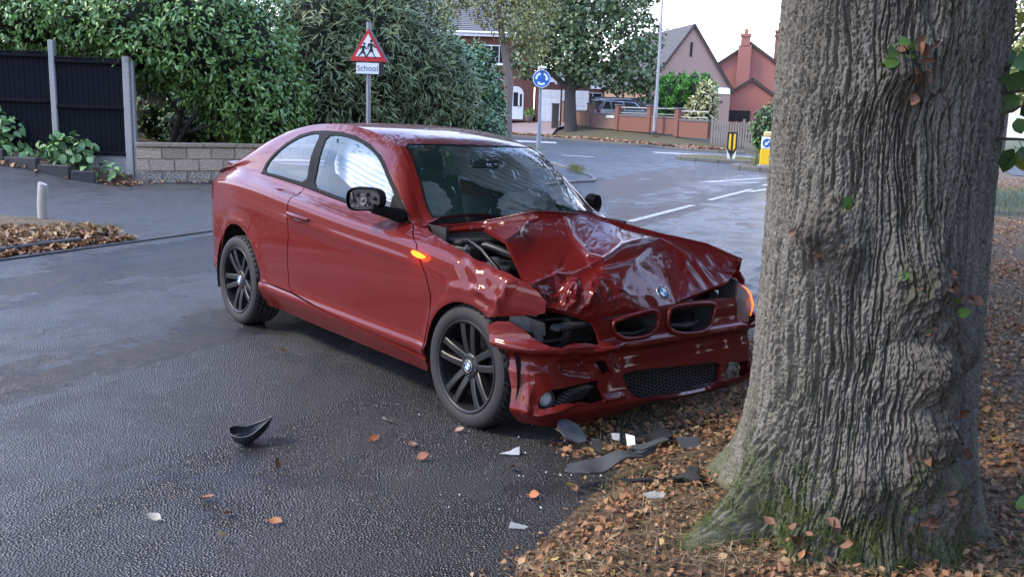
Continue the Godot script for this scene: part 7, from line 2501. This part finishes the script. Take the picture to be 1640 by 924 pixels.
	put("roof", r.mesh(), grey_slate, o)
	put("fascia", box_mesh(Vector3(9.7, 0.22, 0.06)), white, o, Vector3(0, 2.5, 0.43))
	window(o, Vector3(-1.2, 1.5, 0.02), 1.6, 1.2, white, 1)
	window(o, Vector3(2.0, 1.5, 0.02), 1.2, 1.2, white, 1)
	o = thing("screen_fence", "dark grey boarded screen behind the parked silver car", "fence", Vector3(6.9, 0.85, -64.5))
	for k in 22: put("board", box_mesh(Vector3(0.235, 1.65, 0.04), 0.008), mat("grey screen", lin(0.035, 0.037, 0.045), 0.7), o, Vector3(-2.6 + k * 0.24, 0.83, 0))
	for h in [0.3, 1.35]: put("rail", box_mesh(Vector3(5.3, 0.08, 0.05)), mat("grey screen", Color.BLACK), o, Vector3(0, h, -0.05))
	build_front_wall(red)
	build_parked_car()
	# block-paved drive
	var pave := mat("block paving", Color.WHITE, 0.85)
	pave.albedo_texture = noise_tex(256, 0.10, lin(0.14, 0.10, 0.095), lin(0.26, 0.20, 0.19), 4, 420)
	tri_planar(pave, 0.8)
	sheet("drive", PackedVector2Array([Vector2(-9.0, 60.0), Vector2(-2.2, 57.2), Vector2(1.9, 54.0), Vector2(2.4, 57.8), Vector2(4.8, 62.0), Vector2(4.8, 63.0), Vector2(-12.0, 63.0)]), 0.115, 0.9, pave)
	# white rails, a bank and small white houses at the far right
	o = thing("far_house", "tiny white rendered house far along the road at the right edge", "house", Vector3(60.5, 0.0, -118.0), -0.5)
	gable_body(o, 4.0, 4.2, 6.6, 8.0, mat("white render", lin(0.62, 0.62, 0.60), 0.8), grey_slate, dark_trim, 0.3)
	window(o, Vector3(-1.6, 1.6, 0.02), 1.4, 1.3, white, 1)
	window(o, Vector3(1.6, 1.6, 0.02), 1.4, 1.3, white, 1)
	o = thing("white_railing", "white post railing across the far end of the verge at the right edge", "railing", Vector3(56.5, 0.3, -110.0), -0.4)
	for k in 12: put("post", box_mesh(Vector3(0.14, 2.6, 0.14)), white, o, Vector3(-4.0 + k * 0.75, 1.3, 0))
	put("rail", box_mesh(Vector3(8.4, 0.14, 0.08)), white, o, Vector3(0, 2.3, 0.05))

func build_front_wall(red: Material) -> void:
	var cap := mat("dark coping", lin(0.10, 0.095, 0.095), 0.8)
	var dim := brick("brown brick", 0.16, 0.095, 0.075, 410)
	var line := [Vector2(3.0, 60.9), Vector2(4.42, 57.7), Vector2(5.8, 54.6), Vector2(7.2, 51.5), Vector2(8.3, 49.0), Vector2(9.40, 46.5)]
	for i in 5:
		var a: Vector2 = line[i]
		var b: Vector2 = line[i + 1]
		var d := b - a
		var o := thing("front_wall", ["brown stretch of garden wall behind the dark street tree", "brown stretch of brick wall below the silver car's tail", "red stretch of brick wall below the silver car's front", "red stretch of brick wall right of the lamp column", "red stretch of brick wall that meets the picket fence"][i], "wall", Vector3(a.x, ground_y(a.x, a.y), -a.y), atan2(d.y, d.x), "front wall across the junction")
		put("brickwork", box_mesh(Vector3(d.length(), 0.80, 0.22)), dim if i < 2 else red, o, Vector3(d.length() * 0.5, 0.40, 0))
		put("coping", box_mesh(Vector3(d.length(), 0.10, 0.28), 0.01), cap, o, Vector3(d.length() * 0.5, 0.85, 0))
		put("pier", box_mesh(Vector3(0.36, 1.38, 0.36), 0.01), dim if i < 2 else red, o, Vector3(0, 0.69, 0))
		put("pier_cap", box_mesh(Vector3(0.44, 0.08, 0.44), 0.015), cap, o, Vector3(0, 1.42, 0))
		if i >= 2:
			for h in [1.30, 1.0]: put("rail", box_mesh(Vector3(d.length() - 0.3, 0.05 if h > 1.2 else 0.03, 0.05)), mat("pale rail", lin(0.34, 0.34, 0.33), 0.6), o, Vector3(d.length() * 0.5, h, 0))
			var bars := MB.new()
			for k in 26: bars.box(Vector3(0.2 + k * (d.length() - 0.4) / 25.0, 1.13, 0), Vector3(0.018, 0.34, 0.018))
			if i == 2: put("railing", bars.mesh(), mat("dark metal", Color.BLACK), o).set_meta("kind", "stuff")
		if i == 1: put("name_plate", box_mesh(Vector3(0.95, 0.15, 0.03), 0.005), mat("plate white", lin(0.48, 0.48, 0.46), 0.6), o, Vector3(2.6, 0.70, 0.13))
	var p := thing("gate_pier", "tall dark brick gate pier left of the street tree's trunk", "pier", Vector3(2.28, ground_y(2.28, 58.0), -58.0))
	put("shaft", box_mesh(Vector3(0.42, 1.5, 0.42), 0.01), brick("dark brick", 0.07, 0.055, 0.05, 411), p, Vector3(0, 0.75, 0))
	put("cap", box_mesh(Vector3(0.5, 0.09, 0.5), 0.02), cap, p, Vector3(0, 1.545, 0))
	# grey picket fence
	var f := thing("picket_fence", "weathered grey picket fence right of the red front wall", "fence", Vector3(9.45, 0.12, -46.3), atan2(-2.6, 2.4))
	var wood := mat("weathered wood", Color.WHITE, 0.9)
	wood.albedo_texture = noise_tex(128, 0.08, lin(0.11, 0.098, 0.09), lin(0.20, 0.18, 0.165), 4, 412)
	tri_planar(wood, 2.0, false)
	for k in 24: put("picket", box_mesh(Vector3(0.095, 1.12 + 0.05 * sin(k * 2.3), 0.025), 0.006), wood, f, Vector3(0.08 + k * 0.15, 0.58, 0.02))
	for h in [0.3, 0.9]: put("rail", box_mesh(Vector3(3.6, 0.08, 0.04)), wood, f, Vector3(1.8, h, -0.02))
	for x in [0.0, 1.8, 3.6]: put("post", box_mesh(Vector3(0.10, 1.35, 0.10), 0.01), wood, f, Vector3(x, 0.62, -0.08))

func build_parked_car() -> void:
	var o := thing("parked_car", "silver grey estate car parked behind the brick front wall, tail to the left", "car", Vector3(6.55, 0.62, -59.3), 0.42)
	var silver := mat("silver paint", lin(0.42, 0.47, 0.53), 0.3, 0.4)
	silver.clearcoat_enabled = true
	silver.clearcoat = 1.0
	silver.clearcoat_roughness = 0.05
	var pane := mat("dark pane", Color.BLACK)
	# side view outline at three widths, joined: sills, waist and roof
	var prof := [[-2.15, 0.45, 0.80], [-2.22, 0.75, 0.82], [-2.12, 1.0, 0.78], [-1.95, 1.32, 0.66], [-1.72, 1.58, 0.60], [-0.9, 1.66, 0.60], [0.0, 1.63, 0.60], [0.45, 1.50, 0.62], [1.15, 1.08, 0.74], [1.85, 0.98, 0.74], [2.22, 0.80, 0.70], [2.28, 0.50, 0.70], [2.15, 0.28, 0.74], [-2.05, 0.28, 0.78]]
	var b := MB.new()
	for i in prof.size():
		var p: Array = prof[i]
		var q: Array = prof[(i + 1) % prof.size()]
		b.quad(Vector3(p[0], p[1], p[2]), Vector3(q[0], q[1], q[2]), Vector3(q[0], q[1], -q[2]), Vector3(p[0], p[1], -p[2]))
	for s in [-1.0, 1.0]:
		var ring := [[-2.05, 0.28, 0.80], [2.10, 0.28, 0.78], [2.18, 0.62, 0.80], [1.85, 0.94, 0.82], [1.05, 1.02, 0.84], [-2.05, 1.04, 0.84], [-2.18, 0.7, 0.84]]
		for i in range(1, ring.size() - 1): b.flat(Vector3(ring[0][0], ring[0][1], ring[0][2] * s), Vector3(ring[i][0], ring[i][1], ring[i][2] * s), Vector3(ring[i + 1][0], ring[i + 1][1], ring[i + 1][2] * s))
		b.quad(Vector3(1.05, 1.02, 0.84 * s), Vector3(-2.05, 1.04, 0.84 * s), Vector3(-1.72, 1.60, 0.62 * s), Vector3(0.42, 1.52, 0.63 * s))
	b.smooth(25.0)
	put("body", b.mesh(), silver, o)
	for s in [-1.0, 1.0]:
		for w in [[-1.98, -1.62, -1.35, -1.32], [-1.28, -1.24, -0.42, -0.42], [-0.36, -0.36, 0.36, 0.92]]:
			var m := MB.new()
			m.quad(Vector3(w[0], 1.08, 0.838 * s), Vector3(w[3], 1.07, 0.838 * s), Vector3(w[2], 1.50, 0.672 * s), Vector3(w[1], 1.53, 0.662 * s))
			put("side_window", m.mesh(), pane, o)
		for x in [-1.35, 1.42]:
			var wh := Node3D.new()
			wh.name = "wheel"
			o.add_child(wh, true)
			wh.position = Vector3(x, 0.33, 0.80 * s)
			var t := MB.new()
			t.lathe([Vector2(0.21, -0.1), Vector2(0.32, -0.09), Vector2(0.33, 0.0), Vector2(0.31, 0.05), Vector2(0.22, 0.055)], 24)
			put("tyre", t.mesh(), mats["tyre rubber"], wh)
			t = MB.new()
			t.lathe([Vector2(0.0, 0.03), Vector2(0.10, 0.03), Vector2(0.20, 0.045), Vector2(0.22, 0.05)], 20)
			put("rim", t.mesh(), mat("alloy", lin(0.35, 0.36, 0.38), 0.3, 0.6), wh)
		put("tail_lamp", box_mesh(Vector3(0.12, 0.24, 0.22), 0.03), mats["red lamp lens"], o, Vector3(-2.14, 0.92, 0.66 * s))
	var rw := MB.new()
	rw.quad(Vector3(-2.125, 1.06, 0.62), Vector3(-2.125, 1.06, -0.62), Vector3(-1.80, 1.52, -0.52), Vector3(-1.80, 1.52, 0.52))
	put("rear_window", rw.mesh(), pane, o, Vector3(-0.012, 0.004, 0))
	rw = MB.new()
	rw.quad(Vector3(1.10, 1.10, 0.66), Vector3(1.10, 1.10, -0.66), Vector3(0.50, 1.48, -0.56), Vector3(0.50, 1.48, 0.56))
	put("windscreen", rw.mesh(), pane, o, Vector3(0.012, 0.012, 0))
	put("number_plate", box_mesh(Vector3(0.02, 0.12, 0.5)), mat("plate yellow", lin(0.6, 0.45, 0.05), 0.5), o, Vector3(-2.24, 0.72, 0))
	put("roof_spoiler", box_mesh(Vector3(0.25, 0.04, 1.15), 0.015), silver, o, Vector3(-1.85, 1.61, 0))
	for s in [-1.0, 1.0]: put("roof_rail", box_mesh(Vector3(1.9, 0.04, 0.04), 0.01), silver, o, Vector3(-0.75, 1.70, 0.56 * s))
	put("bumper", box_mesh(Vector3(0.14, 0.2, 1.5), 0.04), mat("dark plastic", Color.BLACK), o, Vector3(-2.2, 0.42, 0))

# ---------------------------------------------------------------- fallen leaves, dry grass, wreckage
func verge_y(x: float, d: float) -> float:
	var p := Vector2(x, d) - KERB0
	var off := p.dot(ROAD_OUT)
	if off < -0.28: return 0.003
	var up := smoothstep(-0.05, 0.4, off)
	return 0.003 + 0.07 * up + up * 0.014 * (bumps.get_noise_2d(x * 4.0, d * 4.0) + 0.6 * bumps.get_noise_2d(x * 17.0, d * 17.0))

func leaf_color() -> Color:
	var g := rng.randf_range(0.55, 1.25)
	var k := rng.randf()
	if k < 0.55: return Color(0.28 * g, 0.14 * g, 0.066 * g)
	if k < 0.80: return Color(0.33 * g, 0.22 * g, 0.125 * g)
	if k < 0.95: return Color(0.20 * g, 0.095 * g, 0.055 * g)
	return Color(0.42 * g, 0.30 * g, 0.10 * g)

func lying(x: float, d: float, lift: float, lo: float, hi: float) -> Transform3D:
	var b := Basis(Vector3.UP, rng.randf_range(0, TAU)) * Basis(Vector3.RIGHT, -PI * 0.5 + rng.randf_range(-0.55, 0.55)) * Basis(Vector3.UP, rng.randf_range(-0.7, 0.7))
	return Transform3D(b.scaled(Vector3.ONE * rng.randf_range(lo, hi)), Vector3(x, verge_y(x, d) + lift, -d))

func build_litter() -> void:
	var dm := mat("dead leaf", Color.WHITE, 0.7)
	var shapes := [leaf_shape(0.062, 0.046, 0.55, 0.018, 0.5, 0.018, 5), leaf_shape(0.055, 0.040, 0.9, 0.030, -0.8, 0.015, 5), leaf_shape(0.068, 0.055, -0.4, -0.02, 0.3, 0.02, 5), leaf_shape(0.048, 0.030, 1.3, 0.012, 1.2, 0.012, 5)]
	var where := []
	var tint := []
	for k in 4:
		where.append([])
		tint.append([])
	# thick under the tree and against the kerb, thinner further off
	var tried := 0
	while tried < 150000:
		tried += 1
		var al := -2.4 + 30.0 * pow(rng.randf(), 1.7)
		var off := rng.randf_range(-0.55, 3.2)
		var n := bumps.get_noise_2d(al * 3.0, off * 5.0)
		var keep := 0.9 if al < 9.0 else 0.45
		if off < 0.05:
			keep *= smoothstep(-0.5, -0.12, off + n * 0.35)
			if al < 0.95 or al > 3.8: keep *= 0.35 * smoothstep(-0.12, 0.1, off)
		keep *= 0.50 + n * 1.1
		if al > 14.5 and al < 22.0: keep *= 0.06
		if rng.randf() > keep: continue
		var p := road_at(al, off)
		if Vector2(p.x - TREE.x, p.y + TREE.z).length() < 0.42: continue
		var i := rng.randi() % 4
		where[i].append(lying(p.x, p.y, 0.002 + 0.035 * rng.randf() * rng.randf(), 0.26, 0.68))
		tint[i].append(leaf_color())
	# along the kerb and on the grass corner at the left, below the fence and by the far wall
	for k in 5200:
		var al := rng.randf_range(-1.0, 4.45)
		var off := -7.05 - absf(rng.randfn(0, 0.12)) if rng.randf() < 0.35 else -7.3 - rng.randf() * 3.2 * clampf((5.2 - al) / 4.0, 0.05, 1.0)
		var p := road_at(al, off)
		var i := rng.randi() % 4
		var t := lying(p.x, p.y, 0.0, 0.8, 1.4)
		t.origin.y = 0.025 if off > -7.24 else 0.095
		where[i].append(t)
		tint[i].append(leaf_color())
	for k in 700:
		var f := rng.randf()
		var p := Vector2(lerpf(-10.5, -6.7, f), lerpf(16.2, 16.7, f) + rng.randfn(0, 0.16))
		var i := rng.randi() % 4
		var t := lying(p.x, p.y, 0.0, 0.9, 1.5)
		t.origin.y = ground_y(p.x, p.y) + 0.05
		where[i].append(t)
		tint[i].append(leaf_color())
	for k in 120:
		var f := rng.randf()
		var p := Vector2(-6.9, 17.0).lerp(Vector2(-4.6, 18.3), f) - Vector2(-0.484, 0.875) * absf(rng.randfn(0.05, 0.1))
		var t := lying(p.x, p.y, 0.0, 0.7, 1.1)
		t.origin.y = 0.04
		where[0].append(t)
		tint[0].append(leaf_color())
	for k in 2600:
		var x := rng.randf_range(-3.0, 9.2)
		var p := Vector2(x, far_kerb(x) + 0.3 + rng.randf() * rng.randf() * 3.6)
		var t := lying(p.x, p.y, 0.0, 1.4, 2.6)
		t.origin.y = ground_y(p.x, p.y) + 0.125
		where[0].append(t)
		tint[0].append(leaf_color())
	# crumbs of leaf between the whole ones
	var crumb := MB.new()
	crumb.flat(Vector3(-0.010, 0, 0), Vector3(0.011, 0.002, 0.004), Vector3(0.002, 0.019, 0.001))
	crumb.flat(Vector3(0.011, 0.002, 0.004), Vector3(0.013, 0.016, -0.003), Vector3(0.002, 0.019, 0.001))
	var cp := []
	var cc := []
	for k in 42000:
		var al := -2.4 + 11.0 * pow(rng.randf(), 1.4)
		var off := rng.randf_range(-0.42, 2.9)
		if rng.randf() > smoothstep(-0.45 if al > 0.95 and al < 3.8 else -0.1, 0.05, off + 0.3 * bumps.get_noise_2d(al * 3.0, off * 3.0)): continue
		var p := road_at(al, off)
		cp.append(lying(p.x, p.y, 0.004, 0.4, 1.3))
		cc.append(leaf_color() if rng.randf() < 0.7 else Color(0.10, 0.065, 0.04))
	scatter("leaf_crumbs", crumb.mesh(), dm, cp, cc)
	for i in 4: scatter("fallen_leaves", shapes[i], dm, where[i], tint[i])
	# dead grass and fine twigs between the leaves
	var blade := MB.new()
	var q := []
	for i in 5:
		var f := i / 4.0
		q.append([Vector3(-0.0015 * (1.0 - f), f * 0.11, 0.025 * f * f), Vector3(0.0015 * (1.0 - f) + 0.0002, f * 0.11, 0.025 * f * f)])
	for i in 4: blade.quad(q[i][0], q[i][1], q[i + 1][1], q[i + 1][0])
	blade.smooth(80.0)
	var gp := []
	var gc := []
	for k in 60000:
		var al := -2.4 + 11.0 * pow(rng.randf(), 1.5)
		var off := rng.randf_range(0.03, 2.6)
		if al > 1.0 and al < 3.8 and rng.randf() < 0.2: off = rng.randf_range(-0.3, 0.1)
		var n := bumps.get_noise_2d(al * 4.0 + 40.0, off * 4.0)
		if rng.randf() > 0.35 + n * 1.6: continue
		var p := road_at(al, off)
		var up := rng.randf() < 0.22
		var b := Basis(Vector3.UP, rng.randf_range(0, TAU)) * Basis(Vector3.RIGHT, rng.randf_range(-0.5, 0.5) if up else rng.randf_range(1.15, 1.7))
		gp.append(Transform3D(b.scaled(Vector3.ONE * rng.randf_range(0.4, 1.0)), Vector3(p.x, verge_y(p.x, p.y) + (0.0 if up else 0.02), -p.y)))
		var g := rng.randf_range(0.6, 1.2)
		gc.append(Color(0.07 * g, 0.10 * g, 0.03 * g) if up and n > 0.1 else Color(0.33 * g, 0.255 * g, 0.16 * g))
	var gm := mat("dry grass", Color.WHITE, 0.85)
	gm.vertex_color_use_as_albedo = true
	scatter("dry_grass", blade.mesh(), gm, gp, gc)
	# grass on the corner at the left and on the traffic islands
	gp = []
	gc = []
	for k in 5000:
		var al := rng.randf_range(-1.0, 4.6)
		var off := -7.35 - rng.randf() * 3.0 * clampf((5.0 - al) / 4.0, 0.05, 1.0)
		var p := road_at(al, off)
		gp.append(Transform3D(Basis.from_euler(Vector3(rng.randf_range(-0.5, 0.5), rng.randf_range(0, TAU), 0)).scaled(Vector3.ONE * rng.randf_range(0.4, 0.9)), Vector3(p.x, 0.10, -p.y)))
		var g := rng.randf_range(0.6, 1.2)
		gc.append(Color(0.15 * g, 0.15 * g, 0.05 * g))
	for k in 4000:
		var p := road_at(rng.randf_range(14.5, 23.0), rng.randf_range(0.6, 3.0))
		gp.append(Transform3D(Basis.from_euler(Vector3(rng.randf_range(-0.5, 0.5), rng.randf_range(0, TAU), 0)).scaled(Vector3(2.0, 1.0, 1.0) * rng.randf_range(0.5, 1.1)), Vector3(p.x, 0.07, -p.y)))
		var g := rng.randf_range(0.6, 1.2)
		gc.append(Color(0.09 * g, 0.14 * g, 0.035 * g))
	for k in 5200:
		var p := Vector2(7.4 + rng.randfn(0, 0.9), 32.6 + rng.randfn(0, 0.7))
		var s := rng.randf_range(0.8, 1.5)
		if k % 3 == 0:
			p = Vector2(8.05 + rng.randfn(0, 0.28), 29.3 + rng.randfn(0, 0.2))
			s = rng.randf_range(2.0, 5.5)
		elif k % 3 == 1:
			p = Vector2(0.35, 36.3) + Vector2(rng.randfn(0, 0.35), rng.randfn(0, 0.9))
			if k % 2: p = Vector2(1.55, 24.2) + Vector2(rng.randfn(0, 0.12), rng.randfn(0, 0.7))
		gp.append(Transform3D(Basis.from_euler(Vector3(rng.randf_range(-0.4, 0.4), rng.randf_range(0, TAU), 0)).scaled(Vector3(1.2, 1.0, 1.0) * s), Vector3(p.x, 0.08, -p.y)))
		var g := rng.randf_range(0.6, 1.2)
		gc.append(Color(0.12 * g, 0.14 * g, 0.035 * g) if k % 3 == 0 else Color(0.17 * g, 0.19 * g, 0.05 * g))
	scatter("rough_grass", blade.mesh(), gm, gp, gc)
	build_road_leaves(dm)
	build_wreckage()

func build_road_leaves(dm: Material) -> void:
	# single leaves one could pick up from the road, each its own object: place in the picture's ground, look
	var big := leaf_shape(0.060, 0.042, 0.5, 0.022, 0.5, 0.02, 6)
	var spots := [
		[-0.905, 3.35, Color(0.36, 0.15, 0.06), "curled rust brown leaf on the asphalt, upper right of the pale cream leaf"],
		[-1.035, 3.20, Color(0.62, 0.50, 0.30), "pale cream leaf lying on the dark asphalt at the very bottom of the road"],
		[-1.31, 3.33, Color(0.60, 0.56, 0.48), "whitish leaf lying on the asphalt left of the rust brown ones near the bottom"],
		[-1.06, 3.41, Color(0.30, 0.15, 0.08), "small brown leaf between the whitish leaf and the curled rust leaf"],
		[-1.235, 3.53, Color(0.30, 0.12, 0.07), "flat reddish brown leaf alone in the middle of the near asphalt"],
		[-1.00, 3.86, Color(0.34, 0.17, 0.08), "tan leaf on the asphalt right of the broken mirror shell"],
		[-0.44, 4.20, Color(0.34, 0.20, 0.14), "brown leaf on the road just below the flat front tyre"],
		[-0.41, 4.05, Color(0.28, 0.10, 0.06), "dark red leaf on the road, second below the flat front tyre"],
		[-0.66, 4.26, Color(0.40, 0.12, 0.05), "orange red leaf on the road left of the front wheel"],
		[-1.45, 5.80, Color(0.42, 0.26, 0.10), "ochre leaf on the road beside the coupe's sill"],
		[0.10, 3.68, Color(0.46, 0.17, 0.06), "bright orange brown leaf on the asphalt edge left of the long grey panel"],
		[0.03, 3.98, Color(0.40, 0.16, 0.07), "orange leaf on the asphalt below the clear plastic shard"],
		[0.30, 3.76, Color(0.55, 0.42, 0.08), "yellow leaf at the left tip of the long grey panel"],
		[-0.60, 4.55, Color(0.50, 0.42, 0.34), "pale leaf on the road between front wheel and sill"],
		[-0.26, 4.42, Color(0.44, 0.30, 0.22), "pinkish tan leaf right under the front tyre's edge"]]
	for s in spots:
		var t := lying(s[0], s[1], 0.012, 0.8, 1.05)
		var m := mat("leaf " + s[3].substr(0, 24), ((s[2] as Color) * 0.72).linear_to_srgb(), 0.7)
		var o := put("fallen_leaf", big, m)
		o.transform = t
		tag(o, s[3], "leaf", "single leaves fallen on the road")

# ---------------------------------------------------------------- pieces broken off the coupe
func rag(points: Array, thick: float, bend: float, sd: int) -> ArrayMesh:
	# a torn plate: outline in (x, z), gently buckled
	var o := PackedVector2Array()
	for p in points: o.append(Vector2(p[0], p[1]))
	var n := noise(3.5, FastNoiseLite.TYPE_SIMPLEX_SMOOTH, 2, sd)
	var fn := func(x: float, z: float) -> Vector3: return Vector3(x, bend * n.get_noise_2d(x, z), z)
	return panel(fn, dense(o, 0.03), [], 0.03, 0.03, thick, Vector3.UP).mesh()

func build_wreckage() -> void:
	var grey := mat("broken grey plastic", lin(0.060, 0.066, 0.075), 0.42)
	var black: Material = mats["dark plastic"]
	var clear := mat("clear shard", Color(0.85, 0.90, 0.93, 0.35), 0.05)
	clear.transparency = BaseMaterial3D.TRANSPARENCY_ALPHA
	var silver := mat("silvered plastic", lin(0.52, 0.54, 0.57), 0.3, 0.2)
	# shell of the mirror, lying on the road like a bowl
	var sh := MB.new()
	for i in 14:
		for j in 22:
			var q := []
			for c in [[i, j], [i + 1, j], [i + 1, j + 1], [i, j + 1]]:
				var t: float = c[0] / 14.0 * PI * 0.5
				var u: float = lerpf(-2.75, 2.75, c[1] / 22.0)
				var r := pow(sin(t), 0.75)
				var lipped := 0.012 * sin(u * 2.0 + 0.5) * sin(t)
				q.append(Vector3(0.098 * r * cos(u) * (1.15 if cos(u) > 0 else 0.9), 0.062 * (1.0 - cos(t)) + lipped + 0.05 * maxf(0.0, cos(u)) * sin(t), 0.064 * r * sin(u)))
			sh.quad(q[0], q[1], q[2], q[3])
	sh.smooth(50.0)
	var m := thing("mirror_shell", "black plastic mirror shell lying alone on the road like a broken bowl", "mirror shell", Vector3(-1.222, 0.004, -4.20), 0.45)
	put("shell", sh.mesh(), mat("mirror shell plastic", lin(0.016, 0.018, 0.022), 0.3), m)
	var rim := MB.new()
	var path := []
	for j in 23:
		var u := lerpf(-2.75, 2.75, j / 22.0)
		path.append(Vector3(0.098 * cos(u) * (1.15 if cos(u) > 0 else 0.9), 0.062 + 0.012 * sin(u * 2.0 + 0.5) + 0.05 * maxf(0.0, cos(u)), 0.064 * sin(u)))
	rim.tube(path, [0.0028], 6)
	put("rim", rim.mesh(), mat("worn plastic edge", lin(0.09, 0.095, 0.10), 0.4), m)
	put("clip", box_mesh(Vector3(0.03, 0.03, 0.008), 0.002), black, m, Vector3(-0.05, 0.035, 0.01))
	# the long grey panel and the pieces round it
	var items := [
		["torn_trim", rag([[-0.22, -0.02], [-0.18, -0.055], [-0.05, -0.062], [0.05, -0.045], [0.24, -0.058], [0.25, -0.03], [0.22, 0.0], [0.08, 0.012], [0.0, 0.03], [-0.10, 0.045], [-0.15, 0.062], [-0.19, 0.04]], 0.010, 0.03, 501), grey, Vector3(0.46, 0.105, -3.86), Vector3(0.10, 0.42, 0.10), "long torn grey plastic panel lying on the leaves before the bumper", "panel"],
		["torn_trim", rag([[-0.02, -0.022], [0.16, -0.030], [0.175, -0.008], [0.02, 0.016]], 0.008, 0.01, 502), grey, Vector3(0.57, 0.142, -3.92), Vector3(0.2, 0.40, 0.12), "narrow grey plastic strip lying across the right end of the long torn panel", "panel"],
		["broken_disc", rag([[-0.085, 0.0], [-0.07, -0.05], [-0.02, -0.075], [0.04, -0.06], [0.075, -0.01], [0.07, 0.035], [0.02, 0.06], [-0.05, 0.045]], 0.008, 0.02, 503), grey, Vector3(0.315, 0.085, -4.27), Vector3(0.45, 0.2, -0.25), "round dark grey plastic cover leaning under the bumper's torn corner", "cover"],
		["broken_bracket", rag([[-0.03, -0.05], [0.02, -0.045], [0.05, 0.02], [0.06, 0.07], [0.02, 0.05], [-0.01, 0.0]], 0.02, 0.02, 504), black, Vector3(0.405, 0.075, -4.15), Vector3(0.3, -0.4, 0.1), "small dark bracket below the round grey cover", "bracket"],
		["broken_bracket", rag([[-0.09, -0.012], [0.02, -0.02], [0.05, -0.06], [0.085, -0.03], [0.06, 0.015], [0.07, 0.05], [0.03, 0.055], [0.0, 0.01]], 0.018, 0.02, 505), black, Vector3(0.745, 0.10, -3.73), Vector3(0.2, 0.2, 0.25), "black forked plastic piece lying right of the long torn panel, nearest the trunk", "bracket"],
		["broken_bracket", rag([[-0.06, -0.03], [0.05, -0.04], [0.07, 0.02], [-0.03, 0.035]], 0.03, 0.02, 506), black, Vector3(0.735, 0.07, -4.30), Vector3(0.3, 0.5, 0.1), "black plastic box piece in the leaves under the lower grille", "bracket"],
		["broken_flap", rag([[-0.05, -0.03], [0.06, -0.025], [0.05, 0.03], [-0.04, 0.035]], 0.006, 0.02, 507), grey, Vector3(0.86, 0.075, -4.22), Vector3(0.35, 0.2, 0.0), "flat grey flap lying on the leaves between grille and trunk", "flap"],
		["lamp_shard", rag([[-0.05, -0.008], [0.0, -0.014], [0.03, -0.03], [0.05, -0.035], [0.042, 0.01], [0.005, 0.006]], 0.006, 0.012, 508), silver, Vector3(0.018, 0.012, -4.15), Vector3(0.5, 0.2, 0.1), "bright silvered shard on the road right of the flat front tyre", "shard"],
		["lamp_shard", rag([[-0.02, -0.02], [0.02, -0.015], [0.012, 0.02], [-0.018, 0.012]], 0.006, 0.01, 509), silver, Vector3(0.515, 0.095, -4.20), Vector3(0.9, 0.3, 0.1), "small white shard under the bumper, the left of two", "shard"],
		["lamp_shard", rag([[-0.025, -0.03], [0.02, -0.02], [0.028, 0.02], [-0.01, 0.028]], 0.006, 0.01, 510), silver, Vector3(0.575, 0.095, -4.16), Vector3(1.0, -0.2, 0.2), "small white shard under the bumper, the right of two", "shard"],
		["clear_shard", rag([[-0.04, 0.0], [-0.02, -0.03], [0.04, 0.01], [0.02, 0.018]], 0.004, 0.006, 511), clear, Vector3(0.055, 0.012, -3.38), Vector3(0.25, 0.4, 0.0), "clear plastic sliver on the asphalt at the kerb near the bottom edge", "shard"],
		["clear_shard", rag([[-0.05, -0.01], [0.0, -0.025], [0.05, -0.012], [0.03, 0.018], [-0.03, 0.016]], 0.004, 0.006, 512), clear, Vector3(0.60, 0.10, -3.52), Vector3(0.2, 0.2, 0.0), "clear plastic shard lying on the leaves left of the mossy root", "shard"],
		["bumper_strip", rag([[-0.14, -0.008], [0.12, -0.014], [0.16, 0.004], [-0.10, 0.010]], 0.012, 0.012, 513), black, Vector3(0.63, 0.088, -3.72), Vector3(0.1, 0.1, 0.05), "thin black strip lying between the long panel and the forked piece", "strip"]]
	for q in items:
		var o := put(q[0], q[1], q[2], null, q[3])
		o.rotation = q[4]
		tag(o, q[5], q[6], "pieces broken off the coupe")
	# crumbs of glass and plastic
	var crumb := MB.new()
	crumb.flat(Vector3(-0.004, 0.001, -0.003), Vector3(0.005, 0.003, -0.002), Vector3(0.001, 0.002, 0.005))
	crumb.flat(Vector3(-0.004, 0.001, -0.003), Vector3(0.001, 0.002, 0.005), Vector3(0.0, 0.007, 0.0))
	crumb.flat(Vector3(0.005, 0.003, -0.002), Vector3(-0.004, 0.001, -0.003), Vector3(0.0, 0.007, 0.0))
	var cp := []
	var cc := []
	for k in 170:
		var x := 0.28 + rng.randfn(0, 0.34)
		var d := 4.15 + rng.randfn(0, 0.30)
		cp.append(Transform3D(Basis(Vector3.UP, rng.randf() * TAU).scaled(Vector3.ONE * rng.randf_range(0.4, 1.4)), Vector3(x, verge_y(x, d) + 0.006, -d)))
		cc.append(Color(0.55, 0.58, 0.60) if rng.randf() < 0.45 else (Color(0.03, 0.03, 0.035) if rng.randf() < 0.8 else Color(0.2, 0.015, 0.015)))
	var cm := mat("crumb", Color.WHITE, 0.25)
	cm.vertex_color_use_as_albedo = true
	scatter("glass_crumbs", crumb.mesh(), cm, cp, cc)

func build_all() -> void:
	build_ground()
	build_street()
	build_houses_after_plants()

func build_houses_after_plants() -> void:
	build_car()
	build_plants()
	build_houses()
	build_trunk()
	build_litter()
